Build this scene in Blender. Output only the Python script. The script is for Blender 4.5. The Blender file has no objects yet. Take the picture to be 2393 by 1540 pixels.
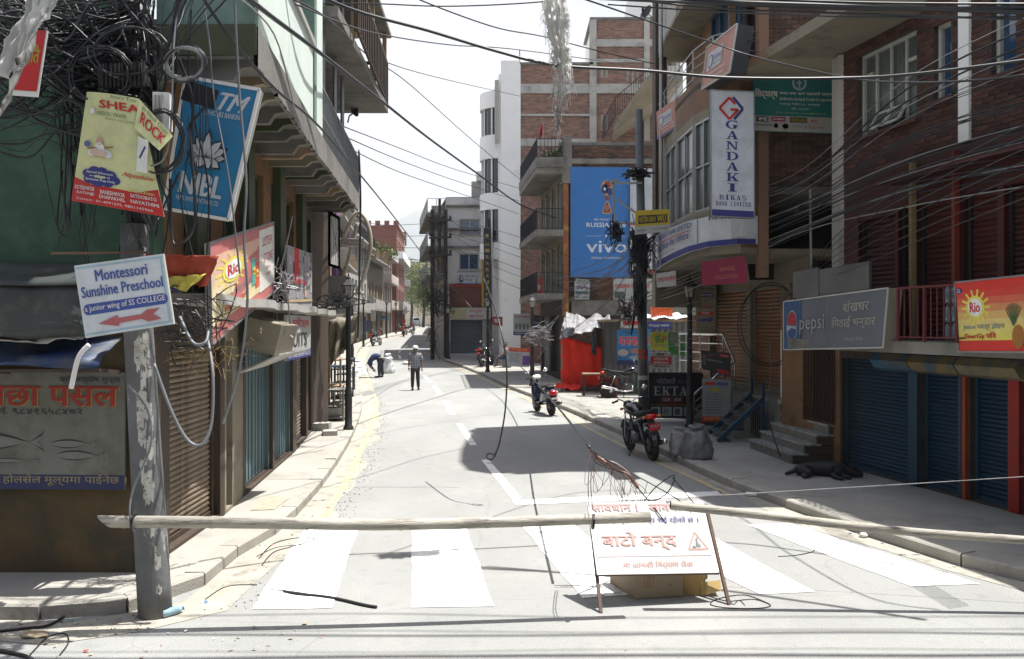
import bpy, bmesh, math, random
from mathutils import Vector, Matrix, noise
from math import sin, cos, pi, atan2, sqrt, exp, radians
V = Vector
random.seed(7)
sc = bpy.context.scene
col = bpy.context.collection
# ---------------------------------------------------------------- camera, sky, sun, exposure
F, CX, HY, CZ = 2000.0, 1196.0, 760.0, 2.5      # focal length and horizon measured on the photograph (2392 px wide)
cam = bpy.data.objects.new('camera', bpy.data.cameras.new('camera')); col.objects.link(cam)
cam.location = (0, 0, CZ); cam.rotation_euler = (pi/2, 0, 0)
cam.data.sensor_width = 36; cam.data.lens = 36*F/2392; cam.data.shift_y = -10/2392
cam.data.clip_start = .05; cam.data.clip_end = 9000
sc.camera = cam
SUN = V((.28, .10, 1)).normalized()
sl = bpy.data.lights.new('sun', 'SUN'); so = bpy.data.objects.new('sun', sl); col.objects.link(so)
sl.energy = 5.0; sl.angle = radians(.5); sl.color = (1, .975, .93)
so.rotation_euler = SUN.to_track_quat('Z', 'Y').to_euler()
w = bpy.data.worlds.new('World'); sc.world = w; w.use_nodes = True
nt = w.node_tree; bg = nt.nodes['Background']; bg.inputs['Strength'].default_value = .1
sky = nt.nodes.new('ShaderNodeTexSky'); sky.sky_type = 'NISHITA'; sky.sun_disc = False
sky.sun_elevation = math.asin(SUN.z); sky.sun_rotation = atan2(SUN.x, SUN.y); sky.dust_density = 3
tc = nt.nodes.new('ShaderNodeTexCoord'); mp = nt.nodes.new('ShaderNodeMapping'); mp.inputs['Scale'].default_value = (1, 1, 2.6)
nz = nt.nodes.new('ShaderNodeTexNoise'); nz.inputs['Scale'].default_value = 2.3; nz.inputs['Detail'].default_value = 6; nz.inputs['Roughness'].default_value = .55
cr = nt.nodes.new('ShaderNodeValToRGB')
cr.color_ramp.elements[0].position = .40; cr.color_ramp.elements[0].color = (3.0, 3.4, 3.95, 1)
cr.color_ramp.elements[1].position = .62; cr.color_ramp.elements[1].color = (4.75, 4.85, 4.9, 1)
mx = nt.nodes.new('ShaderNodeMixRGB'); mx.inputs[0].default_value = .88
nt.links.new(tc.outputs['Generated'], mp.inputs[0]); nt.links.new(mp.outputs[0], nz.inputs['Vector'])
nt.links.new(nz.outputs[0], cr.inputs[0]); nt.links.new(sky.outputs[0], mx.inputs[1]); nt.links.new(cr.outputs[0], mx.inputs[2])
nt.links.new(mx.outputs[0], bg.inputs['Color'])
sx = nt.nodes.new('ShaderNodeSeparateXYZ'); mr_ = nt.nodes.new('ShaderNodeMapRange'); nt.links.new(tc.outputs['Generated'], sx.inputs[0]); nt.links.new(sx.outputs['Z'], mr_.inputs[0])   # hazy white low down, bluer overhead
mr_.inputs['From Min'].default_value = .35; mr_.inputs['From Max'].default_value = .85; mr_.inputs['To Min'].default_value = .96; mr_.inputs['To Max'].default_value = .12; nt.links.new(mr_.outputs[0], mx.inputs[0])
sc.view_settings.view_transform = 'Standard'; sc.view_settings.look = 'None'
sc.view_settings.gamma = 1; sc.view_settings.use_curve_mapping = False
sc.view_settings.exposure = 1.15
sc.render.engine = 'CYCLES'
sc.cycles.max_bounces = 6; sc.cycles.diffuse_bounces = 2; sc.cycles.glossy_bounces = 2; sc.cycles.transmission_bounces = 3
sc.cycles.volume_bounces = 0; sc.cycles.caustics_reflective = False; sc.cycles.caustics_refractive = False

# ---------------------------------------------------------------- helpers
def zg(y):
    if y < 30: return 0.0
    s = y-30; s = s*s/(s+6)
    return 2.4*(1-exp(-s/60))
def P(px, py, Y): return V(((px-CX)/F*Y, Y, CZ-(py-HY)/F*Y))
def G(px, py, dz=0.0):
    lo, hi = 1.0, 600.0
    for _ in range(50):
        m = (lo+hi)/2
        if CZ-(py-HY)/F*m - zg(m)-dz > 0: lo = m
        else: hi = m
    return V(((px-CX)/F*lo, lo, zg(lo)+dz))
ORG = {}
def org(p): return ORG.get(p.name, V((0, 0, 0))) if p else V((0, 0, 0))
def tag(o, label=None, cat=None, group=None, kind=None):
    if label: o['label'] = label
    if cat: o['category'] = cat
    if group: o['group'] = group
    if kind: o['kind'] = kind
    return o
def thing(name, label, cat, loc=(0, 0, 0), group=None):
    o = bpy.data.objects.new(name, None); col.objects.link(o); o.location = V(loc)
    o.empty_display_size = .1
    ORG[o.name] = V(loc); return tag(o, label, cat, group)
def link(name, me, parent=None, loc=(0, 0, 0)):
    o = bpy.data.objects.new(name, me); col.objects.link(o); o.location = V(loc)
    if parent: o.parent = parent
    ORG[o.name] = org(parent)+V(loc); return o
def copy_tree(o, parent=None):
    c = o.copy(); col.objects.link(c)
    if parent is not None: c.parent = parent
    for ch in list(o.children): copy_tree(ch, c)
    return c
class MB:
    def __init__(s): s.v = []; s.f = []; s.m = []; s.k = 0
    def add(s, vs, fs):
        b = len(s.v); s.v += [tuple(x) for x in vs]; s.f += [tuple(b+i for i in f) for f in fs]; s.m += [s.k]*len(fs); return s
    def quad(s, a, b, c, d): return s.add([a, b, c, d], [(0, 1, 2, 3)])
    def box(s, c, d, rz=0, ax=None):
        c = V(c); x, y, z = [q/2 for q in d]
        R = ax if ax else Matrix.Rotation(rz, 3, 'Z')
        vs = [c+R@V((i*x, j*y, k*z)) for i in (-1, 1) for j in (-1, 1) for k in (-1, 1)]
        return s.add(vs, [(0, 1, 3, 2), (4, 6, 7, 5), (0, 4, 5, 1), (2, 3, 7, 6), (0, 2, 6, 4), (1, 5, 7, 3)])
    def beam(s, a, b, w, h=None, up=V((0, 0, 1))):
        a = V(a); b = V(b); d = b-a; h = h or w
        if d.length < 1e-6: return s
        x = d.normalized(); y = up.cross(x)
        if y.length < 1e-4: y = V((1, 0, 0)).cross(x)
        y.normalize(); z = x.cross(y)
        return s.box((a+b)/2, (d.length, w, h), ax=Matrix((x, y, z)).transposed())
    def tube(s, pts, r, n=6, cap=True):
        pts = [V(p) for p in pts]; N = len(pts); rr = r if isinstance(r, (list, tuple)) else [r]*N
        vs = []; fs = []; pv = None
        for i, p in enumerate(pts):
            t = (pts[min(i+1, N-1)]-pts[max(i-1, 0)])
            t = t.normalized() if t.length > 1e-9 else V((0, 0, 1))
            if pv is None:
                u = t.cross(V((0, 0, 1)))
                if u.length < 1e-3: u = t.cross(V((1, 0, 0)))
            else: u = pv-t*pv.dot(t)
            u.normalize(); pv = u; q = t.cross(u)
            for k in range(n):
                a = 2*pi*k/n; vs.append(p+(u*cos(a)+q*sin(a))*rr[i])
        for i in range(N-1):
            for k in range(n):
                fs.append((i*n+k, i*n+(k+1) % n, (i+1)*n+(k+1) % n, (i+1)*n+k))
        if cap: fs.append(tuple(range(n-1, -1, -1))); fs.append(tuple((N-1)*n+k for k in range(n)))
        return s.add(vs, fs)
    def prism(s, poly, z0, z1):
        n = len(poly); vs = [(p[0], p[1], z0) for p in poly]+[(p[0], p[1], z1) for p in poly]
        return s.add(vs, [tuple(range(n-1, -1, -1)), tuple(range(n, 2*n))]+[(i, (i+1) % n, n+(i+1) % n, n+i) for i in range(n)])
    def lathe(s, prof, c=(0, 0, 0), axis='Z', n=16, a0=0, a1=2*pi):
        c = V(c); vs = []; fs = []; full = abs(a1-a0-2*pi) < 1e-6; m = n if full else n+1
        for r, h in prof:
            for k in range(m):
                a = a0+(a1-a0)*k/n
                if axis == 'Z': q = V((r*cos(a), r*sin(a), h))
                elif axis == 'Y': q = V((r*cos(a), h, r*sin(a)))
                else: q = V((h, r*cos(a), r*sin(a)))
                vs.append(c+q)
        for i in range(len(prof)-1):
            for k in range(n if full else n):
                k2 = (k+1) % m
                fs.append((i*m+k, i*m+k2, (i+1)*m+k2, (i+1)*m+k))
        return s.add(vs, fs)
    def loft(s, secs, n=12, e=1.0):
        # secs: (x, y, z, half width in y, half height in z) along x
        vs = []; fs = []
        for x, y, z, a, b in secs:
            for k in range(n):
                t = 2*pi*k/n; ct, st = cos(t), sin(t)
                vs.append((x, y+a*math.copysign(abs(ct)**e, ct), z+b*math.copysign(abs(st)**e, st)))
        N = len(secs)
        for i in range(N-1):
            for k in range(n): fs.append((i*n+k, i*n+(k+1) % n, (i+1)*n+(k+1) % n, (i+1)*n+k))
        fs.append(tuple(range(n-1, -1, -1))); fs.append(tuple((N-1)*n+k for k in range(n)))
        return s.add(vs, fs)
    def build(s, name, mat, parent=None, smooth=False, kind=None):
        o0 = org(parent); me = bpy.data.meshes.new(name)
        me.from_pydata([(a-o0.x, b-o0.y, c-o0.z) for a, b, c in s.v], [], s.f)
        mats = mat if isinstance(mat, (list, tuple)) else [mat]
        for m in mats: me.materials.append(m)
        if len(mats) > 1: me.polygons.foreach_set('material_index', s.m)
        if smooth: me.polygons.foreach_set('use_smooth', [True]*len(s.f))
        me.update()
        o = link(name, me, parent)
        if kind: o['kind'] = kind
        return o
def spline(pts, per=6):
    pts = [V(p) for p in pts]; N = len(pts); out = []
    for i in range(N-1):
        p0 = pts[max(i-1, 0)]; p1 = pts[i]; p2 = pts[i+1]; p3 = pts[min(i+2, N-1)]
        for k in range(per):
            t = k/per
            out.append(.5*((2*p1)+(p2-p0)*t+(2*p0-5*p1+4*p2-p3)*t*t+(3*p1-p0-3*p2+p3)*t**3))
    out.append(pts[-1]); return out
def sag(a, b, s, n=14):
    a = V(a); b = V(b)
    return [a.lerp(b, i/n)-V((0, 0, s*4*(i/n)*(1-i/n))) for i in range(n+1)]
def resample(pts, step):
    out = [pts[0]]; acc = 0
    for a, b in zip(pts, pts[1:]):
        L = (b-a).length; 
        while acc+L >= step:
            t = (step-acc)/L; a = a.lerp(b, t); out.append(a); L = (b-a).length; acc = 0
            if L < 1e-9: break
        acc += L
    return out

# ---------------------------------------------------------------- materials
MC = {}
def M(name, c, rough=.85, var=.18, scale=1.5, bump=.15, bs=30, c2=None, c2t=.55, metal=0, c2w=.08, spec=None, island=0, stretch=None):
    if name in MC: return MC[name]
    m = bpy.data.materials.new(name); MC[name] = m; m.use_nodes = True; t = m.node_tree; N = t.nodes; Lk = t.links.new
    b = N['Principled BSDF']; b.inputs['Roughness'].default_value = rough; b.inputs['Metallic'].default_value = metal
    if spec is not None: b.inputs['Specular IOR Level'].default_value = spec
    co = N.new('ShaderNodeTexCoord'); src = co.outputs['Object']
    if stretch:
        mp = N.new('ShaderNodeMapping'); mp.inputs['Scale'].default_value = stretch; Lk(src, mp.inputs[0]); src = mp.outputs[0]
    n1 = N.new('ShaderNodeTexNoise'); n1.inputs['Scale'].default_value = scale; n1.inputs['Detail'].default_value = 7; n1.inputs['Roughness'].default_value = .62
    Lk(src, n1.inputs['Vector'])
    r = N.new('ShaderNodeMapRange'); r.inputs['From Min'].default_value = .3; r.inputs['From Max'].default_value = .7
    r.inputs['To Min'].default_value = 1-var; r.inputs['To Max'].default_value = 1+var; Lk(n1.outputs[0], r.inputs[0])
    mul = N.new('ShaderNodeVectorMath'); mul.operation = 'SCALE'; mul.inputs[0].default_value = c[:3]; Lk(r.outputs[0], mul.inputs['Scale'])
    out = mul.outputs[0]
    if c2:
        n2 = N.new('ShaderNodeTexNoise'); n2.inputs['Scale'].default_value = scale*1.7; n2.inputs['Detail'].default_value = 9; n2.inputs['Roughness'].default_value = .7
        ad = N.new('ShaderNodeVectorMath'); ad.inputs[1].default_value = (13.1, 4.2, 7.7); Lk(src, ad.inputs[0]); Lk(ad.outputs[0], n2.inputs['Vector'])
        r2 = N.new('ShaderNodeMapRange'); r2.inputs['From Min'].default_value = c2t-c2w; r2.inputs['From Max'].default_value = c2t+c2w; Lk(n2.outputs[0], r2.inputs[0])
        m2 = N.new('ShaderNodeMixRGB'); m2.inputs[2].default_value = (*c2[:3], 1); Lk(r2.outputs[0], m2.inputs[0]); Lk(out, m2.inputs[1]); out = m2.outputs[0]
    if island:
        g = N.new('ShaderNodeNewGeometry'); oi = N.new('ShaderNodeObjectInfo'); a = N.new('ShaderNodeMath'); a.operation = 'ADD'
        Lk(g.outputs['Random Per Island'], a.inputs[0]); Lk(oi.outputs['Random'], a.inputs[1])
        fr = N.new('ShaderNodeMath'); fr.operation = 'FRACT'; Lk(a.outputs[0], fr.inputs[0])
        r3 = N.new('ShaderNodeMapRange'); r3.inputs['To Min'].default_value = 1-island; r3.inputs['To Max'].default_value = 1+island*.7; Lk(fr.outputs[0], r3.inputs[0])
        m3 = N.new('ShaderNodeVectorMath'); m3.operation = 'SCALE'; Lk(out, m3.inputs[0]); Lk(r3.outputs[0], m3.inputs['Scale']); out = m3.outputs[0]
    Lk(out, b.inputs['Base Color'])
    if bump:
        n3 = N.new('ShaderNodeTexNoise'); n3.inputs['Scale'].default_value = bs; n3.inputs['Detail'].default_value = 4; Lk(src, n3.inputs['Vector'])
        bp = N.new('ShaderNodeBump'); bp.inputs['Strength'].default_value = bump; bp.inputs['Distance'].default_value = .02
        Lk(n3.outputs[0], bp.inputs['Height']); Lk(bp.outputs[0], b.inputs['Normal'])
    return m
def flat(c, rough=.6): return M('print_%02x%02x%02x' % tuple(int(min(1, q)*255) for q in c), c, rough, .10, 2.2, 0, c2=tuple(q*.74+.02 for q in c), c2t=.6, c2w=.12)
ASPH = M('asphalt', (.285, .289, .277), .9, .06, .35, .5, 90, c2=(.35, .345, .32), c2t=.66, c2w=.14)
_t = ASPH.node_tree; _b = _t.nodes['Principled BSDF']; _s = _b.inputs['Base Color'].links[0].from_socket; _co = _t.nodes.new('ShaderNodeTexCoord')
for _sc, _a, _lo, _hi, _dk in ((70, 1, .25, .75, .74), (.9, .35, .35, .7, .93), (5, 1, .30, .42, .96)):
    _mp = _t.nodes.new('ShaderNodeMapping'); _mp.inputs['Scale'].default_value = (1, _a, 1); _n = _t.nodes.new('ShaderNodeTexNoise'); _n.inputs['Scale'].default_value = _sc; _n.inputs['Detail'].default_value = 5
    _r = _t.nodes.new('ShaderNodeMapRange'); _r.inputs['From Min'].default_value = _lo; _r.inputs['From Max'].default_value = _hi; _r.inputs['To Min'].default_value = _dk; _r.inputs['To Max'].default_value = 1.06
    _m = _t.nodes.new('ShaderNodeVectorMath'); _m.operation = 'SCALE'; _t.links.new(_co.outputs['Object'], _mp.inputs[0]); _t.links.new(_mp.outputs[0], _n.inputs['Vector']); _t.links.new(_n.outputs[0], _r.inputs[0]); _t.links.new(_s, _m.inputs[0]); _t.links.new(_r.outputs[0], _m.inputs['Scale']); _s = _m.outputs[0]
_v = _t.nodes.new('ShaderNodeTexVoronoi'); _v.feature = 'DISTANCE_TO_EDGE'; _v.inputs['Scale'].default_value = .33; _nn = _t.nodes.new('ShaderNodeTexNoise'); _nn.inputs['Scale'].default_value = 1.2; _nn.inputs['Detail'].default_value = 6
_mm = _t.nodes.new('ShaderNodeMixRGB'); _mm.inputs[0].default_value = .35; _t.links.new(_co.outputs['Object'], _nn.inputs['Vector']); _t.links.new(_co.outputs['Object'], _mm.inputs[1]); _t.links.new(_nn.outputs['Color'], _mm.inputs[2]); _t.links.new(_mm.outputs[0], _v.inputs['Vector'])
_r = _t.nodes.new('ShaderNodeMapRange'); _r.inputs['From Max'].default_value = .0035; _r.inputs['To Min'].default_value = .87; _m = _t.nodes.new('ShaderNodeVectorMath'); _m.operation = 'SCALE'; _t.links.new(_v.outputs['Distance'], _r.inputs[0]); _t.links.new(_s, _m.inputs[0]); _t.links.new(_r.outputs[0], _m.inputs['Scale'])
_t.links.new(_m.outputs[0], _b.inputs['Base Color'])
PAVE = M('pavement_concrete', (.33, .315, .28), .9, .16, .8, .4, 60, c2=(.23, .22, .20), c2t=.62)
KERB = M('kerb_concrete', (.34, .325, .285), .9, .14, 2.0, .4, 60, c2=(.19, .18, .16), c2t=.63, island=.08)
DUST = M('dust', (.36, .34, .29), .95, .15, 2, .6, 80, c2=(.22, .2, .17), c2t=.6)
WHITE = M('road_white', (.80, .80, .78), .8, .06, 2.2, .3, 80, c2=(.30, .30, .28), c2t=.60, c2w=.05)
YELL = M('road_yellow', (.52, .43, .22), .8, .12, 2.5, .2, 80, c2=(.34, .32, .27), c2t=.52)
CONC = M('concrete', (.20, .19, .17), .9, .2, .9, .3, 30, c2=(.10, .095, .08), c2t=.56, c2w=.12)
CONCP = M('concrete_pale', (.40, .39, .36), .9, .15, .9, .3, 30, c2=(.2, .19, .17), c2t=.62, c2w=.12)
GREY = M('grey_render', (.42, .40, .37), .9, .1, .5, .15, 20, c2=(.24, .23, .21), c2t=.66, c2w=.12)
WHW = M('white_render', (.82, .81, .79), .85, .06, .4, .1, 20, c2=(.45, .44, .42), c2t=.72, c2w=.14)
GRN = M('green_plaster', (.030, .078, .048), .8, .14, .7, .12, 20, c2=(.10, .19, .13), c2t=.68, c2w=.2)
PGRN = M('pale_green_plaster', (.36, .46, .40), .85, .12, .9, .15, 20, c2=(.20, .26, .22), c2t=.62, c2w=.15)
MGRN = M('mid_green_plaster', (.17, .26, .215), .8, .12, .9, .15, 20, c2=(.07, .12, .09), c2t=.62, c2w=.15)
OLIV = M('olive_paint', (.055, .07, .03), .6, .2, 2, .1)
OCHR = M('ochre_wall', (.115, .075, .03), .85, .3, 1.2, .2, 20, c2=(.05, .045, .03), c2t=.5, c2w=.15)
ORNG = M('orange_plaster', (.20, .105, .045), .8, .25, 1.2, .1, c2=(.08, .05, .03), c2t=.6)
SALM = M('salmon_plaster', (.20, .115, .075), .85, .12, 1, .1, c2=(.12, .085, .06), c2t=.62)
BEIGE = M('beige_plaster', (.22, .195, .145), .85, .14, 1, .1, c2=(.10, .09, .07), c2t=.62)
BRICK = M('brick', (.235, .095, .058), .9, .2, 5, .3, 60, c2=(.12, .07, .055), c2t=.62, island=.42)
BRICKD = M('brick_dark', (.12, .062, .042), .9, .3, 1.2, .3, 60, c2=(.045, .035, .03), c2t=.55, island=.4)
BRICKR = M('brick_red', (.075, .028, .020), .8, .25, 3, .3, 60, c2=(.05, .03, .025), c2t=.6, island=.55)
MORT = M('mortar', (.24, .22, .19), .95, .2, 3, .2)
MORTD = M('mortar_dark', (.055, .045, .038), .95, .3, 3, .2)
WOOD = M('dark_wood', (.055, .037, .024), .75, .3, 3, .2, stretch=(1, 1, .2))
WOODP = M('pale_wood', (.30, .22, .14), .8, .25, 3, .2)
RUST = M('rusty_shutter', (.24, .19, .135), .6, .28, 2.5, .15, c2=(.12, .085, .055), c2t=.56, island=.16, metal=.2, stretch=(1, 1, .4))
BROWN = M('brown_shutter', (.24, .105, .045), .55, .2, 1.5, .1, c2=(.06, .03, .02), c2t=.6, island=.16, stretch=(1, 1, .4))
BLUES = M('blue_shutter', (.006, .036, .085), .5, .25, 1.0, .1, c2=(.035, .038, .036), c2t=.55, island=.2, stretch=(1, 1, .6))
BLUEF = M('blue_frame', (.012, .05, .09), .5, .2, 2, .1)
REDS = M('red_shutter', (.06, .009, .008), .5, .2, 1.5, .1, c2=(.04, .02, .015), c2t=.55, island=.2)
REDP = M('red_paint', (.26, .014, .01), .5, .15, 2, .1)
GSH = M('grey_shutter', (.10, .125, .14), .55, .15, 1.5, .1)
TEAL = M('blue_grey_door', (.10, .16, .18), .6, .2, 1.5, .1, c2=(.2, .24, .24), c2t=.64, stretch=(1, 1, .3))
IRON = M('black_iron', (.018, .018, .02), .55, .2, 5, .1)
GREYM = M('galvanised_metal', (.30, .31, .32), .45, .15, 3, .05, metal=.7)
STEEL = M('steel', (.55, .55, .55), .25, .05, 3, 0, metal=1)
CABLE = M('black_cable', (.014, .015, .018), .42, .2, 6, 0)
CABLEG = M('grey_cable', (.22, .22, .22), .5, .3, 6, 0)
GLASS = M('window_glass', (.018, .03, .038), .06, .3, 1, 0, spec=.8)
GLASSB = M('blue_glass', (.02, .055, .12), .05, .3, 1, 0, spec=1)
CURT = M('curtained_glass', (.09, .11, .105), .18, .35, 5, 0, stretch=(4, 4, .6))
FWHT = M('white_frame', (.42, .42, .38), .6, .1, 3, 0)
DARK = M('dark_interior', (.012, .011, .010), .9, .3, 1, 0)  # near-black colour standing in for the shade inside openings and recesses
SHEET = M('dark_grey_sheet', (.040, .047, .045), .55, .35, 1.2, .2, 12, c2=(.12, .11, .085), c2t=.62)
PLAST = M('dusty_plastic', (.80, .79, .77), .5, .15, 3, .5, 12, c2=(.40, .39, .36), c2t=.62)
for mt_, k_ in ((PLAST, .55),):
    t_ = mt_.node_tree; tb = t_.nodes.new('ShaderNodeBsdfTranslucent'); tb.inputs[0].default_value = (.7, .69, .66, 1); mxs = t_.nodes.new('ShaderNodeMixShader'); mxs.inputs[0].default_value = k_
    t_.links.new(t_.nodes['Principled BSDF'].outputs[0], mxs.inputs[1]); t_.links.new(tb.outputs[0], mxs.inputs[2]); t_.links.new(mxs.outputs[0], t_.nodes['Material Output'].inputs['Surface'])
POLEC = M('pole_concrete', (.135, .14, .14), .8, .4, 2.2, .3, 40, c2=(.40, .39, .36), c2t=.62, c2w=.03, stretch=(1, 1, .6))
BAMB = M('bamboo', (.37, .345, .29), .65, .28, 5, .35, 50, c2=(.15, .13, .11), c2t=.57, stretch=(.25, 3, 3))
MARB = M('marble', (.36, .37, .35), .35, .4, 5, 0, c2=(.08, .09, .08), c2t=.56)
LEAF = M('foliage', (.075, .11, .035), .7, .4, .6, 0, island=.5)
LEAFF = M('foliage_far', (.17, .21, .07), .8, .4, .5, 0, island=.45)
STRAW = M('straw', (.34, .24, .10), .9, .3, 6, 0)
CLOTHR = M('red_cloth', (.75, .026, .010), .75, .12, 2, .15)
RUB = M('rubber', (.018, .018, .018), .8, .2, 5, 0)
GLOSS = M('black_gloss_paint', (.010, .010, .012), .12, .1, 5, 0, spec=.8)
ENG = M('engine_metal', (.13, .13, .135), .4, .2, 8, 0, metal=.8)
CHRM = M('chrome', (.8, .8, .8), .08, .02, 3, 0, metal=1)
TAILR = M('tail_lamp_red', (.55, .01, .012), .15, .1, 3, 0)
SKIN = M('skin', (.20, .11, .07), .6, .08, 4, 0)
WHP = flat((.72, .72, .70)); BLK = flat((.02, .02, .02)); NAVY = flat((.03, .035, .19)); CRED = flat((.50, .02, .02))

# ---------------------------------------------------------------- lettering (built-in font, Devanagari vowel i put in writing order)
TXT = {}
def deva(s):
    out = []
    for ch in s:
        if ch == '\u093f' and out:
            j = len(out)-1
            while j >= 2 and out[j-1] == '\u094d': j -= 2
            out.insert(j, ch)
        else: out.append(ch)
    return ''.join(out)
def text_geo(s, bold=0.0):
    k = (s, bold)
    if k in TXT: return TXT[k]
    cu = bpy.data.curves.new('t', 'FONT'); cu.body = deva(s); cu.resolution_u = 2; cu.size = 1
    ob = bpy.data.objects.new('t', cu); me = bpy.data.meshes.new_from_object(ob)
    vs = [(v.co.x, v.co.y) for v in me.vertices]; fs = [tuple(p.vertices) for p in me.polygons]
    bpy.data.objects.remove(ob); bpy.data.curves.remove(cu); bpy.data.meshes.remove(me)
    if not vs: vs = [(0, 0), (1, 0), (1, 1)]; fs = [(0, 1, 2)]
    x0 = min(v[0] for v in vs); x1 = max(v[0] for v in vs); y0 = min(v[1] for v in vs); y1 = max(v[1] for v in vs)
    TXT[k] = ([((x-x0)/(x1-x0+1e-9), (y-y0)/(y1-y0+1e-9)) for x, y in vs], fs, x1-x0+1e-9, y1-y0+1e-9); return TXT[k]
# serif capitals as polygons on a 0..1 box
def bar(x0, y0, x1, y1): return [(x0, y0), (x1, y0), (x1, y1), (x0, y1)]
def arc(cx, cy, rx, ry, tx, ty, a0, a1, n=12):
    o = []
    for i in range(n):
        a = radians(a0+(a1-a0)*i/n); b = radians(a0+(a1-a0)*(i+1)/n)
        o.append([(cx+rx*cos(a), cy+ry*sin(a)), (cx+rx*cos(b), cy+ry*sin(b)), (cx+(rx-tx)*cos(b), cy+(ry-ty)*sin(b)), (cx+(rx-tx)*cos(a), cy+(ry-ty)*sin(a))])
    return o
SER = {
 'I': [bar(.33, 0, .67, 1), bar(.15, 0, .85, .07), bar(.15, .93, .85, 1)],
 'N': [bar(.14, 0, .24, 1), bar(.76, 0, .86, 1), [(.10, 1), (.34, 1), (.86, 0), (.72, 0)], bar(0, 0, .38, .07), bar(.62, .93, 1, 1), bar(0, .93, .3, 1)],
 'A': [[(.46, 1), (.54, 1), (.24, 0), (.12, 0)], [(.42, 1), (.60, 1), (.92, 0), (.66, 0)], bar(.26, .27, .74, .35), bar(0, 0, .36, .07), bar(.56, 0, 1, .07)],
 'K': [bar(.14, 0, .36, 1), bar(.02, 0, .48, .07), bar(.02, .93, .48, 1), [(.36, .42), (.80, .95), (.92, .95), (.44, .36)], [(.42, .5), (.60, .62), (.98, 0), (.70, 0)], bar(.60, .93, 1, 1), bar(.6, 0, 1.03, .07)],
 'T': [bar(.38, 0, .62, 1), bar(.22, 0, .78, .07), bar(.02, .92, .98, 1), bar(.02, .74, .08, 1), bar(.92, .74, .98, 1)],
 'E': [bar(.16, 0, .38, 1), bar(.04, 0, .94, .08), bar(.04, .92, .9, 1), bar(.38, .46, .68, .54), bar(.64, .38, .7, .62), bar(.84, .74, .9, 1), bar(.88, 0, .95, .26)],
 'D': [bar(.14, 0, .36, 1), bar(.02, 0, .5, .07), bar(.02, .93, .5, 1)]+arc(.45, .5, .53, .5, .22, .09, -90, 90),
 'G': arc(.52, .5, .52, .51, .22, .09, 45, 315)+[bar(.60, .05, .86, .42), bar(.5, .40, 1, .47), bar(.84, .68, .9, 1)],
 'B': [bar(.12, 0, .34, 1), bar(0, 0, .5, .07), bar(0, .93, .5, 1), bar(.3, .48, .55, .54)]+arc(.5, .75, .40, .25, .2, .07, -90, 90)+arc(.52, .26, .46, .27, .22, .07, -90, 90),
 'S': arc(.5, .73, .42, .28, .16, .08, 20, 270)+arc(.5, .28, .46, .29, .18, .08, -160, 90),
 'L': [bar(.16, 0, .38, 1), bar(.02, 0, .92, .08), bar(.02, .93, .52, 1), bar(.86, 0, .93, .28)],
 'M': [bar(.08, 0, .16, 1), bar(.72, 0, .92, 1), [(.06, 1), (.24, 1), (.54, .1), (.44, .1)], [(.74, 1), (.82, 1), (.5, .1), (.44, .1)], bar(0, 0, .28, .07), bar(.62, 0, 1, .07)],
}
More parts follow.
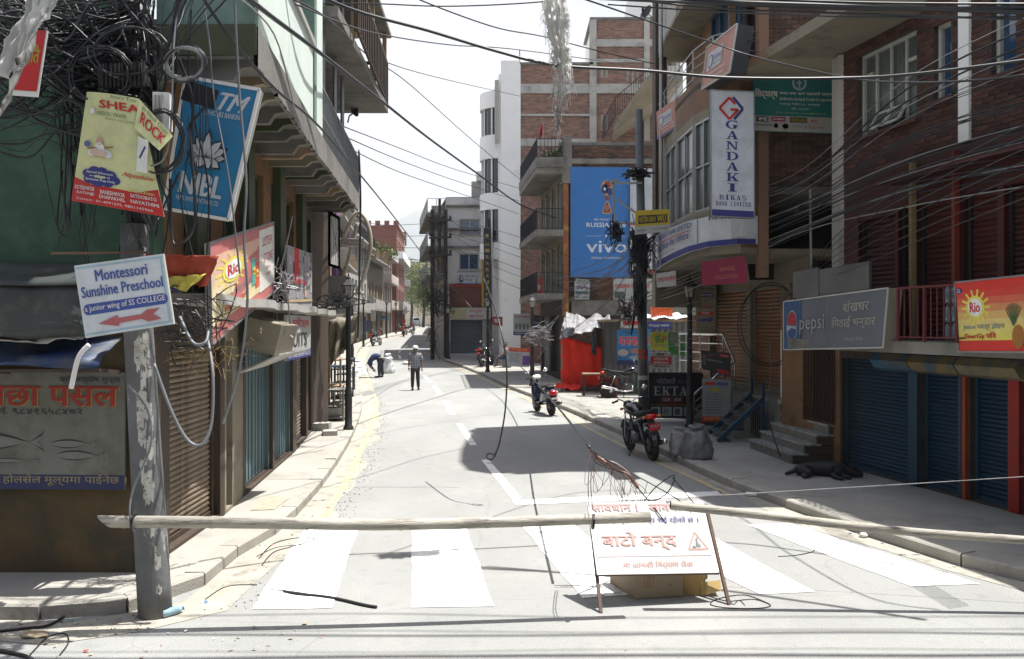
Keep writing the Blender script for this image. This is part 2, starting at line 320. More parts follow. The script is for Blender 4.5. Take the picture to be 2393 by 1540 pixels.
class Sign:
    """A board between four corners (top left, top right, bottom right, bottom left, seen from its front) with flat print on it."""
    def __init__(s, name, label, cat, c4, front, th=.05, side=None, group=None, parent=None, frame=None, fw=.02, bulge=0, part='board', nu=1, nv=1, path=None):
        s.path = path
        s.c = [V(c) for c in c4]; s.bulge = bulge
        s.n = (s.c[1]-s.c[0]).cross(s.c[3]-s.c[0]).normalized()*-1
        mid = sum(s.c, V((0, 0, 0)))/4
        if s.n.dot(V((0, 0, CZ))-mid) < 0: s.n = -s.n
        s.o = parent or thing(name, label, cat, (s.c[2]+s.c[3])/2, group)
        nu = max(nu, 10 if bulge else 1)
        mb = MB()
        for i in range(nu):
            for j in range(nv):
                q = [s.at(i/nu, j/nv), s.at((i+1)/nu, j/nv), s.at((i+1)/nu, (j+1)/nv), s.at(i/nu, (j+1)/nv)]
                mb.quad(*q); mb.quad(*[p-s.n*th for p in q])
        mb.k = 1
        for i in range(nu):
            for v in (0, 1):
                a, b = s.at(i/nu, v), s.at((i+1)/nu, v); mb.quad(a, b, b-s.n*th, a-s.n*th)
        for u in (0, 1):
            a, b = s.at(u, 0), s.at(u, 1); mb.quad(a, b, b-s.n*th, a-s.n*th)
        s.board = mb.build(part, [front, side or front], s.o)
        s.lay = .003; s.gr = {}
        if frame:
            m = MB()
            for a, b in ((0, 1), (1, 2), (2, 3), (3, 0)):
                uv = [(0, 1), (1, 1), (1, 0), (0, 0)]
                for k in range(nu if b in (1, 3) and a in (0, 2) else 1):
                    K = nu if a in (0, 2) else 1
                    p = s.at(*[uv[a][i]+(uv[b][i]-uv[a][i])*k/K for i in (0, 1)]); q = s.at(*[uv[a][i]+(uv[b][i]-uv[a][i])*(k+1)/K for i in (0, 1)])
                    m.beam(p, q, fw, fw, up=s.n)
            m.build('frame', frame, s.o)
    def at(s, u, v, off=0):   # v=0 bottom, v=1 top
        if s.path:
            L = [0]
            for a, b in zip(s.path, s.path[1:]): L.append(L[-1]+(V(b)-V(a)).length)
            t = min(max(u, 0), 1)*L[-1]; i = max(k for k in range(len(L)-1) if L[k] <= t+1e-9); f = (t-L[i])/(L[i+1]-L[i]); q = V(s.path[i]).lerp(V(s.path[i+1]), f); e = (V(s.path[i+1])-V(s.path[i])).normalized()
            z = s.c[3].z*(1-u)+s.c[2].z*u; z2 = s.c[0].z*(1-u)+s.c[1].z*u; q = q+V((e.y, -e.x))*off; return V((q.x, q.y, z+(z2-z)*v))
        p = s.c[3].lerp(s.c[2], u).lerp(s.c[0].lerp(s.c[1], u), v)
        return p+s.n*(off+s.bulge*4*u*(1-u))
    def poly(s, pts, mat, lay=1, name='print'):
        m = s.gr.setdefault((mat.name, name), (MB(), mat, name))[0]
        m.add([s.at(u, v, s.lay*lay) for u, v in pts], [tuple(range(len(pts)))]); return s
    def rect(s, u0, v0, u1, v1, mat, lay=1, name='print', n=None):
        n = n or (8 if s.bulge else 1)
        for i in range(n):
            a = u0+(u1-u0)*i/n; b = u0+(u1-u0)*(i+1)/n
            s.poly([(a, v0), (b, v0), (b, v1), (a, v1)], mat, lay, name)
        return s
    def disc(s, u, v, ru, rv, mat, lay=1, n=20, a0=0, a1=360, name='print'):
        return s.poly([(u+ru*cos(radians(a0+(a1-a0)*i/n)), v+rv*sin(radians(a0+(a1-a0)*i/n))) for i in range(n)], mat, lay, name)
    def line(s, u0, v0, u1, v1, w, mat, lay=1, name='print'):
        A = (s.c[2]-s.c[3]).length; B = (s.c[0]-s.c[3]).length
        dx, dy = (u1-u0)*A, (v1-v0)*B; L = sqrt(dx*dx+dy*dy)+1e-9; nx, ny = -dy/L*w/2/A, dx/L*w/2/B
        return s.poly([(u0+nx, v0+ny), (u1+nx, v1+ny), (u1-nx, v1-ny), (u0-nx, v0-ny)], mat, lay, name)
    def text(s, t, u0, v0, u1, v1, mat, bold=.0, lay=2, slope=0, ital=0):
        vs, fs, tw, th_ = text_geo(t); bx, by = bold*.55/tw, bold*.4/th_; m = s.gr.setdefault((mat.name, 'lettering'), (MB(), mat, 'lettering'))[0]
        for i, (dx, dy) in enumerate(((0, 0), (bx, 0), (-bx, 0), (0, by)) if bold >= .02 else ((0, 0),)):
            m.add([s.at(u0+(u1-u0)*(x+dx+ital*(y-.5)), v0+(v1-v0)*(y+dy)+slope*x, s.lay*lay+i*.0002) for x, y in vs], fs)
        return s
    def serif(s, t, u0, v0, u1, v1, mat, lay=2, gap=.15):
        m = s.gr.setdefault((mat.name, 'lettering'), (MB(), mat, 'lettering'))[0]; n = len(t); W = (u1-u0)/(n+gap*(n-1))
        for i, ch in enumerate(t):
            if ch == ' ': continue
            a = u0+i*W*(1+gap)
            for p in SER[ch]: m.add([s.at(a+x*W, v0+(v1-v0)*y, s.lay*lay+.0002*(SER[ch].index(p) % 5)) for x, y in p], [tuple(range(len(p)))])
        return s
    def done(s):
        for m, mat, name in s.gr.values(): m.build(name, mat, s.o)
        return s.o
def signpx(name, label, cat, px, front, **k):
    return Sign(name, label, cat, [P(*p) for p in px], front, **k)

# ---------------------------------------------------------------- walls with real openings
def wallmap(a, b):
    a = V((a[0], a[1], 0)); b = V((b[0], b[1], 0)); d = (b-a); L = d.length; d.normalize()
    n = V((d.y, -d.x, 0))     # outward: to the right of a->b
    return a, d, n, L
def panel(parent, a, b, z0, z1, mat, ops=(), name='wall', brick=None, depth=.14, single=300, bw=.23, bh=.075, vis=None, mort=None):
    """wall from a to b (outside is on the right hand of a->b). ops: (u0,u1,z0,z1,kind,opts)"""
    A, d, n, L = wallmap(a, b)
    def at(u, z, o=0): q = A+d*u+n*o; return V((q.x, q.y, z))
    us = sorted({0, L, *[o[0] for o in ops], *[o[1] for o in ops]}); zs = sorted({z0, z1, *[o[2] for o in ops], *[o[3] for o in ops]})
    us = [u for u in us if -1e-6 <= u <= L+1e-6]; zs = [z for z in zs if z0-1e-6 <= z <= z1+1e-6]
    m = MB()
    inside = lambda u, z: any(o[0] < u < o[1] and o[2] < z < o[3] for o in ops)
    for i in range(len(us)-1):
        for j in range(len(zs)-1):
            if not inside((us[i]+us[i+1])/2, (zs[j]+zs[j+1])/2):
                m.quad(at(us[i], zs[j]), at(us[i+1], zs[j]), at(us[i+1], zs[j+1]), at(us[i], zs[j+1]))
    for u0, u1, v0, v1, kind, op in ops:
        for p, q in (((u0, v0), (u1, v0)), ((u1, v0), (u1, v1)), ((u1, v1), (u0, v1)), ((u0, v1), (u0, v0))):
            m.quad(at(*p), at(*q), at(*q, -depth-.06), at(*p, -depth-.06))
    wo = m.build(name, (mort or (MORTD if brick is BRICKR or brick is BRICKD else MORT)) if brick else mat, parent)
    if brick:
        base = None; cnt = 0; rest = MB(); rows = int((z1-z0)/bh)
        me = None; cand = []
        for r in range(rows):
            z = z0+r*bh; u = -(bw/2 if r % 2 else 0)
            while u < L:
                x0, x1 = max(u, 0)+.006, min(u+bw, L)-.006; u += bw
                if x1-x0 < .05: continue
                segs = [(x0, x1)]
                for o in ops:
                    if o[2] < z+bh*.5 < o[3]:
                        ns = []
                        for p, q in segs:
                            if q <= o[0] or p >= o[1]: ns.append((p, q)); continue
                            if p < o[0]: ns.append((p, o[0]))
                            if q > o[1]: ns.append((o[1], q))
                        segs = ns
                for p, q in segs:
                    if q-p > .04: cand.append((p, q, z))
        full = [c for c in cand if abs((c[1]-c[0])-(bw-.012)) < 1e-4]
        if vis: full.sort(key=lambda c: vis(at((c[0]+c[1])/2, c[2])))
        pick = set(full[:single]) if single else set()
        pr = .008
        if pick:
            bx = MB(); w2 = (bw-.012)/2; h2 = (bh-.012)/2
            q = lambda u, z, o: d*u+n*o+V((0, 0, z))
            vs = [q(-w2, -h2, 0), q(w2, -h2, 0), q(w2, h2, 0), q(-w2, h2, 0), q(-w2+.004, -h2+.004, pr), q(w2-.004, -h2+.004, pr), q(w2-.004, h2-.004, pr), q(-w2+.004, h2-.004, pr)]
            bx.add(vs, [(4, 5, 6, 7), (0, 1, 5, 4), (1, 2, 6, 5), (2, 3, 7, 6), (3, 0, 4, 7)])
            me = bpy.data.meshes.new('brick'); me.from_pydata([tuple(x) for x in bx.v], [], bx.f); me.materials.append(brick)
        rr = random.Random(3)
        for c in cand:
            jit = rr.uniform(-.003, .004)
            if c in pick:
                o = bpy.data.objects.new('brick', me); col.objects.link(o); o.parent = wo
                o.location = at((c[0]+c[1])/2, c[2]+bh/2, jit)-org(wo)
            else:
                p, q, z = c; za, zb = z+.006, z+bh-.006; h = pr+jit
                vs = [at(p, za), at(q, za), at(q, zb), at(p, zb), at(p+.004, za+.004, h), at(q-.004, za+.004, h), at(q-.004, zb-.004, h), at(p+.004, zb-.004, h)]
                rest.add(vs, [(4, 5, 6, 7), (0, 1, 5, 4), (1, 2, 6, 5), (2, 3, 7, 6), (3, 0, 4, 7)])
        if rest.f: rest.build('brickwork', brick, wo, kind='stuff')
    for u0, u1, v0, v1, kind, op in ops:
        opening(parent, at, d, n, u0, u1, v0, v1, kind, depth, op or {})
    return wo
def opening(parent, at, d, n, u0, u1, v0, v1, kind, dp, op):
    if kind == 'win':
        fm = op.get('frame', FWHT); gl = op.get('glass', GLASS); t = op.get('t', .05); cols = op.get('cols', 2); rows = op.get('rows', 1)
        f = MB()
        for p, q in (((u0, v0+t/2), (u1, v0+t/2)), ((u0, v1-t/2), (u1, v1-t/2)), ((u0+t/2, v0+t), (u0+t/2, v1-t)), ((u1-t/2, v0+t), (u1-t/2, v1-t))):
            f.beam(at(*p, -dp+.03), at(*q, -dp+.03), t, t, up=n)
        for i in range(1, cols): u = u0+(u1-u0)*i/cols; f.beam(at(u, v0+t, -dp+.03), at(u, v1-t, -dp+.03), t*.8, t*.8, up=n)
        for i in range(1, rows): v = v0+(v1-v0)*i/rows; f.beam(at(u0+t, v, -dp+.028), at(u1-t, v, -dp+.028), t*.7, t*.7, up=n)
        fo = f.build('window', fm, parent)
        if (u1-u0)*(v1-v0) > 0 and op.get('panes', True):
            for i in range(cols):
                a, b = u0+(u1-u0)*i/cols, u0+(u1-u0)*(i+1)/cols
                MB().quad(at(a, v0, -dp), at(b, v0, -dp), at(b, v1, -dp), at(a, v1, -dp)).build('pane', gl, fo)
        if op.get('sill', True):
            s = MB(); s.box(at((u0+u1)/2, v0-.03, .03), ((u1-u0)+.16, .12, .05), rz=atan2(d.y, d.x)); s.build('sill', op.get('sillm', CONCP), fo)
    elif kind == 'shutter':
        sm = op.get('mat', RUST); sh = op.get('h', .07)
        so_ = MB(); so_.quad(at(u0, v0, -dp-.03), at(u1, v0, -dp-.03), at(u1, v1, -dp-.03), at(u0, v1, -dp-.03))
        gm = op.get('guide', sm)
        sp = so_.build('shutter', DARK, parent)
        for u in (u0+.025, u1-.025): g = MB(); g.beam(at(u, v0, -dp+.03), at(u, v1, -dp+.03), .05, .06, up=n); g.build('guide_rail', gm, sp)
        k = max(1, int((v1-v0)/sh)); sh = (v1-v0)/k
        x = MB(); q = lambda u, z, o: d*u+n*o+V((0, 0, z)); W = (u1-u0)/2-.05
        pr = [(-.5*sh, 0), (-.38*sh, .010), (-.1*sh, .024), (.2*sh, .022), (.40*sh, .008), (.5*sh, 0)]
        vs = [q(s_*W, z, o) for z, o in pr for s_ in (-1, 1)]
        me = bpy.data.meshes.new('slat'); me.from_pydata([tuple(p) for p in vs], [], [(2*i, 2*i+1, 2*i+3, 2*i+2) for i in range(len(pr)-1)]); me.materials.append(sm)
        for i in range(k):
            o = bpy.data.objects.new('slat', me); col.objects.link(o); o.parent = sp
            o.location = at((u0+u1)/2, v0+(i+.5)*sh, -dp+random.uniform(-.003, .003))-org(sp); o.rotation_euler = (0, 0, random.uniform(-.0025, .0025))
        bb = MB(); bb.beam(at(u0+.05, v0+.03, -dp+.025), at(u1-.05, v0+.03, -dp+.025), .03, .06, up=V((0, 0, 1))); bb.build('bottom_bar', gm, sp)
    elif kind == 'door':
        dm = op.get('mat', TEAL); k = op.get('leaves', 4); fo = None
        f = MB(); t = .06
        for u in (u0+t/2, u1-t/2): f.beam(at(u, v0, -dp+.05), at(u, v1, -dp+.05), t, t, up=n)
        f.beam(at(u0+t, v1-t/2, -dp+.05), at(u1-t, v1-t/2, -dp+.05), t, t, up=n)
        fo = f.build('door_frame', op.get('frame', dm), parent)
        for i in range(k):
            a = u0+t+(u1-u0-2*t)*i/k+.006; b = u0+t+(u1-u0-2*t)*(i+1)/k-.006
            m = MB(); m.beam(at((a+b)/2, v0+.02, -dp), at((a+b)/2, v1-t, -dp), b-a, .03, up=n)
            for q in (a+.03, (a+b)/2, b-.03): m.beam(at(q, v0+.05, -dp+.02), at(q, v1-t-.03, -dp+.02), .025, .02, up=n)
            m.build('door_leaf', dm, fo)
    elif kind == 'void':
        MB().quad(at(u0, v0, -dp-.05), at(u1, v0, -dp-.05), at(u1, v1, -dp-.05), at(u0, v1, -dp-.05)).build('dark_opening', DARK, parent)  # near-black sheet paints the unlit depth behind the opening
def rail(parent, pts, h, mat, sp=.12, each=False, r=.012, top=.03, mid=0, name='railing'):
    pts = [V(p) for p in pts]; m = MB(); up = V((0, 0, h))
    for a, b in zip(pts, pts[1:]):
        m.beam(a+up, b+up, top, top); m.beam(a+V((0, 0, .06)), b+V((0, 0, .06)), top*.7, top*.7)
        for k in range(mid): z = V((0, 0, .06+(h-.06)*(k+1)/(mid+1))); m.beam(a+z, b+z, top*.6, top*.6)
    for p in pts: m.beam(p, p+up, top*1.2, top*1.2)
    ro = m.build(name, mat, parent); bm = MB(); me = None
    if sp:
        for a, b in zip(pts, pts[1:]):
            k = max(1, int((b-a).length/sp))
            for i in range(1, k):
                q = a.lerp(b, i/k)
                if each:
                    if me is None:
                        t = MB(); t.tube([(0, 0, 0), (0, 0, h-.06)], r, 5); me = bpy.data.meshes.new('baluster'); me.from_pydata(t.v, [], t.f); me.materials.append(mat)
                    o = bpy.data.objects.new('baluster', me); col.objects.link(o); o.parent = ro; o.location = q+V((0, 0, .06))-org(ro)
                else: bm.beam(q+V((0, 0, .06)), q+up, r*2, r*2)
        if bm.f: bm.build('balusters', mat, ro)
    return ro
def block(parent, poly, z0, z1, mat, name='wall'):
    return MB().prism(poly, z0, z1).build(name, mat, parent)
def grid_ops(L, z0, floors, fh, n, w=.9, h=1.2, sill=.9, opt=None, m=.5):
    o = []
    for k in range(floors):
        for i in range(n):
            c = m+(L-2*m)*(i+.5)/n; o.append((c-w/2, c+w/2, z0+k*fh+sill, z0+k*fh+sill+h, 'win', opt or {}))
    return o
# ---------------------------------------------------------------- ground, road, pavements, kerbs, markings
ys = [-30, 0, 8, 15, 22, 30]+[30+3*i for i in range(1, 45)]+[180, 220, 300, 500, 900, 2600, 8600]
m = MB()
for a, b in zip(ys, ys[1:]): m.quad((-4600, a, zg(a)-.02), (4600, a, zg(a)-.02), (4600, b, zg(b)-.02), (-4600, b, zg(b)-.02))
tag(m.build('ground', DUST), kind='structure')
m = MB(); yr = [y for y in ys if y <= 300]
for a, b in zip(yr, yr[1:]): m.quad((-60, a, zg(a)), (60, a, zg(a)), (60, b, zg(b)), (-60, b, zg(b)))
tag(m.build('road', ASPH, smooth=True), kind='structure')
LK = [G(*p) for p in [(434, 1405), (511, 1340), (560, 1299), (654, 1242), (712, 1185), (765, 1120), (812, 1045), (838, 985), (846, 945), (842, 905), (834, 870), (833, 832), (855, 805), (893, 792), (937, 783), (960, 775), (978, 766)]]
LK = [V((-14, 7.15, 0)), V((-9, 7.2, 0)), G(0, 1447), G(82, 1462), G(197, 1453), G(254, 1444), G(311, 1430), G(388, 1414)]+LK
RK = [G(*p) for p in [(2392, 1361), (2228, 1319), (1996, 1244), (1775, 1165), (1645, 1113), (1533, 1056), (1401, 995), (1315, 957), (1238, 927), (1194, 910), (1123, 877), (1069, 855), (1031, 840), (1013, 814), (1002, 797), (1001, 775)]]
RK = [V((9.5, 3.2, 0)), V((6.9, 5.7, 0))]+RK
LKs = resample(spline(LK, 8), .5); RKs = resample(spline(RK, 8), .5)
def offset(line, d):
    o = []
    for i, p in enumerate(line):
        t = line[min(i+1, len(line)-1)]-line[max(i-1, 0)]; t.z = 0; t.normalize(); o.append(p+V((-t.y, t.x, 0))*d)
    return o
def pavement(line, side, kh=.13, kw=.2, stone=2, label=None):
    inn = offset(line, side*kw); m = MB()
    X = -45 if side > 0 else 45
    for i in range(len(line)-1):
        a, b = inn[i], inn[i+1]
        za, zb = zg(a.y)+kh-.012, zg(b.y)+kh-.012
        m.quad((a.x, a.y, za), (b.x, b.y, zb), (X, max(b.y, 3), zb), (X, max(a.y, 3), za))
    po = m.build('pavement', PAVE, smooth=False); po['kind'] = 'structure'
    k = 0; i = 0; rr = random.Random(5)
    while i < len(line)-1:
        j = min(i+stone, len(line)-1); far = line[i].y > 60
        if far: j = min(i+8, len(line)-1)
        m = MB(); dz = rr.uniform(-.006, .006); gp = .012 if not far else 0
        a, b, c, d = V(line[i]), V(line[j]), V(inn[j]), V(inn[i]); t = (b-a).normalized()*gp
        a += t; b -= t; c -= t; d += t; h = kh+dz; ch = .02
        o1 = (d-a).normalized()*ch
        q = [(a.x, a.y, zg(a.y)-.02), (b.x, b.y, zg(b.y)-.02), (c.x, c.y, zg(c.y)-.02), (d.x, d.y, zg(d.y)-.02),
             (a.x, a.y, zg(a.y)+h-ch), (b.x, b.y, zg(b.y)+h-ch), (c.x, c.y, zg(c.y)+h), (d.x, d.y, zg(d.y)+h),
             (a.x+o1.x, a.y+o1.y, zg(a.y)+h), (b.x+o1.x, b.y+o1.y, zg(b.y)+h)]
        m.add(q, [(0, 1, 5, 4), (4, 5, 9, 8), (8, 9, 6, 7), (0, 4, 8, 7, 3), (1, 2, 6, 9, 5), (2, 3, 7, 6)])
        m.build('kerb_stone', KERB, po); i = j
    return po, inn
pavL, innL = pavement(LKs, 1); pavR, innR = pavement(RKs, -1, kw=.24, stone=3)
# paving blocks on the right pavement where they can still be told apart
BLK_M = M('paving_block', (.30, .29, .26), .9, .15, 2, .2, 60, island=.12)
blk = MB(); rr = random.Random(11); n = 0
for i in range(0, 60):
    for j in range(0, 34):
        y = 17.5+i*.22; x = 1.0+j*.24+(.12 if i % 2 else 0)
        ed = min(innR, key=lambda p: abs(p.y-y)).x+.12
        if x < ed+.1 or x > ed+3.2: continue
        z = zg(y)+.13-.012; h = .010+rr.uniform(0, .004)
        blk.add([(x+.006, y+.006, z+h), (x+.234, y+.006, z+h), (x+.234, y+.214, z+h), (x+.006, y+.214, z+h), (x, y, z), (x+.24, y, z), (x+.24, y+.22, z), (x, y+.22, z)], [(0, 1, 2, 3), (4, 5, 1, 0), (5, 6, 2, 1), (6, 7, 3, 2), (7, 4, 0, 3)])
blk.build('paving_blocks', BLK_M, pavR, kind='stuff')
# dusty gutters
def gutter(line, d0, d1, a, b, name, seed):
    rr = random.Random(seed); L1 = offset(line, d0); m = MB(); prev = None
    for i in range(len(line)):
        if not (a < i < b): prev = None; continue
        w_ = d1*(.6+.7*noise.noise(V((i*.23, seed, 0)))+.15*rr.random())
        t = line[min(i+1, len(line)-1)]-line[i-1]; t.z = 0; t.normalize(); q = line[i]+V((-t.y, t.x, 0))*w_
        p = line[i]; cur = ((p.x, p.y, zg(p.y)+.004), (q.x, q.y, zg(q.y)+.004))
        if prev: m.quad(prev[0], cur[0], cur[1], prev[1])
        prev = cur
    o = m.build(name, DUST); o['kind'] = 'structure'
nL = len(LKs); nR = len(RKs)
gutter(LKs, 0, -.75, 4, nL-4, 'gutter_dust', 1); gutter(RKs, 0, .42, 2, nR-4, 'gutter_dust', 2)
# painted markings: quads measured on the road, 4 mm above it
mk = MB(); Z = .006
def gq(m, pts, dz=Z): m.add([G(*p, dz) for p in pts], [tuple(range(len(pts)))])
def ragged(pts, step=.3, am=.012):
    out = []; q = [G(*p, Z) for p in pts]
    for i, a in enumerate(q):
        b = q[(i+1) % len(q)]; k = max(1, int((b-a).length/step))
        for j in range(k):
            p = a.lerp(b, j/k); p.x += random.uniform(-am, am) if j else 0; p.y += random.uniform(-am, am) if j else 0; out.append(p)
    return out
for q in [[(715, 1232), (838, 1232), (775, 1420), (587, 1423)], [(963, 1232), (1088, 1232), (1155, 1416), (960, 1419)],
          [(1216, 1226), (1340, 1224), (1545, 1386), (1360, 1397)], [(1545, 1222), (1612, 1226), (1904, 1382), (1775, 1388), (1700, 1352)],
          [(1745, 1226), (1845, 1222), (2289, 1364), (2129, 1370)]]:
    r = ragged(q); c = sum(r, V((0, 0, 0)))/len(r); m_ = MB(); m_.add(r, [tuple(range(len(r)))])
    o = m_.build('crosswalk_stripe', WHITE); o['kind'] = 'structure'
for q in [[(1197, 1172), (1210, 1168), (1683, 1147), (1690, 1158), (1207, 1180)], [(1124, 1074), (1142, 1074), (1218, 1162), (1200, 1172)], [(1066, 990), (1080, 990), (1114, 1040), (1098, 1040)],
          [(1034, 936), (1046, 936), (1064, 968), (1050, 968)], [(1010, 902), (1020, 902), (1034, 922), (1022, 922)],
          [(988, 878), (996, 878), (1010, 893), (1000, 893)], [(966, 861), (973, 861), (983, 871), (975, 871)], [(944, 843), (950, 843), (958, 853), (951, 853)],
          [(930, 830), (935, 830), (938, 838), (932, 838)], [(934, 818), (938, 818), (934, 824), (930, 824)], [(950, 807), (954, 807), (944, 813), (940, 813)]]:
    gq(mk, q)
mk.build('lane_line', WHITE)['kind'] = 'structure'
def stripe(px, w_, mat, name):
    pts = resample(spline([G(*p) for p in px], 6), .8); a = offset(pts, w_/2); b = offset(pts, -w_/2); m = MB()
    for i in range(len(pts)-1): m.quad(*[(q.x, q.y, zg(q.y)+Z) for q in (a[i], a[i+1], b[i+1], b[i])])
    o = m.build(name, mat); o['kind'] = 'structure'
stripe([(1700, 1157), (1627, 1121), (1532, 1079), (1401, 1015), (1310, 968), (1177, 908), (1123, 885), (1066, 862), (1030, 850), (1010, 838), (1003, 815)], .11, YELL, 'edge_line')
stripe([(735, 1232), (800, 1140), (862, 1010), (880, 950), (874, 922), (858, 880), (851, 843), (864, 813), (900, 797), (940, 788), (963, 774)], .11, YELL, 'edge_line')
# broken slab opening with sand beside the left kerb
m = MB(); m.add([G(*p, .125) for p in [(610, 1160), (682, 1160), (640, 1190), (585, 1192)]], [(0, 1, 2, 3)]); m.build('sand_patch', M('sand', (.36, .32, .25), .95, .2, 8, .6, 60))['kind'] = 'structure'
# hills in the haze
m = MB(); N_ = 60; HF = M('hill_forest', (.04, .06, .035), .9, .3, .0013, 0)
for iy in range(12):
    for ix in range(N_+1):
        x = -4500+ix*150; t = iy/11; y = 6000+t*2400
        h = 960*exp(-((x+750)/950)**2)+520*exp(-((x-900)/1200)**2)+420*exp(-((x+2700)/1350)**2)
        m.v.append((x, y, h*sin(t*pi*.5)*(1+.12*noise.noise(V((x*.0027, y*.0014, 0))))-3))
for iy in range(11):
    for ix in range(N_): a = iy*(N_+1)+ix; m.f.append((a, a+1, a+N_+2, a+N_+1)); m.m.append(0)
m.build('hill', HF, smooth=True)['kind'] = 'structure'

# ---------------------------------------------------------------- LEFT: green corner building
FL = [(-3.56, 8.75), (-3.6, 10.65), (-3.73, 12.0), (-4.1, 16.3), (-4.5, 19.3)]
OV = [(-2.6, 8.6), (-3.02, 13.1), (-3.58, 20)]
def lerpY(path, y):
    for (x0, y0), (x1, y1) in zip(path, path[1:]):
        if y <= y1 or (x1, y1) == path[-1]: return x0+(x1-x0)*(y-y0)/(y1-y0)
B = thing('corner_building', 'green plastered corner building with projecting pale upper storey on the left', 'building', (-6, 10, 0))
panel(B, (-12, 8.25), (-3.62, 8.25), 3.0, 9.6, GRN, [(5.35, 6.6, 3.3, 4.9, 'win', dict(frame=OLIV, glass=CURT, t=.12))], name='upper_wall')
panel(B, (-12, 8.25), (-3.62, 8.25), .1, 3.0, OCHR, [], name='lower_wall')
block(B, [(-3.62, 8.22), (-3.50, 8.22), (-3.50, 8.75), (-3.62, 8.75)], .1, 3.0, WOOD, 'corner_post')
block(B, [(-3.62, 8.25), (-3.45, 8.25), (-3.56, 8.75), (-3.62, 8.75)], 3.0, 5.2, GRN, 'corner_wall')
panel(B, FL[0], (-3.605, 10.75), .12, 2.75, WOOD, [(.12, 1.82, .16, 2.25, 'shutter', dict(mat=RUST, h=.062, guide=WOOD))], name='shop_front')
panel(B, (-3.605, 10.75), (-3.71, 11.8), .12, 2.75, BEIGE, [(.08, .42, .16, 2.3, 'void', None)], name='shop_front')
panel(B, (-3.71, 11.8), (-4.08, 16.1), .12, 2.75, WOOD, [(.15, 2.15, .16, 2.3, 'door', dict(mat=TEAL, leaves=4)), (2.3, 4.1, .16, 2.3, 'door', dict(mat=TEAL, leaves=4))], name='shop_front')
panel(B, (-4.08, 16.1), (-4.5, 19.3), .12, 2.75, WOOD, [(.25, 2.0, .16, 2.25, 'shutter', dict(mat=RUST, h=.07, guide=IRON)), (2.3, 3.0, .16, 2.2, 'door', dict(mat=WOOD, leaves=2))], name='shop_front')
# first storey, set back under the overhang
O_ = dict(frame=OLIV, glass=CURT, t=.07, cols=2, sill=False)
panel(B, FL[0], (-3.71, 11.8), 2.85, 5.15, ORNG, [(.9, 1.6, 2.95, 4.75, 'win', O_), (2.1, 2.85, 2.95, 4.75, 'win', O_)], name='first_floor_wall')
panel(B, (-3.71, 11.8), (-4.1, 16.3), 2.85, 5.15, ORNG, [(.5, 1.4, 2.95, 4.8, 'win', O_), (2.0, 2.9, 2.95, 4.8, 'win', O_), (3.4, 4.2, 2.95, 4.8, 'win', O_)], name='first_floor_wall')
panel(B, (-4.1, 16.3), (-4.5, 19.3), 2.85, 5.15, WOOD, [(.4, 1.4, 3.4, 4.8, 'win', O_), (1.8, 2.7, 3.4, 4.8, 'win', O_)], name='first_floor_wall')
for y in (9.5, 11.75, 14.1, 16.4):
    x = lerpY(FL, y); block(B, [(x, y-.14), (x+.14, y-.14), (x+.14, y+.14), (x, y+.14)], 2.86, 5.1, OLIV, 'pilaster')
# slab awning over the shops
m = MB()
yy = [8.9+.6*i for i in range(19)]
for a, b in zip(yy, yy[1:]):
    za, zb = 2.72+.012*sin(a*3), 2.72+.012*sin(b*3)
    pa, pb = lerpY(FL, a), lerpY(FL, b); oa, ob = pa+.5+.05*sin(a*7.3), pb+.5+.05*sin(b*7.3)
    m.add([(pa, a, za), (oa, a, za), (ob, b, zb), (pb, b, zb), (pa, a, za+.1), (oa, a, za+.1), (ob, b, zb+.1), (pb, b, zb+.1)], [(0, 3, 2, 1), (4, 5, 6, 7), (1, 2, 6, 5), (0, 1, 5, 4), (3, 7, 6, 2)])
m.build('shop_canopy', CONCP, B)
# overhang: floor slab, joists, fascia, parapet, balcony
m = MB(); yy = [8.6+.95*i for i in range(13)]
for a, b in zip(yy, yy[1:]):
    m.add([(lerpY(FL, max(a, 8.75))-.1, a, 5.2), (lerpY(OV, a), a, 5.2), (lerpY(OV, b), b, 5.2), (lerpY(FL, b)-.1, b, 5.2), (lerpY(FL, max(a, 8.75))-.1, a, 5.34), (lerpY(OV, a), a, 5.34), (lerpY(OV, b), b, 5.34), (lerpY(FL, b)-.1, b, 5.34)], [(0, 3, 2, 1), (4, 5, 6, 7), (1, 2, 6, 5), (0, 1, 5, 4), (3, 7, 6, 2)])
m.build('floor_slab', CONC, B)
for i, y in enumerate([8.75+.62*k for k in range(18)]):
    xo = lerpY(OV, y)-.02; xi = lerpY(FL, max(8.75, y))
    jm = MB(); dz = .16+.05*(i % 3 == 0)
    # joist with a scrolled end
    pr = [(xi, 5.2), (xo, 5.2), (xo, 5.13), (xo-.12, 5.11), (xo-.2, 5.2-dz), (xi, 5.2-dz)]
    jm.add([(x, y-.05, z) for x, z in pr]+[(x, y+.05, z) for x, z in pr], [tuple(range(6)), tuple(range(11, 5, -1))]+[(k, (k+1) % 6, 6+(k+1) % 6, 6+k) for k in range(6)])
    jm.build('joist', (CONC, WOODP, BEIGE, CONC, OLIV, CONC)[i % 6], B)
fm = MB(); rr = random.Random(2)
ye = [8.6+.28*i for i in range(41)]
for a, b in zip(ye, ye[1:]):
    z0 = 5.12-.03*rr.random(); xa, xb = lerpY(OV, a), lerpY(OV, b)
    fm.add([(xa, a, z0), (xb, b, z0), (xb, b, 5.5), (xa, a, 5.5), (xa+.05, a, z0), (xb+.05, b, z0+.02), (xb+.05, b, 5.5), (xa+.05, a, 5.5)], [(0, 1, 2, 3), (4, 7, 6, 5), (0, 4, 5, 1), (3, 2, 6, 7)])
fm.build('fascia', CONC, B)
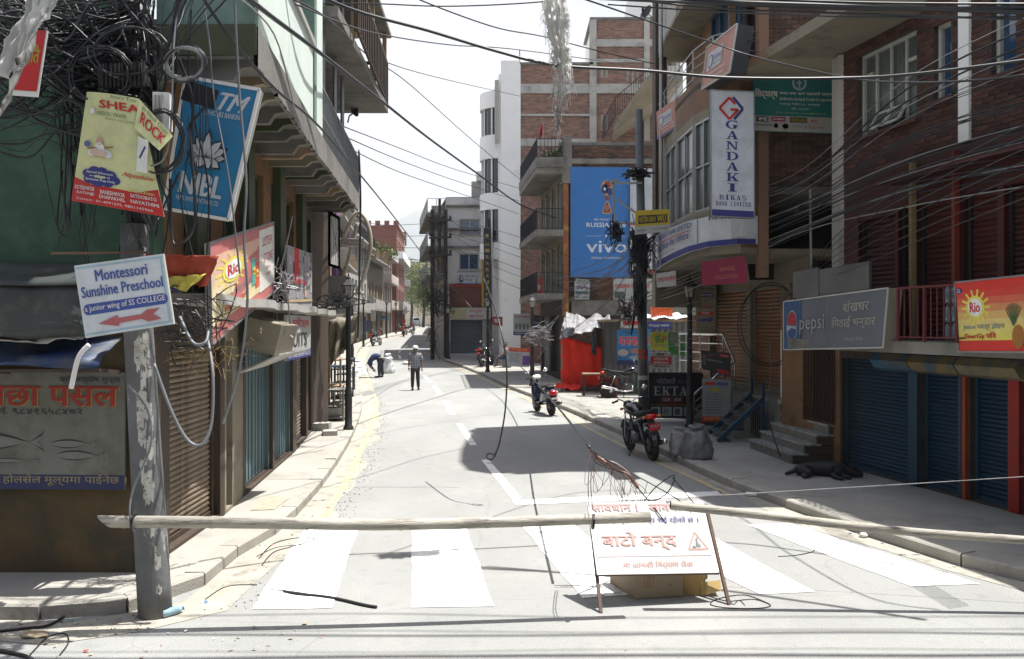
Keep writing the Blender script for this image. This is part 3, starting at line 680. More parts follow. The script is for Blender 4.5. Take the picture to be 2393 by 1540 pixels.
PL = M('parapet_paint', (.66, .74, .67), .85, .07, 1.2, .15, 20, c2=(.36, .40, .36), c2t=.7, c2w=.14, stretch=(1, 1, .3))
def slab2(a, b, z0, z1, th, mat, name):
    A, d, n, L = wallmap(a, b); q = [A, A+d*L, A+d*L-n*th, A-n*th]
    return block(B, [(p.x, p.y) for p in q], z0, z1, mat, name)
slab2((-2.57, 8.6), (lerpY(OV, 12.7)+.03, 12.7), 5.5, 6.62, .12, PL, 'parapet')
slab2((-2.53, 8.57), (lerpY(OV, 12.7)+.07, 12.72), 6.62, 6.70, .2, CONCP, 'coping')
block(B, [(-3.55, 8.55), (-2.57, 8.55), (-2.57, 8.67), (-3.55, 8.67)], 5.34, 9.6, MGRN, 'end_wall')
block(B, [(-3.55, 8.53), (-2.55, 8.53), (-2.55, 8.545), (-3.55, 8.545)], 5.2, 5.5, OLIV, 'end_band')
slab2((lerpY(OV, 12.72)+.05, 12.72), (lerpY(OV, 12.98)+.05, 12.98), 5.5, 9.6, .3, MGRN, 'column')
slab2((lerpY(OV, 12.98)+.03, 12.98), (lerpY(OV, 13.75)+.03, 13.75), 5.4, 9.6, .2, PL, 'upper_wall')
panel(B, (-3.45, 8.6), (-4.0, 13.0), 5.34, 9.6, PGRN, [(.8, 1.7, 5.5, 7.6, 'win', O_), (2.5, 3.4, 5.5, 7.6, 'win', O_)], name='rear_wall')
block(B, [(-9, 8.3), (-2.5, 8.4), (-3.3, 14), (-9, 14)], 9.6, 9.75, CONC, 'roof_slab')
rail(B, [(lerpY(OV, 13.8), 13.8, 5.42), (lerpY(OV, 16.8), 16.8, 5.42), (lerpY(OV, 19.9), 19.9, 5.42)], .95, GREYM, sp=.11, r=.008, mid=1)
for y in (14.6, 16.2, 17.4):
    MB().tube([(lerpY(OV, y)-.08, y, 5.4), (lerpY(OV, y)-.08, y, 9.4)], .04, 8).build('balcony_post', GREYM, B)
panel(B, (-3.95, 13.75), (-4.5, 20), 5.34, 9.4, WOOD, [(.5, 1.6, 5.9, 7.6, 'win', O_), (2.4, 3.6, 5.9, 7.6, 'win', O_)], name='rear_wall')
m = MB(); m.prism([(-4.2, 13.9), (lerpY(OV, 14)+.25, 14.0), (-2.95, 20.4), (-4.6, 20.4)], 7.55, 7.72); m.build('upper_balcony_floor', CONC, B)
rail(B, [(-2.78+.02, 15.2, 7.72), (-2.93-.05, 20.3, 7.72), (-4.4, 20.35, 7.72)], 1.0, WOOD, sp=.28, r=.035, top=.07)
m = MB(); m.prism([(-4.6, 13.9), (-2.7, 14.0), (-2.9, 20.6), (-4.9, 20.6)], 9.4, 9.5); m.build('roof_slab', CONC, B)
for y in (15.5, 18, 20.2): m = MB(); m.beam((-2.85-.03*(y-15), y, 7.7), (-2.85-.03*(y-15), y, 9.4), .09); m.build('balcony_post', WOODP, B)
block(B, [(-4.5, 19.3), (-4.4, 20.5), (-9, 20.5), (-9, 19.3)], 0, 9.4, WOOD, 'wall')
for i, (y, z) in enumerate([(17.2, 3.72)]):
    x = lerpY(FL, y)+.55; f = MB()
    for k in range(2):
        for a_, b_ in (((0, 0), (0, 1.05)), ((.95, 0), (.95, 1.05)), ((0, 0), (.95, 0)), ((0, 1.05), (.95, 1.05))): f.beam((x, y+a_[0], z+a_[1]), (x, y+b_[0], z+b_[1]), .045)
    fo = f.build('window', WOOD, B); MB().box((x-.02, y+.475, z+.52), (.02, .9, 1.0)).build('pane', GREY, fo)
    g_ = MB()
    for t in (-1, 1): g_.beam((x+.02, y+.05, z+.52-t*.48), (x+.02, y+.9, z+.52+t*.48), .006)
    for k in range(5): g_.beam((x+.02, y+.1+k*.19, z+.05), (x+.02, y+.1+k*.19, z+1.0), .005)
    g_.build('window_grille', IRON, fo)
# sheet canopies on the camera side of the corner building
def sag_sheet(name, label, cat, x0, x1, y0, z0, y1, z1, mat, parent=None, amp=.03, n=26, k=7, th=.012, sd=1):
    o = thing(name, label, cat, ((x0+x1)/2, y0, z1)) if not parent else parent
    m = MB(); vs = []
    for i in range(n+1):
        for j in range(k+1):
            u, v = i/n, j/k; x = x0+(x1-x0)*u; y = y0+(y1-y0)*v; z = z0+(z1-z0)*v
            d = amp*(noise.noise(V((x*1.7+sd, v*2, sd)))+.4*noise.noise(V((x*6, v*6, sd))))
            vs.append((x, y-d, z+d*1.3))
    fs = [(i*(k+1)+j, (i+1)*(k+1)+j, (i+1)*(k+1)+j+1, i*(k+1)+j+1) for i in range(n) for j in range(k)]
    m.add(vs, fs); c = m.build('sheet', mat, o, smooth=True)
    sd_ = c.modifiers.new('s', 'SOLIDIFY'); sd_.thickness = th
    return o
o = sag_sheet('sheet_canopy', 'dark grey sheet canopy below the green wall on the left', 'canopy', -9, -3.75, 8.2, 3.08, 7.75, 2.86, SHEET, amp=.03, sd=3)
sag_sheet('', '', '', -9, -3.78, 7.78, 2.86, 7.72, 2.40, SHEET, parent=o, amp=.05, sd=8)
TARPB = M('blue_tarp', (.012, .035, .12), .55, .3, 2, .2, 14, c2=(.07, .08, .085), c2t=.52, c2w=.1)
o = sag_sheet('tarp_canopy', 'blue tarpaulin sheet sagging over the painted shop board on the left', 'tarpaulin', -9, -3.72, 8.15, 2.42, 7.68, 2.12, TARPB, amp=.06, sd=5)
sag_sheet('debris_sheet', 'pale crumpled cardboard debris lying on top of the blue tarpaulin', 'debris', -7.5, -3.95, 8.1, 2.50, 7.75, 2.36, CONCP, amp=.09, sd=9, n=40)
Bb = MB()
for x in (-3.75, -4.8, -6.2): Bb.beam((x, 8.2, 2.05), (x, 7.7, 2.1), .035)
Bb.beam((-9, 7.7, 2.09), (-3.7, 7.7, 2.09), .03); tag(Bb.build('canopy_bracket', WOOD, o))
# painted shop board
GB = M('painted_board_grey', (.17, .175, .15), .6, .25, 1.2, .1, 15, c2=(.08, .07, .05), c2t=.6, c2w=.15)
s = Sign('shop_board', 'dusty grey shop board with red Devanagari lettering and painted fish below the blue tarpaulin', 'sign', [(-6.9, 8.17, 2.07), (-3.70, 8.17, 2.05), (-3.70, 8.17, .93), (-6.9, 8.17, .95)], GB, th=.03)
RED2 = flat((.33, .022, .012)); YEL2 = flat((.42, .30, .05)); U = lambda px: ((px-CX)/F*8.17+6.9)/3.2; W_ = lambda py: (CZ-(py-HY)/F*8.17-.94)/1.12
s.rect(0, 0, 1, .125, flat((.022, .028, .10)), 1).text('माछा पसल', U(-58)+.003, W_(948)-.004, U(276)+.003, W_(902)-.004, YEL2, .055).text('माछा पसल', U(-58), W_(948), U(276), W_(902), RED2, .045, lay=3)
s.text('प्रो सन्तोष गुप्ता', U(140), W_(895), U(282), W_(876), flat((.04, .035, .05)), .02).text('फोन नं. ९८४१६५८४७२', U(-60), W_(968), U(192), W_(948), flat((.04, .035, .05)), .02)
s.text('कार्यको लागि होलसेल मूल्यमा पाईनेछ ।', U(-160), W_(1133), U(296), W_(1106), flat((.30, .25, .13)), .02)
FD = flat((.035, .035, .035)); FG = flat((.19, .19, .175))
def fish(u, v, L, h, sgn=1):
    top = [(t, sin(pi*min(1, t*1.25))**.7*h*.5*(1-t*.35)) for t in [i/14 for i in range(13)]]
    P_ = [(u+sgn*L*t, v+y) for t, y in top]+[(u+sgn*L*1.0, v+h*.45), (u+sgn*L*.93, v), (u+sgn*L*1.0, v-h*.45)]+[(u+sgn*L*t, v-y) for t, y in reversed(top)]
    Q = [(a, v+(b-v)*.72-h*.02) for a, b in P_]
    s.poly(P_, FD, 1); s.poly(Q, FG, 2)
fish(U(-130), W_(1030), .30, .20); fish(U(118), W_(1035), .14, .09); fish(U(130), W_(1062), .15, .10); fish(U(-60), W_(1075), .2, .05)
st = M('rust_stain', (.075, .055, .025), .9, .4, 9, 0)
s.done()
# ---------------------------------------------------------------- RIGHT: red brick building with shuttered shops
def RX(y): return 8.885-.23*y
def RU(px): r = (px-CX)/F; return (14.5-8.885/(r+.23))*1.026
R = thing('brick_building', 'dark red brick building with blue shop shutters and a balcony on the right', 'building', (7, 11, 0))
RA, RB = (RX(14.5), 14.5), (RX(4.5), 4.5)
visr = lambda p: (1e6 if ((p.x/p.y)*F+CX > 2420 or CZ+.385*p.y < p.z) else p.y)
WO = dict(frame=FWHT, glass=CURT, t=.05, cols=4, rows=1, sillm=BRICKR)
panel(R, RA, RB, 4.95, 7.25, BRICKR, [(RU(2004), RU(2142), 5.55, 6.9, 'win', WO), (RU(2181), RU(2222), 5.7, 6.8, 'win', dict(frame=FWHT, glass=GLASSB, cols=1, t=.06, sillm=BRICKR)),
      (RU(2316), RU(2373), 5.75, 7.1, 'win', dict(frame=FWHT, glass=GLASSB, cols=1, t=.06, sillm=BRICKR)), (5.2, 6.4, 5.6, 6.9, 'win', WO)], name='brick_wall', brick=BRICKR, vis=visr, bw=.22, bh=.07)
def rpos(px, z, out=0): r = (px-CX)/F; y = 8.885/(r+.23); return V((RX(y)-out*.974, y-out*.224, z))
for a, b, z in ((2004, 2028, 6.55), (2110, 2142, 6.5)): m = MB(); m.beam(rpos(a, z, -.1), rpos(b, z, -.1), .05, .05); m.build('window_transom', FWHT, R)
for a in (2040, 2076):   # two small tilted vent sashes
    f = MB(); c = [rpos(a, 5.62, .06), rpos(a+30, 5.62, .06), rpos(a+30, 5.86, -.08), rpos(a, 5.86, -.08)]
    for k in range(4): f.beam(c[k], c[(k+1) % 4], .035)
    fo = f.build('vent_sash', FWHT, R); MB().quad(*c).build('pane', CURT, fo)
block(R, [tuple(rpos(2245, 0, .05).xy), tuple(rpos(2270, 0, .05).xy), tuple(rpos(2270, 0, -.1).xy), tuple(rpos(2245, 0, -.1).xy)], 5.0, 7.25, WHW, 'white_pillar')
block(R, [(5.50, 14.42), (5.62, 14.36), (5.72, 14.62), (5.50, 14.72)], 3.4, 7.05, GREY, 'corner_pillar')
block(R, [(RX(15.9)-1.15, 16.0), (RX(12.45)-1.15, 12.45), (9, 12.45), (9, 16.0)], 7.08, 7.26, BEIGE, 'eave_slab')
block(R, [(RX(14.5), 14.5), (RX(4.5), 4.5), (14, 4.5), (14, 14.5)], 7.26, 7.36, CONC, 'roof_slab')
block(R, [(RX(12.5)-.02, 12.45), (RX(4.5), 4.5), (14, 4.5), (14, 12.45)], 7.2, 7.25, CONC, 'roof_edge')
panel(R, (5.55, 14.5), (14, 14.5), 0, 7.1, MORTD, name='rear_wall'); panel(R, (14, 14.5), (5.6, 14.52), 0, 7.1, MORTD, name='rear_wall')
# first floor: red shutters behind the balcony
sh = lambda a, b, z0, z1, mt, gd, h=.075: (RU(a), RU(b), z0, z1, 'shutter', dict(mat=mt, guide=gd, h=h))
panel(R, RA, RB, 2.27, 4.95, REDS, [sh(2005, 2090, 2.3, 4.2, REDS, IRON), sh(2098, 2136, 2.3, 4.3, REDS, IRON), sh(2142, 2232, 2.3, 4.3, REDS, IRON), sh(2250, 2330, 2.3, 4.3, REDS, IRON), (RU(2345), RU(2345)+1.5, 2.3, 4.3, 'shutter', dict(mat=REDS, guide=IRON))], name='first_floor_wall')
for px, mt in ((2241, M('dull_red_post', (.16, .025, .012), .6)), (2140, M('tan_pipe', (.22, .17, .08), .6))):
    p = rpos(px, 0, .06); MB().beam((p.x, p.y, 2.3), (p.x, p.y, 4.9), .075).build('post', mt, R)
m = MB(); m.beam(rpos(2110, 4.62, .25), rpos(2700, 4.62, .25), .5, .04); m.build('red_canopy', REDS, R)
# ground floor
panel(R, RA, RB, .1, 2.12, MORTD, [sh(1966, 2127, .14, 1.95, BLUES, BLUEF, .062), sh(2150, 2243, .14, 1.95, BLUES, BLUEF, .062), sh(2266, 2359, .14, 1.95, BLUES, BLUEF, .062), sh(2390, 2470, .14, 1.95, BLUES, BLUEF, .062), sh(2490, 2700, .14, 1.95, BLUES, BLUEF, .062)], name='shop_front', mort=BLUEF)
for a, b, mt in ((2128, 2149, BLUEF), (2245, 2252, BLUEF), (2254, 2262, M('orange_red_paint', (.30, .05, .015), .6)), (2362, 2388, REDP)):
    q = [rpos(a, 0, .05), rpos(b, 0, .05), rpos(b, 0, -.05), rpos(a, 0, -.05)]; block(R, [tuple(p.xy) for p in q], .13, 2.0, mt, 'shop_post')
m = MB(); q = [rpos(1990, 0, .95), rpos(2900, 0, .95), rpos(2900, 0, -.1), rpos(1990, 0, -.1)]
block(R, [(RX(14.4)-.93, 14.4), (RX(4.5)-.95, 4.5), (RX(4.5), 4.5), (RX(14.4), 14.4)], 2.12, 2.28, CONC, 'balcony_slab')
for a, b, mt in ((2098, 2185, M('awning_blue', (.02, .09, .16), .5, .3, 2, .1, c2=(.14, .10, .03), c2t=.52)), (2188, 2300, M('awning_mixed', (.05, .08, .10), .5, .3, 2, .1, c2=(.17, .12, .04), c2t=.5)), (2303, 2450, M('awning_tan', (.16, .13, .07), .5, .3, 2, .1, c2=(.05, .08, .09), c2t=.55))):
    m = MB(); A_, B_ = rpos(a, 0), rpos(b, 0); nrm = V((-.974, -.224, 0))
    pr = [(.0, 2.1), (.42, 2.08), (.5, 1.98), (.42, 1.86), (.30, 1.82), (.0, 1.85)]
    vs = [A_+nrm*o+V((0, 0, z)) for o, z in pr]+[B_+nrm*o+V((0, 0, z)) for o, z in pr]
    m.add(vs, [tuple(range(5, -1, -1)), tuple(range(6, 12))]+[(k, (k+1) % 6, 6+(k+1) % 6, 6+k) for k in range(6)]); m.build('shutter_housing', mt, R)
edge = lambda px, z: V(((8.885-.975)/(1+.23/((px-CX)/F)), (8.885-.975)/((px-CX)/F+.23), z))
def epx(px, z): r = (px-CX)/F; y = 7.91/(r+.23); return V((r*y, y, z))
RRD = M('red_rail', (.10, .014, .016), .5, .2)
rail(R, [epx(2098, 2.28), epx(2160, 2.28), epx(2236, 2.28), epx(2420, 2.28), epx(2700, 2.28)], .72, RRD, sp=.115, each=True, r=.011)
# crates of bottles behind the rail
WB = M('water_bottle', (.10, .14, .18), .15, .3, 9, 0, spec=.9)
bo = thing('bottle_stack', 'stacked packs of clear water bottles behind the red balcony rail', 'bottles', epx(2190, 2.28)+V((.3, 0, 0)), None)
for k in range(3):
    m = MB()
    for i in range(6):
        for j in range(2):
            p = epx(2190, 2.30+k*.24)+V((.22+.09*j+.02*i*0, -.25+i*.085, 0)); m.lathe([(.0, 0), (.036, 0), (.038, .08), (.034, .10), (.038, .12), (.038, .17), (.014, .215), (.014, .235), (0, .235)], p, n=8)
    m.build('bottle_pack', WB, bo, smooth=True)
# recess, scissor gate and entry left of the blue shutters
q = lambda y, o=0: (RX(y)-o*.974, y-o*.224)
panel(R, q(16.3), q(14.5), .1, 2.9, ORNG, [(.75, 1.72, .8, 2.1, 'void', None)], name='entry_wall')
gt = MB()
for i in range(13):
    y = 15.52-i*.075
    gt.beam((RX(y)-.03, y, .8), (RX(y)-.03, y, 2.08), .018)
for k in range(6):
    for i in range(12):
        y = 15.52-i*.075; z = .85+k*.2; s_ = 1 if i % 2 else -1
        gt.beam((RX(y)-.045, y, z+.09*(1-s_)*.5), (RX(y)-.045, y-.075, z+.09*(1+s_)*.5), .01)
gt.build('scissor_gate', M('gate_brown', (.07, .03, .02), .6, .2), R)
# marble steps
S_ = thing('stone_steps', 'four marble steps climbing to the brown scissor gate on the right pavement', 'steps', (5.1, 15.4, .12))
for i in range(4):
    x0 = 4.80+.21*i; z = .30+.163*i
    p4 = lambda o, y: (x0+o-.1*(y-14.7), y)
    m = MB(); m.prism([p4(-.03, 14.66), p4(.28, 14.66), p4(.28, 16.6), p4(-.03, 16.6)], z-.03, z); m.build('tread', MARB, S_)
    m = MB(); m.prism([p4(0, 14.7), p4(.24, 14.7), p4(.24, 16.58), p4(0, 16.58)], .12 if i == 0 else z-.163, z-.031); m.build('riser', M('riser_marble', (.14, .14, .12), .4, .3, 6, 0), S_)
m = MB()
for i in range(4): x0 = 4.80+.21*i; m.prism([(x0+.02, 14.67), (5.66, 14.67), (5.66, 14.70), (x0+.02, 14.70)], .12+.163*i+(.001 if i else 0), .27+.163*i)
m.build('side_wall', M('brown_stone', (.05, .035, .028), .6, .2), S_)
# brick gable wall facing the camera above a dark recess
K = thing('brick_gable_building', 'brown brick building side with a dark recess behind the green savings board', 'building', (5.5, 16.4, 0))
visk = lambda p: 1e6 if p.z > CZ+.385*p.y or (p.x/p.y*F+CX) > 1975 else p.y+abs(p.z-5.4)*.1
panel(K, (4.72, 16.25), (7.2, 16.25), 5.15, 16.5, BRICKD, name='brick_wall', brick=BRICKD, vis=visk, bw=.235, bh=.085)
block(K, [(4.72, 16.5), (9, 16.5), (9, 22), (4.72, 22)], 5.15, 16.5, MORTD, 'rear_wall')
block(K, [(4.72, 16.3), (9, 16.3), (9, 20.5), (4.9, 20.5)], 5.0, 5.14, CONC, 'floor_slab')
panel(K, (5.2, 18.9), (9, 18.9), 3.5, 5.0, DARK, name='rear_wall'); panel(K, (6.0, 17.9), (9, 17.9), 2.4, 5.0, DARK, name='rear_wall')  # back walls coloured near-black for the shade in the recess
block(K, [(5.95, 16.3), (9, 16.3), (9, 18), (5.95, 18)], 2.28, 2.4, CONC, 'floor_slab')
MB().tube([(5.45, 15.6, 3.45), (5.43, 15.6, 5.0)], .022, 8).build('drain_pipe', GREYM, K)
for a, b in ((1852, 1912), (1914, 2030)):
    r0 = (a-CX)/F; r1 = (b-CX)/F; ya, yb = 7.7/(r0+.21), 7.7/(r1+.21)
    m = MB(); A_, B_ = V((r0*ya, ya, 0)), V((r1*yb, yb, 0)); m.add([A_+V((0, 0, 2.95)), B_+V((0, 0, 2.95)), B_+V((0, 0, 3.42)), A_+V((0, 0, 3.38)), A_+V((.05, .03, 2.95)), B_+V((.05, .03, 2.95)), B_+V((.05, .03, 3.42)), A_+V((.05, .03, 3.38))], [(0, 1, 2, 3), (7, 6, 5, 4), (0, 4, 5, 1), (2, 6, 7, 3), (1, 5, 6, 2), (0, 3, 7, 4)])
    mo = thing('metal_sign', 'blank grey metal panel above the cola board, %s one' % ('left narrower' if a < 1900 else 'right wider'), 'sign', (A_+B_)/2+V((0,0,2.95)), 'blank metal panels on the balcony'); (m.build('panel', M('grey_panel', (.085, .085, .085), .5, .25, 2, .1), mo))

# ---------------------------------------------------------------- bank building with bowed front
K2 = thing('bank_building', 'tall beige bank building with bowed glass front and tall white bank sign', 'building', (4.6, 18, 0))
BP = [(3.72, 22), (3.62, 20.3), (3.6, 18.8), (3.66, 17.3), (3.85, 16.4), (4.28, 16.02), (4.72, 16.2)]
def inset(path, d):
    o = []
    for i, p in enumerate(path):
        a = V(path[max(i-1, 0)]); b = V(path[min(i+1, len(path)-1)]); t = (b-a).normalized(); o.append((p[0]-t.y*d*1, p[1]+t.x*d)) 
    return o
BI = inset(BP, .75)
GW = dict(frame=GREYM, glass=CURT, t=.05, cols=2, rows=2, sill=False)
for i, (a, b) in enumerate(zip(BP, BP[1:])):
    L = (V(b)-V(a)).length; ops = [] if i == 0 else [(.05, L-.05, 4.75, 6.55, 'win', GW)]
    if i == 0: ops = [(.5, 1.1, 5.0, 6.2, 'win', GW)]
    panel(K2, a, b, 3.95, 6.72, SALM if i == 5 else BEIGE, ops, name='bow_wall', depth=.06)
    panel(K2, a, b, 6.72, 7.42, SALM if i > 1 else BEIGE, name='balcony_wall'); panel(K2, a, b, 9.35, 16.5, SALM if i > 1 else GREY, name='upper_wall')
    ai, bi = BI[i], BI[i+1]; L2 = (V(bi)-V(ai)).length
    panel(K2, ai, bi, 7.3, 9.35, ORNG, [(.06, L2-.06, 7.45, 9.2, 'win', dict(frame=BLUEF, glass=GLASSB, cols=2, t=.05, sill=False))] if i > 1 else [], name='recessed_wall', depth=.06)
block(K2, BP+[(9, 16.3), (9, 22)], 3.85, 3.95, BEIGE, 'floor_slab'); block(K2, BP+[(9, 16.5), (9, 22)], 7.2, 7.3, CONC, 'floor_slab'); block(K2, BP+[(9, 16.5), (9, 22)], 9.25, 9.35, BEIGE, 'floor_slab')
block(K2, BP+[(9, 16.6), (9, 22)], 16.4, 16.5, CONC, 'roof_slab')
rail(K2, [V((x, y, 7.42)) for x, y in BP[:7]], .62, GREYM, sp=0, mid=2, top=.022)
block(K2, [(3.62, 21.6), (3.9, 21.6), (3.9, 22.1), (3.62, 22.1)], 3.9, 16.5, WOOD, 'edge_column')
block(K2, [(3.72, 22.12), (4.0, 22.12), (4.0, 22.5), (3.72, 22.5)], 5, 16.5, M('dark_green_paint', (.02, .06, .03), .7), 'edge_column')
block(K2, [(4.62, 16.0), (4.80, 16.0), (4.80, 16.24), (4.62, 16.24)], 3.4, 16.5, SALM, 'corner_column')
MB().tube([(3.52, 20.2, 3.9), (3.52, 20.2, 14)], .045, 8).build('drain_pipe', GREYM, K2)
# raised ground floor of the bank building
block(K2, [(5.3, 16.95), (9, 16.95), (9, 22.4), (4.9, 22.4), (4.95, 19.3), (5.2, 19.2)], .1, 1.0, CONC, 'platform')
block(K2, [(5.25, 16.8), (9, 16.8), (9, 16.93), (5.25, 16.93)], .95, 1.03, MARB, 'platform_edge')
panel(K2, (5.05, 22), (5.92, 18.3), 1.0, 3.86, BEIGE, [(.08, 1.95, 1.05, 3.3, 'shutter', dict(mat=BROWN, guide=BEIGE, h=.085)), (2.15, 3.45, 1.05, 3.3, 'shutter', dict(mat=BROWN, guide=BEIGE, h=.085))], name='shop_front')
panel(K2, (5.92, 18.3), (5.7, 16.4), 1.0, 3.86, BEIGE, [(.1, 1.6, 1.05, 3.4, 'shutter', dict(mat=BROWN, guide=BEIGE, h=.085))], name='shop_front')
block(K2, [(5.55, 17.4), (5.75, 17.4), (5.75, 17.7), (5.55, 17.7)], 1.0, 2.4, WHW, 'white_column')
block(K2, [(3.6, 21.5), (5.05, 21.5), (5.05, 22.0), (3.6, 22.0)], 2.95, 3.85, BEIGE, 'lintel')
# blue metal stairs
T = thing('metal_stairs', 'blue metal stairs up to the raised shop between the bank and the marble steps', 'stairs', (4.6, 18, .12))
for y0, y1, dx in ((17.4, 17.45, 0), (18.7, 18.7, .12)):
    m = MB(); m.beam((4.18+dx, y0, .14), (5.12+dx, y1, 1.0), .05, .09); m.build('stringer', BLUEF, T)
    m = MB(); m.beam((5.12+dx, y1, .13), (5.12+dx, y1, 1.35), .05); m.build('post', BLUEF, T)
for k in range(4):
    t = (k+.6)/4.4; x = 4.18+.94*t; z = .14+.86*t; m = MB(); m.box((x+.06, 18.05, z), (.2, 1.22, .03), rz=-.07); m.build('tread', M('tread_steel', (.06, .08, .09), .5, .2), T)
m = MB(); m.beam((4.3, 18.9, .2), (5.1, 18.9, .2), .03)
for k in range(8): m.beam((5.2, 17.5+k*.16, .15), (5.2, 17.5+k*.16, .95), .02)
m.build('side_grille', BLUEF, T)
# stainless hand rail and concrete ramp steps
T = thing('steel_handrail', 'stainless steel handrail on the shop stairs behind the black lamp post', 'handrail', (4.8, 20.1, .12))
path = [V((4.30, 20.25, .86)), V((5.2, 20.0, 1.66)), V((5.1, 20.7, 2.28)), V((4.35, 22.3, 2.28))]
m = MB(); m.tube([path[0], path[1]], .028, 8); m.tube([path[1], path[2], path[3]], .028, 8); m.build('hand_rail', STEEL, T)
m = MB()
for k in range(1, 4): d = V((0, 0, -.19*k)); m.tube([path[0]+d, path[1]+d], .014, 6); m.tube([path[2]+d*1.2, path[3]+d*1.2], .012, 6)
m.build('mid_rail', STEEL, T)
for p, z in ((path[0], .13), (path[1], .9), (path[2], 1.0), (path[3], 1.0), (path[2].lerp(path[3], .5), 1.0)): MB().tube([(p.x, p.y, z), p], .022, 8).build('post', STEEL, T)
T = thing('concrete_steps', 'dark concrete steps behind the steel handrail beside the photocopy board', 'steps', (4.8, 20.6, .12))
for k in range(5): block(T, [(4.35+.17*k, 20.3), (5.3, 20.3), (5.3, 21.4), (4.35+.17*k, 21.4)], .12+.16*k+(.0 if k == 0 else .001), .28+.16*k, CONC, 'step')

# ---------------------------------------------------------------- poster building behind, balconies on its street side
Q = thing('poster_building', 'brick building with a giant blue world cup poster and beige balconies', 'building', (4.5, 36, zg(35)))
visq = lambda p: abs(p.x-4)+abs(p.z-9)*3
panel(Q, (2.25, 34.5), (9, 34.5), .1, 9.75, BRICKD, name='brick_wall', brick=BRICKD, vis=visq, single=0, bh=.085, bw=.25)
block(Q, [(2.05, 34.35), (2.27, 34.35), (2.27, 34.6), (2.05, 34.6)], .1, 8.2, M('red_ochre_column', (.25, .09, .04), .8, .2, 1, 0, c2=(.42, .28, .06), c2t=.6), 'corner_column')
block(Q, [(2.02, 34.33), (2.4, 34.33), (2.4, 34.62), (2.02, 34.62)], 8.2, 10.1, CONC, 'corner_column')
block(Q, [(1.3, 40.5), (1.95, 34.6), (9, 34.6), (9, 40.5)], 9.75, 9.9, CONC, 'roof_slab')
block(Q, [(2.4, 34.42), (9, 34.42), (9, 34.5), (2.4, 34.5)], 2.9, 3.5, CONC, 'concrete_band'); block(Q, [(2.4, 34.42), (9, 34.42), (9, 34.5), (2.4, 34.5)], 9.0, 9.2, CONC, 'concrete_band')
dz = zg(37)
for k, z in enumerate((3.65, 6.2, 8.7)):
    ops = [(i*1.5+.3, i*1.5+1.35, z+.2, z+2.2, 'win', dict(frame=FWHT, glass=CURT, cols=2, sill=False)) for i in range(4)] if z < 8 else []
    if z < 8: panel(Q, (1.35, 40.5), (2.02, 34.6), z+.12, z+2.5, BEIGE, ops, name='balcony_wall')
    block(Q, [(.35, 40.3), (.98, 34.2), (2.05, 34.2), (1.35, 40.5)], z-.12, z+.12, CONC if k else CONC, 'balcony_slab')
    mt = IRON
    if k == 2:
        block(Q, [(.33, 40.3), (.96, 34.18), (1.02, 34.18), (.39, 40.3)], z+.12, z+.5, CONC, 'balcony_parapet'); block(Q, [(.96, 34.12), (2.05, 34.12), (2.05, 34.18), (.96, 34.18)], z+.12, z+.5, CONC, 'balcony_parapet')
    rz = z+(.5 if k == 2 else .12)
    rail(Q, [(.4, 40.2, rz), (1.0, 34.22, rz), (2.03, 34.22, rz)], .85 if k < 2 else .75, mt, sp=.14, r=.011)
panel(Q, (1.35, 40.5), (2.02, 34.6), .3, 3.55, MORTD, [(.4, 2.6, .5, 2.9, 'shutter', dict(mat=GSH, h=.12)), (3.1, 5.2, .5, 2.9, 'void', None)], name='shop_front')
block(Q, [(9, 34.5), (9.1, 34.5), (9.1, 40.5), (9, 40.5)], .1, 9.75, MORTD, 'rear_wall')
# plants on the terrace
def leaves(parent, c, rad, n, size, mat, name='foliage', seed=1, kind='stuff', clump=5):
    rr = random.Random(seed); m = MB(); cl = [V((rr.gauss(0, .5), rr.gauss(0, .5), rr.gauss(0, .5))) for _ in range(clump)]
    for _ in range(n):
        k = cl[rr.randrange(clump)]; d = V((rr.gauss(0, .28), rr.gauss(0, .28), rr.gauss(0, .28)))+k
        if d.length > 1.25: d *= 1.25/d.length
        p = V((c[0]+d.x*rad[0], c[1]+d.y*rad[1], c[2]+d.z*rad[2])); a = V((rr.gauss(0, 1), rr.gauss(0, 1), rr.gauss(0, 1))).normalized(); b = a.cross(V((rr.random(), rr.random(), rr.random()+.1))).normalized()
        s1 = size*rr.uniform(.6, 1.4); m.quad(p-a*s1, p-b*s1*.5, p+a*s1, p+b*s1*.5)
    return m.build(name, mat, parent, kind=kind)
for i, (x, y) in enumerate(((1.25, 34.7), (1.6, 34.9), (1.85, 35.0))):
    t = thing('potted_plant', ['left potted shrub behind the top terrace railing of the poster building', 'middle potted shrub behind the top terrace railing of the poster building', 'right potted shrub on the top terrace by the concrete pillar'][i], 'plant', (x, y, 9.2), 'terrace plants')
    MB().lathe([(0, 0), (.12, 0), (.16, .25), (.13, .25)], (x, y, 8.85), n=10).build('pot', M('terracotta', (.25, .11, .06), .8), t)
    leaves(t, (x, y, 9.4), (.24, .24, .36), 160, .05, LEAF, seed=i+3)

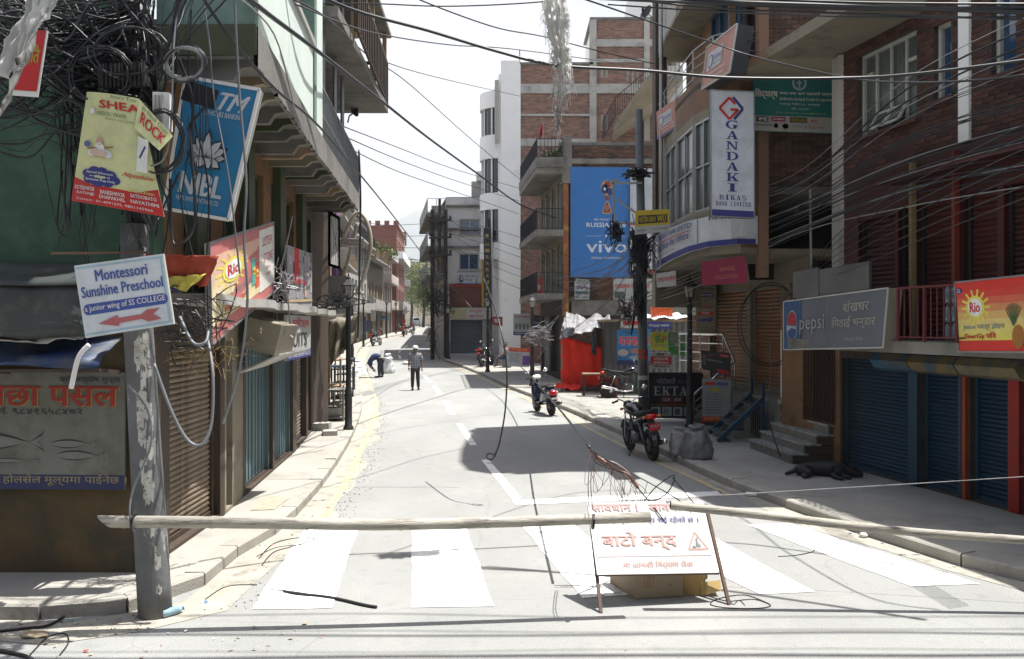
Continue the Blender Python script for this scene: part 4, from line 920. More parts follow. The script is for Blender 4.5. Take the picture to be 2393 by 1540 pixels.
# ---------------------------------------------------------------- tall brick building with concrete frame, white flank
C = thing('tall_brick_building', 'tall bare brick building with grey concrete frame and white rendered edge', 'building', (3, 48, zg(45)))
cx_ = lambda px: (px-CX)/F*45; cz_ = lambda y: CZ-(y-HY)/F*45
slits = [(1404, 1409, 158, 182), (1415, 1420, 158, 182), (1464, 1469, 160, 191), (1476, 1481, 160, 197), (1488, 1492, 162, 204), (1404, 1409, 266, 306), (1415, 1420, 266, 306)]
panel(C, (cx_(1216), 45), (cx_(1385), 45), .3, cz_(152), BRICKR, name='brick_wall', brick=M('brick_tan', (.26, .145, .11), .9, .2, 3, .3, 60, island=.3), single=0, bh=.09, bw=.26, mort=MORT)
panel(C, (cx_(1385), 45), (cx_(1560), 45), .3, cz_(47), BRICKR, [(cx_(a)-cx_(1385), cx_(b)-cx_(1385), cz_(d), cz_(c), 'void', None) for a, b, c, d in slits], name='brick_wall', brick=M('brick_tan', (.26, .145, .11)), single=0, bh=.09, bw=.26, mort=MORT)
for a, b, c, d in ((1377, 1393, 47, 720), (1504, 1517, 47, 330)): m = MB(); m.box(((cx_(a)+cx_(b))/2, 44.97, (cz_(c)+cz_(d))/2), (cx_(b)-cx_(a), .14, cz_(c)-cz_(d))); m.build('concrete_column', CONCP, C)
for a, b, c, d in ((1393, 1504, 93, 110), (1517, 1545, 93, 110), (1216, 1377, 197, 219), (1393, 1504, 197, 219), (1216, 1377, 325, 342), (1393, 1504, 139, 147), (1216, 1377, 267, 272), (1216, 1545, 47, 47)):
    if c == d: continue
    m = MB(); m.box(((cx_(a)+cx_(b))/2, 44.965, (cz_(c)+cz_(d))/2), (cx_(b)-cx_(a)-.01, .12, cz_(c)-cz_(d))); m.build('concrete_beam', CONCP, C)
for a, b, y in ((1214, 1385, 152), (1378, 1560, 47)): m = MB(); m.box(((cx_(a)+cx_(b))/2, 47, cz_(y)+.06), (cx_(b)-cx_(a), 4.2, .12)); m.build('roof_slab', CONC, C)
block(C, [(cx_(1216), 45.05), (cx_(1216), 55), (9, 55), (9, 45.05)], .3, cz_(153), GREY, 'rear_wall'); block(C, [(cx_(1385), 45.05), (cx_(1385), 50), (9, 50), (9, 45.05)], cz_(152)+.2, cz_(48), WHW, 'upper_block')
m = MB(); m.box((cx_(1412), 47.5, cz_(152)+.2+1.2), (.1, .1, .1))
block(C, [(cx_(1170), 44.9), (cx_(1216), 44.9), (cx_(1216), 46), (cx_(1170), 46)], .3, cz_(143), WHW, 'white_flank')
block(C, [(cx_(1165), 46), (cx_(1216), 46), (cx_(1200), 56), (-1.9, 56)], .3, cz_(160), WHW, 'street_wall')
m = MB(); m.box((cx_(1160), 45.6, cz_(255)), (.22, .25, cz_(181)-cz_(329))); m.build('fin', GREY, C)
for z0, z1 in ((cz_(357), cz_(300)), (cz_(234), cz_(194)), (cz_(480), cz_(440)), (cz_(600), cz_(560))):
    MB().lathe([(0, z0), (1.25, z0), (1.25, z1), (1.15, z1), (0, z1-.1)], (cx_(1172), 47.6, 0), n=20, a0=pi*.5, a1=pi*1.5).build('bow_balcony', WHW, C)
for z0, z1 in ((cz_(300), cz_(234)), (cz_(440), cz_(357)), (cz_(560), cz_(480))):
    MB().lathe([(1.1, z0), (1.1, z1)], (cx_(1172), 47.6, 0), n=8, a0=pi*.5, a1=pi*1.5).build('bow_window', GLASS, C)
    m = MB()
    for k in range(7):
        a = pi*(.5+k/6); m.beam((cx_(1172)+1.13*cos(a), 47.6+1.13*sin(a), z0), (cx_(1172)+1.13*cos(a), 47.6+1.13*sin(a), z1), .08)
    m.build('mullion', WHW, C)
panel(C, (-1.9, 56), (cx_(1165), 46), .6, 3.0, WHW, [(.5, 3.0, .7, 2.7, 'shutter', dict(mat=GSH, h=.14)), (4, 7, .7, 2.7, 'shutter', dict(mat=GSH, h=.14))], name='shop_front')
m = MB(); m.beam((cx_(1214), 45, cz_(152)), (cx_(1214), 45, cz_(118)), .05); m.build('antenna_rod', IRON, C)
# projecting stair balcony right (behind the bank)
rail(C, [(cx_(1405), 44.3, cz_(335)), (cx_(1425), 42.6, cz_(300)), (cx_(1510), 40.2, cz_(245)), (cx_(1545), 40.2, cz_(245))], 1.0, IRON, sp=.16, r=.012, name='stair_railing')
m = MB(); m.add([(cx_(1430), 44.9, cz_(333)), (cx_(1430)-.2, 42.4, cz_(333)), (cx_(1510)*.9, 40.1, cz_(250)), (8, 40.1, cz_(250)), (8, 44.9, cz_(250)), (cx_(1430), 44.9, cz_(318)), (cx_(1430)-.2, 42.4, cz_(318)), (cx_(1510)*.9, 40.1, cz_(240)), (8, 40.1, cz_(240)), (8, 44.9, cz_(240))], [(0, 1, 2, 3, 4), (9, 8, 7, 6, 5), (0, 5, 6, 1), (1, 6, 7, 2), (2, 7, 8, 3)]); m.build('stair_slab', BEIGE, C)
# roof tank house and dish
m = MB(); m.prism([(6.2, 46), (8.6, 46), (8.4, 49), (6.4, 49)], cz_(47)+.12, cz_(47)+1.6); m.build('roof_house', WHW, C)
def tank(name, label, x, y, z, r=.5, h=1.1):
    t = thing('water_tank', label, 'water tank', (x, y, z), 'black rooftop water tanks')
    MB().lathe([(0, 0), (r, 0), (r, h*.25), (r*.96, h*.27), (r, h*.3), (r, h*.5), (r*.96, h*.52), (r, h*.55), (r, h*.78), (r*.75, h*.93), (r*.3, h), (0, h)], (x, y, z), n=14).build('tank_body', RUB, t, smooth=True)
    MB().lathe([(0, 0), (r*.32, 0), (r*.32, .08), (0, .1)], (x, y, z+h), n=10).build('lid', RUB, t)
tank('', 'black water tank on the roof of the tall brick building', 7.4, 47, cz_(47)+1.6, .6, 1.0)

# ---------------------------------------------------------------- grey building with two windows
E_ = thing('grey_building', 'grey rendered building with two framed windows above a slate blue shutter', 'building', (-2.5, 52, zg(50)))
gx = lambda px: (px-CX)/F*50; gz = lambda y: CZ-(y-HY)/F*50
O2 = dict(frame=FWHT, glass=GLASSB, cols=2, t=.07)
x0 = gx(1042)
panel(E_, (x0, 50), (gx(1136), 50), .6, gz(462), M('pale_grey_render', (.60, .59, .57), .9, .08, .5, .15, 20, c2=(.38, .37, .35), c2t=.66, c2w=.12), [(gx(1073)-x0, gx(1121)-x0, gz(549), gz(512), 'win', O2), (gx(1072)-x0, gx(1119)-x0, gz(631), gz(592), 'win', O2), (gx(1052)-x0, gx(1138)-x0-.12, .85, gz(748), 'shutter', dict(mat=GSH, h=.13))], name='front_wall')
m = MB(); m.box((gx(1088), 49.96, (gz(664)+gz(718))/2), (gx(1126)-gx(1050), .06, gz(664)-gz(718)-.04)); m.build('shop_panel', M('maroon_panel', (.13, .035, .025), .6, .2), E_)
m = MB(); m.box((gx(1088), 49.92, gz(667)), (gx(1127)-gx(1049), .12, .2)); m.build('shop_panel_top', REDP, E_)
for y in (482, 536, 578): m = MB(); m.box((gx(1089), 49.9, gz(y)), (gx(1136)-gx(1040)+.1, .2, .12)); m.build('ledge', CONC, E_)
panel(E_, (-5.6, 60), (x0, 50.0), .6, gz(500), GREY, [(a, a+1.5, z, z+1.3, 'win', O2) for a in (1, 4, 7) for z in (3.3, 5.8, 8.0)], name='side_wall')
for z in (gz(500), gz(578), gz(645)):
    block(E_, [(x0-1.1, 49.6), (x0, 49.6), (x0, 50), (-5.6, 60), (-6.5, 60)], z-.12, z+.05, CONC, 'balcony_slab')
    rail(E_, [(-6.4, 59.5, z+.05), (x0-1.05, 49.65, z+.05), (x0, 49.65, z+.05)], .8, FWHT, sp=.4, r=.02)
block(E_, [(x0, 50.1), (gx(1136), 50.1), (gx(1136), 60), (-5.5, 60)], gz(463), gz(460), CONC, 'roof_slab')
block(E_, [(gx(1100), 50.6), (gx(1125), 50.6), (gx(1125), 54), (gx(1100), 54)], gz(462), gz(420), GREY, 'stair_tower')
block(E_, [(gx(1112), 50.3), (gx(1134), 50.3), (gx(1134), 54), (gx(1112), 54)], gz(420), gz(398), WHW, 'stair_head')
block(E_, [(gx(1006), 50.5), (gx(1040), 50.5), (gx(1040), 52), (gx(1006), 52)], gz(496), gz(478), CONC, 'parapet_block')
block(E_, [(gx(1127), 49.8), (gx(1143), 49.8), (gx(1143), 50), (gx(1127), 50)], .7, gz(400), CONCP, 'party_wall')
# ---------------------------------------------------------------- far left row of houses
def house(name, label, a, b, h, mat, side, floors, fh=2.9, n=3, wopt=None, gab=None, gops=(), sh=GSH, back=6, balc=(), zb=None, roofm=CONC):
    zb = zg(a[1]) if zb is None else zb
    t = thing(name, label, 'building', ((a[0]+b[0])/2, (a[1]+b[1])/2, zb))
    L = sqrt((b[0]-a[0])**2+(b[1]-a[1])**2); wopt = wopt or dict(frame=WOOD, glass=CURT, cols=2, sill=True)
    ops = grid_ops(L, zb+2.9, floors, fh, n, w=min(1.3, L/n*.55), h=1.4, opt=wopt)
    ops = [o for o in ops if o[3] < zb+h]
    ns = max(1, int(L/3)); ops += [(L*(i+.12)/ns, L*(i+.88)/ns, zb+.2, zb+2.4, 'shutter' if i % 3 else 'door', dict(mat=sh[i % len(sh)] if isinstance(sh, list) else sh, h=.16)) for i in range(ns)]
    panel(t, a, b, zb, zb+h, mat, ops, name='street_wall')
    gm = gab or mat
    panel(t, (a[0]-back, a[1]), a, zb-.5, zb+h, gm, gops, name='gable_wall')
    block(t, [(a[0]-back, a[1]+.05), (a[0]+.25, a[1]-.1), (b[0]+.25, b[1]), (b[0]-back, b[1])], zb+h, zb+h+.18, roofm, 'roof_slab')
    panel(t, b, (b[0]-back, b[1]), zb, zb+h, mat, name='rear_wall')
    d = (V(b)-V(a)).normalized(); nn = V((d.y, -d.x))
    for z, mt, kind in balc:
        q = [V(a), V(b), V(b)+nn*.75, V(a)+nn*.75]; block(t, [tuple(p) for p in q], zb+z-.12, zb+z, CONCP, 'balcony_slab')
        if kind == 'rail': rail(t, [(*(V(a)+nn*.72), zb+z), (*(V(b)+nn*.72), zb+z)], .85, mt, sp=.3, r=.02)
        else:
            q = [V(a)+nn*.68, V(b)+nn*.68, V(b)+nn*.76, V(a)+nn*.76]; block(t, [tuple(p) for p in q], zb+z, zb+z+.8, mt, 'balcony_parapet')
            q = [V(a)+nn*.02, V(a)+nn*.68, V(a)+nn*.68+d*.08, V(a)+nn*.02+d*.08]; block(t, [tuple(p) for p in q], zb+z, zb+z+.8, mt, 'balcony_parapet')
    return t
PUR = M('purple_paint', (.17, .09, .24), .7, .15)
wd = dict(frame=WOODP, glass=CURT, cols=3, t=.08)
house('house', 'dark brick house with wooden front just past the corner building on the left', (-4.75, 20.6), (-6.6, 29), 7.2, BRICKD, 1, 2, n=4, balc=((2.9, CONC, 'solid'),), sh=[RUST, WOOD])
house('house', 'narrow brown house with boarded front beyond the dark brick house', (-6.75, 29.2), (-7.9, 37.5), 7.0, SALM, 1, 2, n=4, balc=((2.8, WOOD, 'rail'),), sh=[GSH, RUST])
hp = house('house', 'brick house with tall purple window frames in the left row', (-8.0, 38), (-10.5, 49.5), 9.0, M('brick_plain', (.22, .11, .07), .9, .25), 1, 2, n=4, wopt=dict(frame=PUR, glass=CURT, cols=3, t=.16), balc=((2.9, BRICKD, 'solid'), (5.8, PUR, 'rail')), sh=[GSH, BEIGE])
for y in (40, 44, 48): m = MB(); x = -8.0-2.5*(y-38)/11.5+.1; m.beam((x, y, 3.2), (x, y, 9.0), .35, .35); m.build('purple_pilaster', PUR, hp)
house('house', 'tall tan house with a glazed upper floor and roof terrace in the left row', (-10.5, 50), (-11.8, 61), 10.2, SALM, 1, 3, n=4, wopt=wd, gab=BEIGE, balc=((2.9, CONC, 'solid'), (5.8, WOODP, 'rail'), (8.4, CONC, 'rail')), sh=[ORNG, GSH])
house('house', 'white framed house with rows of tall windows in the left row', (-11.9, 61.5), (-12.7, 75), 10.2, GREY, 1, 3, n=6, wopt=dict(frame=FWHT, glass=CURT, cols=3, t=.1), balc=((2.8, CONCP, 'solid'), (8.3, IRON, 'rail')), sh=[GSH, SALM, CONCP], gab=BRICKD)
hq = house('house', 'low brown house with yellow window frames and roof plants in the left row', (-12.75, 75.5), (-13.1, 87), 7.6, BEIGE, 1, 2, n=5, wopt=dict(frame=WOODP, glass=CURT, cols=2, t=.14), balc=((7.3, WOODP, 'rail'), (2.8, CONCP, 'solid')), sh=[ORNG, GSH])
PK = M('pink_render', (.50, .42, .36), .9, .08, .3, 0)
house('house', 'pale pink house with small barred window and corner balconies in the left row', (-13.2, 88.5), (-13.6, 97), 8.2, PK, 1, 2, n=3, wopt=dict(frame=FWHT, glass=GLASS, cols=2), gops=[(.9, 2.2, zg(88)+2.9, zg(88)+4.4, 'win', dict(frame=IRON, glass=CURT, cols=3))], back=6, balc=((2.9, PK, 'solid'), (5.6, PK, 'solid'), (8.2, WHW, 'rail')), sh=[GSH])
RR_ = M('red_render', (.20, .085, .065), .9, .08, .3, 0, c2=(.15, .065, .05), c2t=.7)
hr = house('house', 'tall plain brick red house with notched parapet in the left row', (-12.6-.6, 98), (-14.2, 113), 12.2, RR_, 1, 4, n=5, wopt=dict(frame=FWHT, glass=CURT, cols=2), back=7, balc=((2.9, CONCP, 'solid'), (8.6, WHW, 'solid')), sh=[GSH], roofm=RR_)
for k in range(7): m = MB(); m.box((-13.3-k*1.05, 98.2, zg(98)+12.4+.25), (.55, .3, .55)); m.build('merlon', RR_, hr)
house('house', 'grey tall house just behind the brick red one in the left row', (-14.3, 114), (-16.5, 132), 13.0, GREY, 1, 4, n=5, wopt=dict(frame=FWHT, glass=GLASS, cols=2), balc=((2.9, CONCP, 'solid'), (6, WHW, 'solid'), (9, WHW, 'solid')), sh=[GSH])
house('house', 'last brown house of the left row before the street bends away', (-16.6, 133), (-19.5, 152), 10.0, BRICKD, 1, 3, n=5, sh=[GSH])
t = house('house', 'cream house with flat roof standing behind the trees at the street end', (-15.5, 196), (-15.5, 206), 14.6, M('cream_render', (.55, .47, .36), .9, .06), 1, 4, n=4, back=13, gops=[(1+i*2.6, 2.4+i*2.6, 2.3+8.8, 2.3+10.3, 'win', dict(frame=FWHT, glass=GLASSB, cols=2)) for i in range(4)]+[(1+i*2.6, 2.4+i*2.6, 2.3+12, 2.3+13.5, 'win', dict(frame=FWHT, glass=GLASSB, cols=2)) for i in range(4)])
tank('', 'black water tank on the tan house roof in the left row', -12.6, 55, zg(50)+10.4, .55, 1.3); tank('', 'smaller black water tank beside the big one on the tan house', -11.6, 54.4, zg(50)+10.4, .42, .8)
tank('', 'distant black water tank on the cream house behind the trees', -19.5, 199, 2.4+14.8, 1.1, 2.2)
# far houses past the bend on the right side of the street
house('house', 'dark shaded house past the grey building where the street bends', (-9.2, 62), (-9.2, 62.01), .01, GREY, 1, 0, n=1) if False else None
t = thing('house', 'brick house on the right side past the grey building', 'building', (-7.5, 70, zg(65)))
panel(t, (-8.2, 92), (-5.4, 62), zg(62), zg(62)+9, BRICKD, [(i*3+.6, i*3+2.2, z, z+1.5, 'win', O2) for i in range(9) for z in (4.8, 7.6)], name='street_wall')
panel(t, (-5.4, 62), (2, 62), 0, zg(62)+9, BRICKD, name='front_wall'); block(t, [(-8.2, 92), (-5.4, 62), (2, 62), (2, 92)], zg(62)+9, zg(62)+9.2, CONC, 'roof_slab')
t = thing('house', 'pale low house far along the right side near the bend', 'building', (-13, 110, zg(100)))
panel(t, (-13.5, 150), (-8.3, 93), zg(90), zg(100)+5, GREY, [(i*4+.6, i*4+2.6, 5.6, 7.0, 'win', O2) for i in range(10)], name='street_wall'); panel(t, (-8.3, 93), (0, 93), 0, zg(100)+5, GREY, name='front_wall')
# trees at the street end
def tree(label, x, y, h, r, seed):
    t = thing('tree', label, 'tree', (x, y, zg(y)), 'leafy trees at the street end'); z = zg(y); rr = random.Random(seed)
    tr = MB(); tr.tube([(x, y, z), (x+.2, y, z+h*.3), (x-.1, y, z+h*.6), (x+.1, y, z+h*.85)], [.3, .24, .15, .04], 8)
    for k in range(7):
        a = k*2.4; zz = z+h*(.35+.07*k); tr.tube([(x, y, zz), (x+cos(a)*r*.5, y+sin(a)*r*.5, zz+h*.1), (x+cos(a)*r*.85, y+sin(a)*r*.85, zz+h*.16)], [.1, .06, .02], 5)
    tr.build('trunk', WOOD, t)
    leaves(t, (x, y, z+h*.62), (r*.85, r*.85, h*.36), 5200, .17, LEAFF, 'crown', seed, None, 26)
tree('leafy pale green tree in the middle of the street end', -16.6, 160, 11.5, 3.0, 4)
tree('leafy tree at the street end partly behind the last left house', -19.8, 168, 12.5, 3.4, 5)
tree('leafy tree at the street end closest to the twin steel poles', -14.6, 170, 12.0, 3.2, 8)
for i, (x, y) in enumerate(((-12.6, 76), (-12.3, 79), (-12.5, 82), (-12.2, 85))):
    t = thing('potted_plant', 'bushy plant on the terrace of the low brown house, %s' % ['nearest of the row', 'second of the row', 'third of the row', 'farthest of the row'][i], 'plant', (x, y, zg(80)+7.7), 'roof plants of the low brown house')
    MB().lathe([(0, 0), (.2, 0), (.26, .35)], (x, y, zg(80)+7.6), n=8).build('pot', M('terracotta', (.25, .11, .06)), t)
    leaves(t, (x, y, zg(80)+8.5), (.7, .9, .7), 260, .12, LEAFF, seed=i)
# ---------------------------------------------------------------- poles, lamps
def ctube(name, label, cat, pts, r, mat=None, group=None, per=6, n=5, parent=None):
    m = MB(); m.tube(spline(pts, per), r, n)
    if parent: return m.build(name, mat or CABLE, parent, smooth=True)
    return tag(m.build(name, mat or CABLE, smooth=True), label, cat, group)
PX = lambda l: [P(*p) for p in l]
t = thing('utility_pole', 'weathered concrete utility pole with peeling paper, overloaded with cables at the left corner', 'utility pole', G(349, 1450))
b0 = G(349, 1450)+V((0, .13, -.05)); b1 = P(316, 640, 7.38)
MB().lathe([(.142, 0), (.135, .8), (.122, 2.9), (.10, 3.5), (.10, 3.52)], (0, 0, 0), n=20).build('x', POLEC) if False else None
pts = [b0.lerp(b1, k/10) for k in range(11)]+[P(314, 525, 7.38)]
MB().tube(pts, [.140-.0025*k for k in range(12)], 22).build('concrete_shaft', POLEC, t, smooth=True)
MB().tube([P(322, 535, 7.45), P(322, -160, 7.45)], .10, 14).build('steel_shaft', M('dark_steel', (.035, .04, .045), .5, .25, 3, .1), t, smooth=True)
m = MB()
rr = random.Random(4)
for _ in range(48):   # torn paper patches stuck on the shaft
    f = rr.uniform(.36, .80) if _ < 42 else rr.uniform(.1, .9); c = pts[0].lerp(pts[10], f); R0 = .140-.025*f+.0015; a = rr.uniform(-1.6, -.7); w_ = rr.uniform(.1, .5); h = rr.uniform(.02, .10)
    N_ = 5; vs = []
    for j in (0, 1):
        for k in range(N_+1): aa = a+w_*k/N_; vs.append(c+V((cos(aa)*R0, sin(aa)*R0, (h if j else -h)+rr.uniform(-.02, .02))))
    m.add(vs, [(k, k+1, N_+2+k, N_+1+k) for k in range(N_)])
m.build('paper_scraps', M('old_paper', (.48, .47, .43), .8, .25, 12, 0, c2=(.12, .12, .12), c2t=.58, c2w=.03), t, kind='stuff')
def lamp(label, x, y, k=1.0, side=1):
    z = zg(y)+.12; t = thing('lamp_post', label, 'lamp post', (x, y, z), 'black lamp posts along the street')
    MB().lathe([(0, 0), (.12, 0), (.12, .06), (.085, .1), (.085, .75), (.10, .78), (.085, .82), (.062, 1.0), (.058, 2.75*k), (.075, 2.8*k), (.05, 2.85*k), (.045, 2.98*k)], (x, y, z), n=14).build('post', IRON, t, smooth=True)
    zz = z+2.98*k; h = MB()
    h.lathe([(.045, 0), (.10, .03), (.10, .05), (.0, .05)], (x, y, zz), n=8)
    for i in range(6): a = i*pi/3; h.beam((x+.095*cos(a), y+.095*sin(a), zz+.05), (x+.14*cos(a), y+.14*sin(a), zz+.30), .014)
    h.lathe([(.19, .295), (.19, .31), (.13, .37), (.055, .45), (.05, .49), (.02, .52), (.012, .58), (0, .58)], (x, y, zz), n=6); h.lathe([(0, .295), (.19, .295)], (x, y, zz), n=6)
    h.build('lantern_frame', IRON, t)
    MB().lathe([(.09, .055), (.132, .29)], (x, y, zz), n=6).build('lantern_glass', M('lantern_glass', (.35, .35, .30), .2, .2, 3, 0), t)
a_ = G(814, 1003, .13); lamp('black lamp post on the left pavement in front of the timber shops', a_.x, a_.y)
a_ = G(1611, 998, .13); lamp('black lamp post with peeling paper beside the photocopy board on the right', a_.x, a_.y)
lamp('black lamp post in front of the balconied poster building', .78, 33); a_ = G(1139, 868, .13); lamp('black lamp post by the seated person near the white building', a_.x, a_.y)
a_ = G(1047, 838, .13); lamp('short black lamp post in front of the grey building shutter', a_.x, a_.y, .85)
for i, (px, y) in enumerate(((823, 44), (849, 61), (903, 78), (925, 92), (937, 103))): lamp('black lamp post on the far left pavement, %s' % ['nearest of the distant row', 'second of the distant row', 'third of the distant row', 'fourth of the distant row', 'farthest of the row'][i], (px-CX)/F*y, y)
p2 = G(1503, 988, .13)
t = thing('utility_pole', 'slim grey steel utility pole tangled with cables in front of the world cup poster', 'utility pole', p2)
MB().tube([p2, p2+V((-.03, 0, 3.4)), p2+V((-.11, 0, 7.6))], [.125, .11, .09], 14).build('shaft', M('pole_grey_steel', (.11, .115, .12), .6, .25, 3, .1), t, smooth=True)
for z, c in ((1.55, flat((.35, .05, .02))), (1.05, flat((.45, .45, .43))), (1.68, flat((.35, .05, .02)))):
    MB().lathe([(.128, 0), (.128, .10)], (p2.x-.01, p2.y, p2.z+z), n=14).build('pasted_band', c, t)
m = MB(); top = p2+V((-.09, -.02, 0)); hz = lambda y: CZ-(y-HY)/F*p2.y
xz = lambda px, y, dy=-.15: V(((px-CX)/F*(p2.y+dy), p2.y+dy, CZ-(y-HY)/F*(p2.y+dy)))
for a, b in (((1425, 428), (1500, 428)), ((1432, 520), (1492, 522)), ((1432, 428), (1436, 520)), ((1440, 465), (1495, 505)), ((1425, 424), (1445, 420))): m.beam(xz(*a), xz(*b), .05, .05)
m.build('bracket_frame', GREYM, t)
def blob(c, r, n, seed, rad=.012, mat=CABLE, sq=(1, 1, 1)):
    rr = random.Random(seed); m = MB()
    for _ in range(n):
        a = V((rr.gauss(0, 1), rr.gauss(0, 1), rr.gauss(0, 1))).normalized()*rr.uniform(.5, 1); q = [V(c)+V((a.x*r*sq[0], a.y*r*sq[1], a.z*r*sq[2]))]
        for k in range(3): q.append(V(c)+V((rr.gauss(0, .6)*r*sq[0], rr.gauss(0, .6)*r*sq[1], rr.gauss(0, .6)*r*sq[2])))
        m.tube(spline(q, 4), rad*rr.uniform(.5, 1.3), 4, cap=False)
    return m
blob(xz(1492, 405), .28, 40, 5, .014, sq=(1, .6, .4)).build('cable_coils', CABLE, t, kind='stuff')
blob(xz(1498, 590), .42, 70, 6, .016, sq=(.6, .5, 1.3)).build('cable_coils', CABLE, t, kind='stuff')
blob(xz(1440, 545), .3, 30, 7, .012, sq=(.6, .5, 1)).build('cable_coils', CABLE, t, kind='stuff')
blob(xz(1492, 700), .28, 22, 8, .02, sq=(.4, .4, 2.2)).build('cable_coils', CABLE, t, kind='stuff')
m = MB(); m.tube(spline(PX([(1500, 630, 22.4), (1520, 645, 22.4), (1530, 650, 22.4)]), 4), .05, 8); m.build('black_clamp', RUB, t)
MB().lathe([(.14, 0), (.18, .12), (.18, .2), (0, .25)], tuple(xz(1488, 560)), n=12).build('black_dome_box', RUB, t)
# tangle low beside the red stall, and the shorter wild tangle by the other lamp post
tag(blob(P(1466, 725, 23.2), .36, 34, 12, .011, sq=(.8, .4, 1)).build('cable_tangle', CABLE), 'snarl of black cable ends hanging left of the grey steel pole', 'cables', kind='stuff')
tag(blob(P(1264, 786, 32.5), .5, 36, 13, .011, CABLEG, sq=(1, .4, 1)).build('cable_tangle', CABLEG), 'frayed silver wire ends dangling from the lamp post left of the red stall', 'cables', kind='stuff')
# twin poles with cross arms in the distance
t = thing('twin_pole', 'twin steel transformer poles with cross arms in front of the grey building', 'utility pole', (-4.2, 49, zg(49)))
p_ = lambda px, y, Y=49: P(px, y, Y)
for px, y0, y1 in ((1010, 840, 490), (1041, 838, 490)): MB().tube([p_(px, y0), p_(px, y1)], .115, 10).build('pole', IRON, t)
MB().tube([p_(1027, 600), p_(1027, 465)], .08, 8).build('pole', IRON, t)
for y in (516, 556, 597): m = MB(); m.beam(p_(1002, y, 48.8), p_(1055, y-2, 48.8), .12); m.build('cross_arm', IRON, t)
for k in range(9):
    px, y = 1004+(k % 3)*24, (512, 552, 593)[k//3]; MB().lathe([(.0, 0), (.07, .02), (.05, .08), (.08, .12), (.04, .2), (0, .22)], tuple(p_(px, y, 48.8)), n=8).build('insulator', RUB, t)
blob(p_(1018, 700, 48.6), .9, 42, 21, .013, sq=(.9, .3, 1.2)).build('cable_coils', CABLE, t, kind='stuff')
blob(p_(1010, 790, 48.6), .6, 16, 22, .013, sq=(.5, .3, 1.6)).build('cable_coils', CABLE, t, kind='stuff')

# ---------------------------------------------------------------- cables
def cab(label, pts, r, grp='overhead cables', mat=None, per=8): return ctube('overhead_cable', label, 'cable', PX(pts), r, mat, grp, per)
cab('thick black cable crossing from the top left over the sky to the balconied poster building', [(540, -60, 7), (600, 12, 8.5), (740, 118, 11), (890, 235, 16), (1000, 322, 21), (1110, 402, 27), (1215, 478, 34), (1300, 510, 34.3)], .028)
cab('thick cable running along the top right to the pole in the middle of the sky', [(640, -60, 8), (820, 22, 9), (1000, 72, 9.6), (1160, 120, 9.9), (1300, 153, 10), (1500, 165, 10.2), (1700, 182, 10.4), (1960, 183, 10.4), (2150, 172, 10), (2480, 130, 9.2)], .02)
cab('thin cable high across the sky just below the top edge', [(700, 10, 14), (870, 9, 14), (1050, 15, 14), (1270, 4, 14), (1400, -20, 14)], .012)
cab('heavy twisted cable sweeping down past the grey building windows to the road', [(430, -70, 7.2), (540, 90, 7.8), (640, 205, 8.8), (740, 290, 10.5), (830, 395, 14), (890, 468, 19), (950, 545, 26), (1010, 622, 36), (1075, 690, 40), (1130, 752, 38), (1190, 828, 30), (1250, 890, 20), (1310, 960, 12), (1377, 1046, 8.4)], .015)
cab('thin cable from the left balconies to the white building', [(640, -20, 10), (760, 40, 12), (860, 130, 18), (960, 200, 25), (1100, 325, 36), (1215, 420, 44)], .014)
cab('thin wire crossing the sky to the right at mid height', [(690, 10, 10), (865, 75, 14), (1050, 105, 18), (1215, 117, 22), (1530, 160, 28)], .012)
cab('thin wire drooping to the top of the white building', [(862, 130, 20), (960, 165, 26), (1080, 195, 34), (1215, 225, 44)], .014)
cab('thin wire from the top centre down to the bank building', [(900, -40, 12), (1000, 8, 13), (1160, 65, 15), (1270, 86, 17), (1400, 120, 19), (1530, 150, 21)], .012)
cab('thin dark wire from the top centre down right past the bank building', [(1280, -30, 10), (1400, 10, 11), (1530, 55, 12.5), (1640, 92, 13.5), (1760, 132, 13.5), (1960, 178, 12), (2100, 192, 10), (2300, 186, 8.4), (2480, 160, 8)], .012)
cab('thin wire sagging behind the dusty plastic to the satellite dish', [(1420, 165, 30), (1500, 182, 28), (1600, 170, 24), (1700, 120, 18), (1760, 90, 14)], .012)
for i in range(3):
    cab('%s of three thin wires slanting from the left balconies to the tall white building' % ('topmost', 'middle', 'lowest')[i], [(800, 295+i*22, 18), (930, 345+i*28, 26), (1060, 395+i*26, 36), (1212, 440+i*30, 44.5)], .013, 'parallel thin wires to the white building')
for i in range(5):
    y = 520+i*26; cab('%s of five pale wires strung across the street to the twin poles' % ('topmost', 'second', 'third', 'fourth', 'lowest')[i], [(820, y-8+i*6, 40), (900, y+6, 44), (1005, y+2+i*3, 48.8)], .014, 'thin wires to the twin poles')
for i in range(6):
    cab('wire running from the twin poles to the balconied poster building', [(1050, 515+30*(i % 3), 48.8), (1130, 530+32*(i % 3)+i*8, 44), (1230, 560+35*(i % 3)+i*10, 38), (1330, 600+20*i, 34)], .013, 'wires between the twin poles and the poster building')
for i, (a, b) in enumerate(((28, 2), (12, -6), (45, 20), (20, 12), (36, 28))):
    cab(('highest cable in the bundle along the top right edge', 'thin cable second from the top in the bundle at the top right edge', 'hair thin cable in the bundle along the top right edge', 'thickest cable in the bundle along the top right edge', 'lowest thin cable in the bundle along the top right edge')[i], [(1340+40*i, a-34, 9.5), (1700, a-18+i, 9.2), (2050, a-6+i, 8.6), (2480, b+14+i*2, 7.8)], (.02, .012, .009, .026, .012)[i], 'bundle of cables along the top right edge')
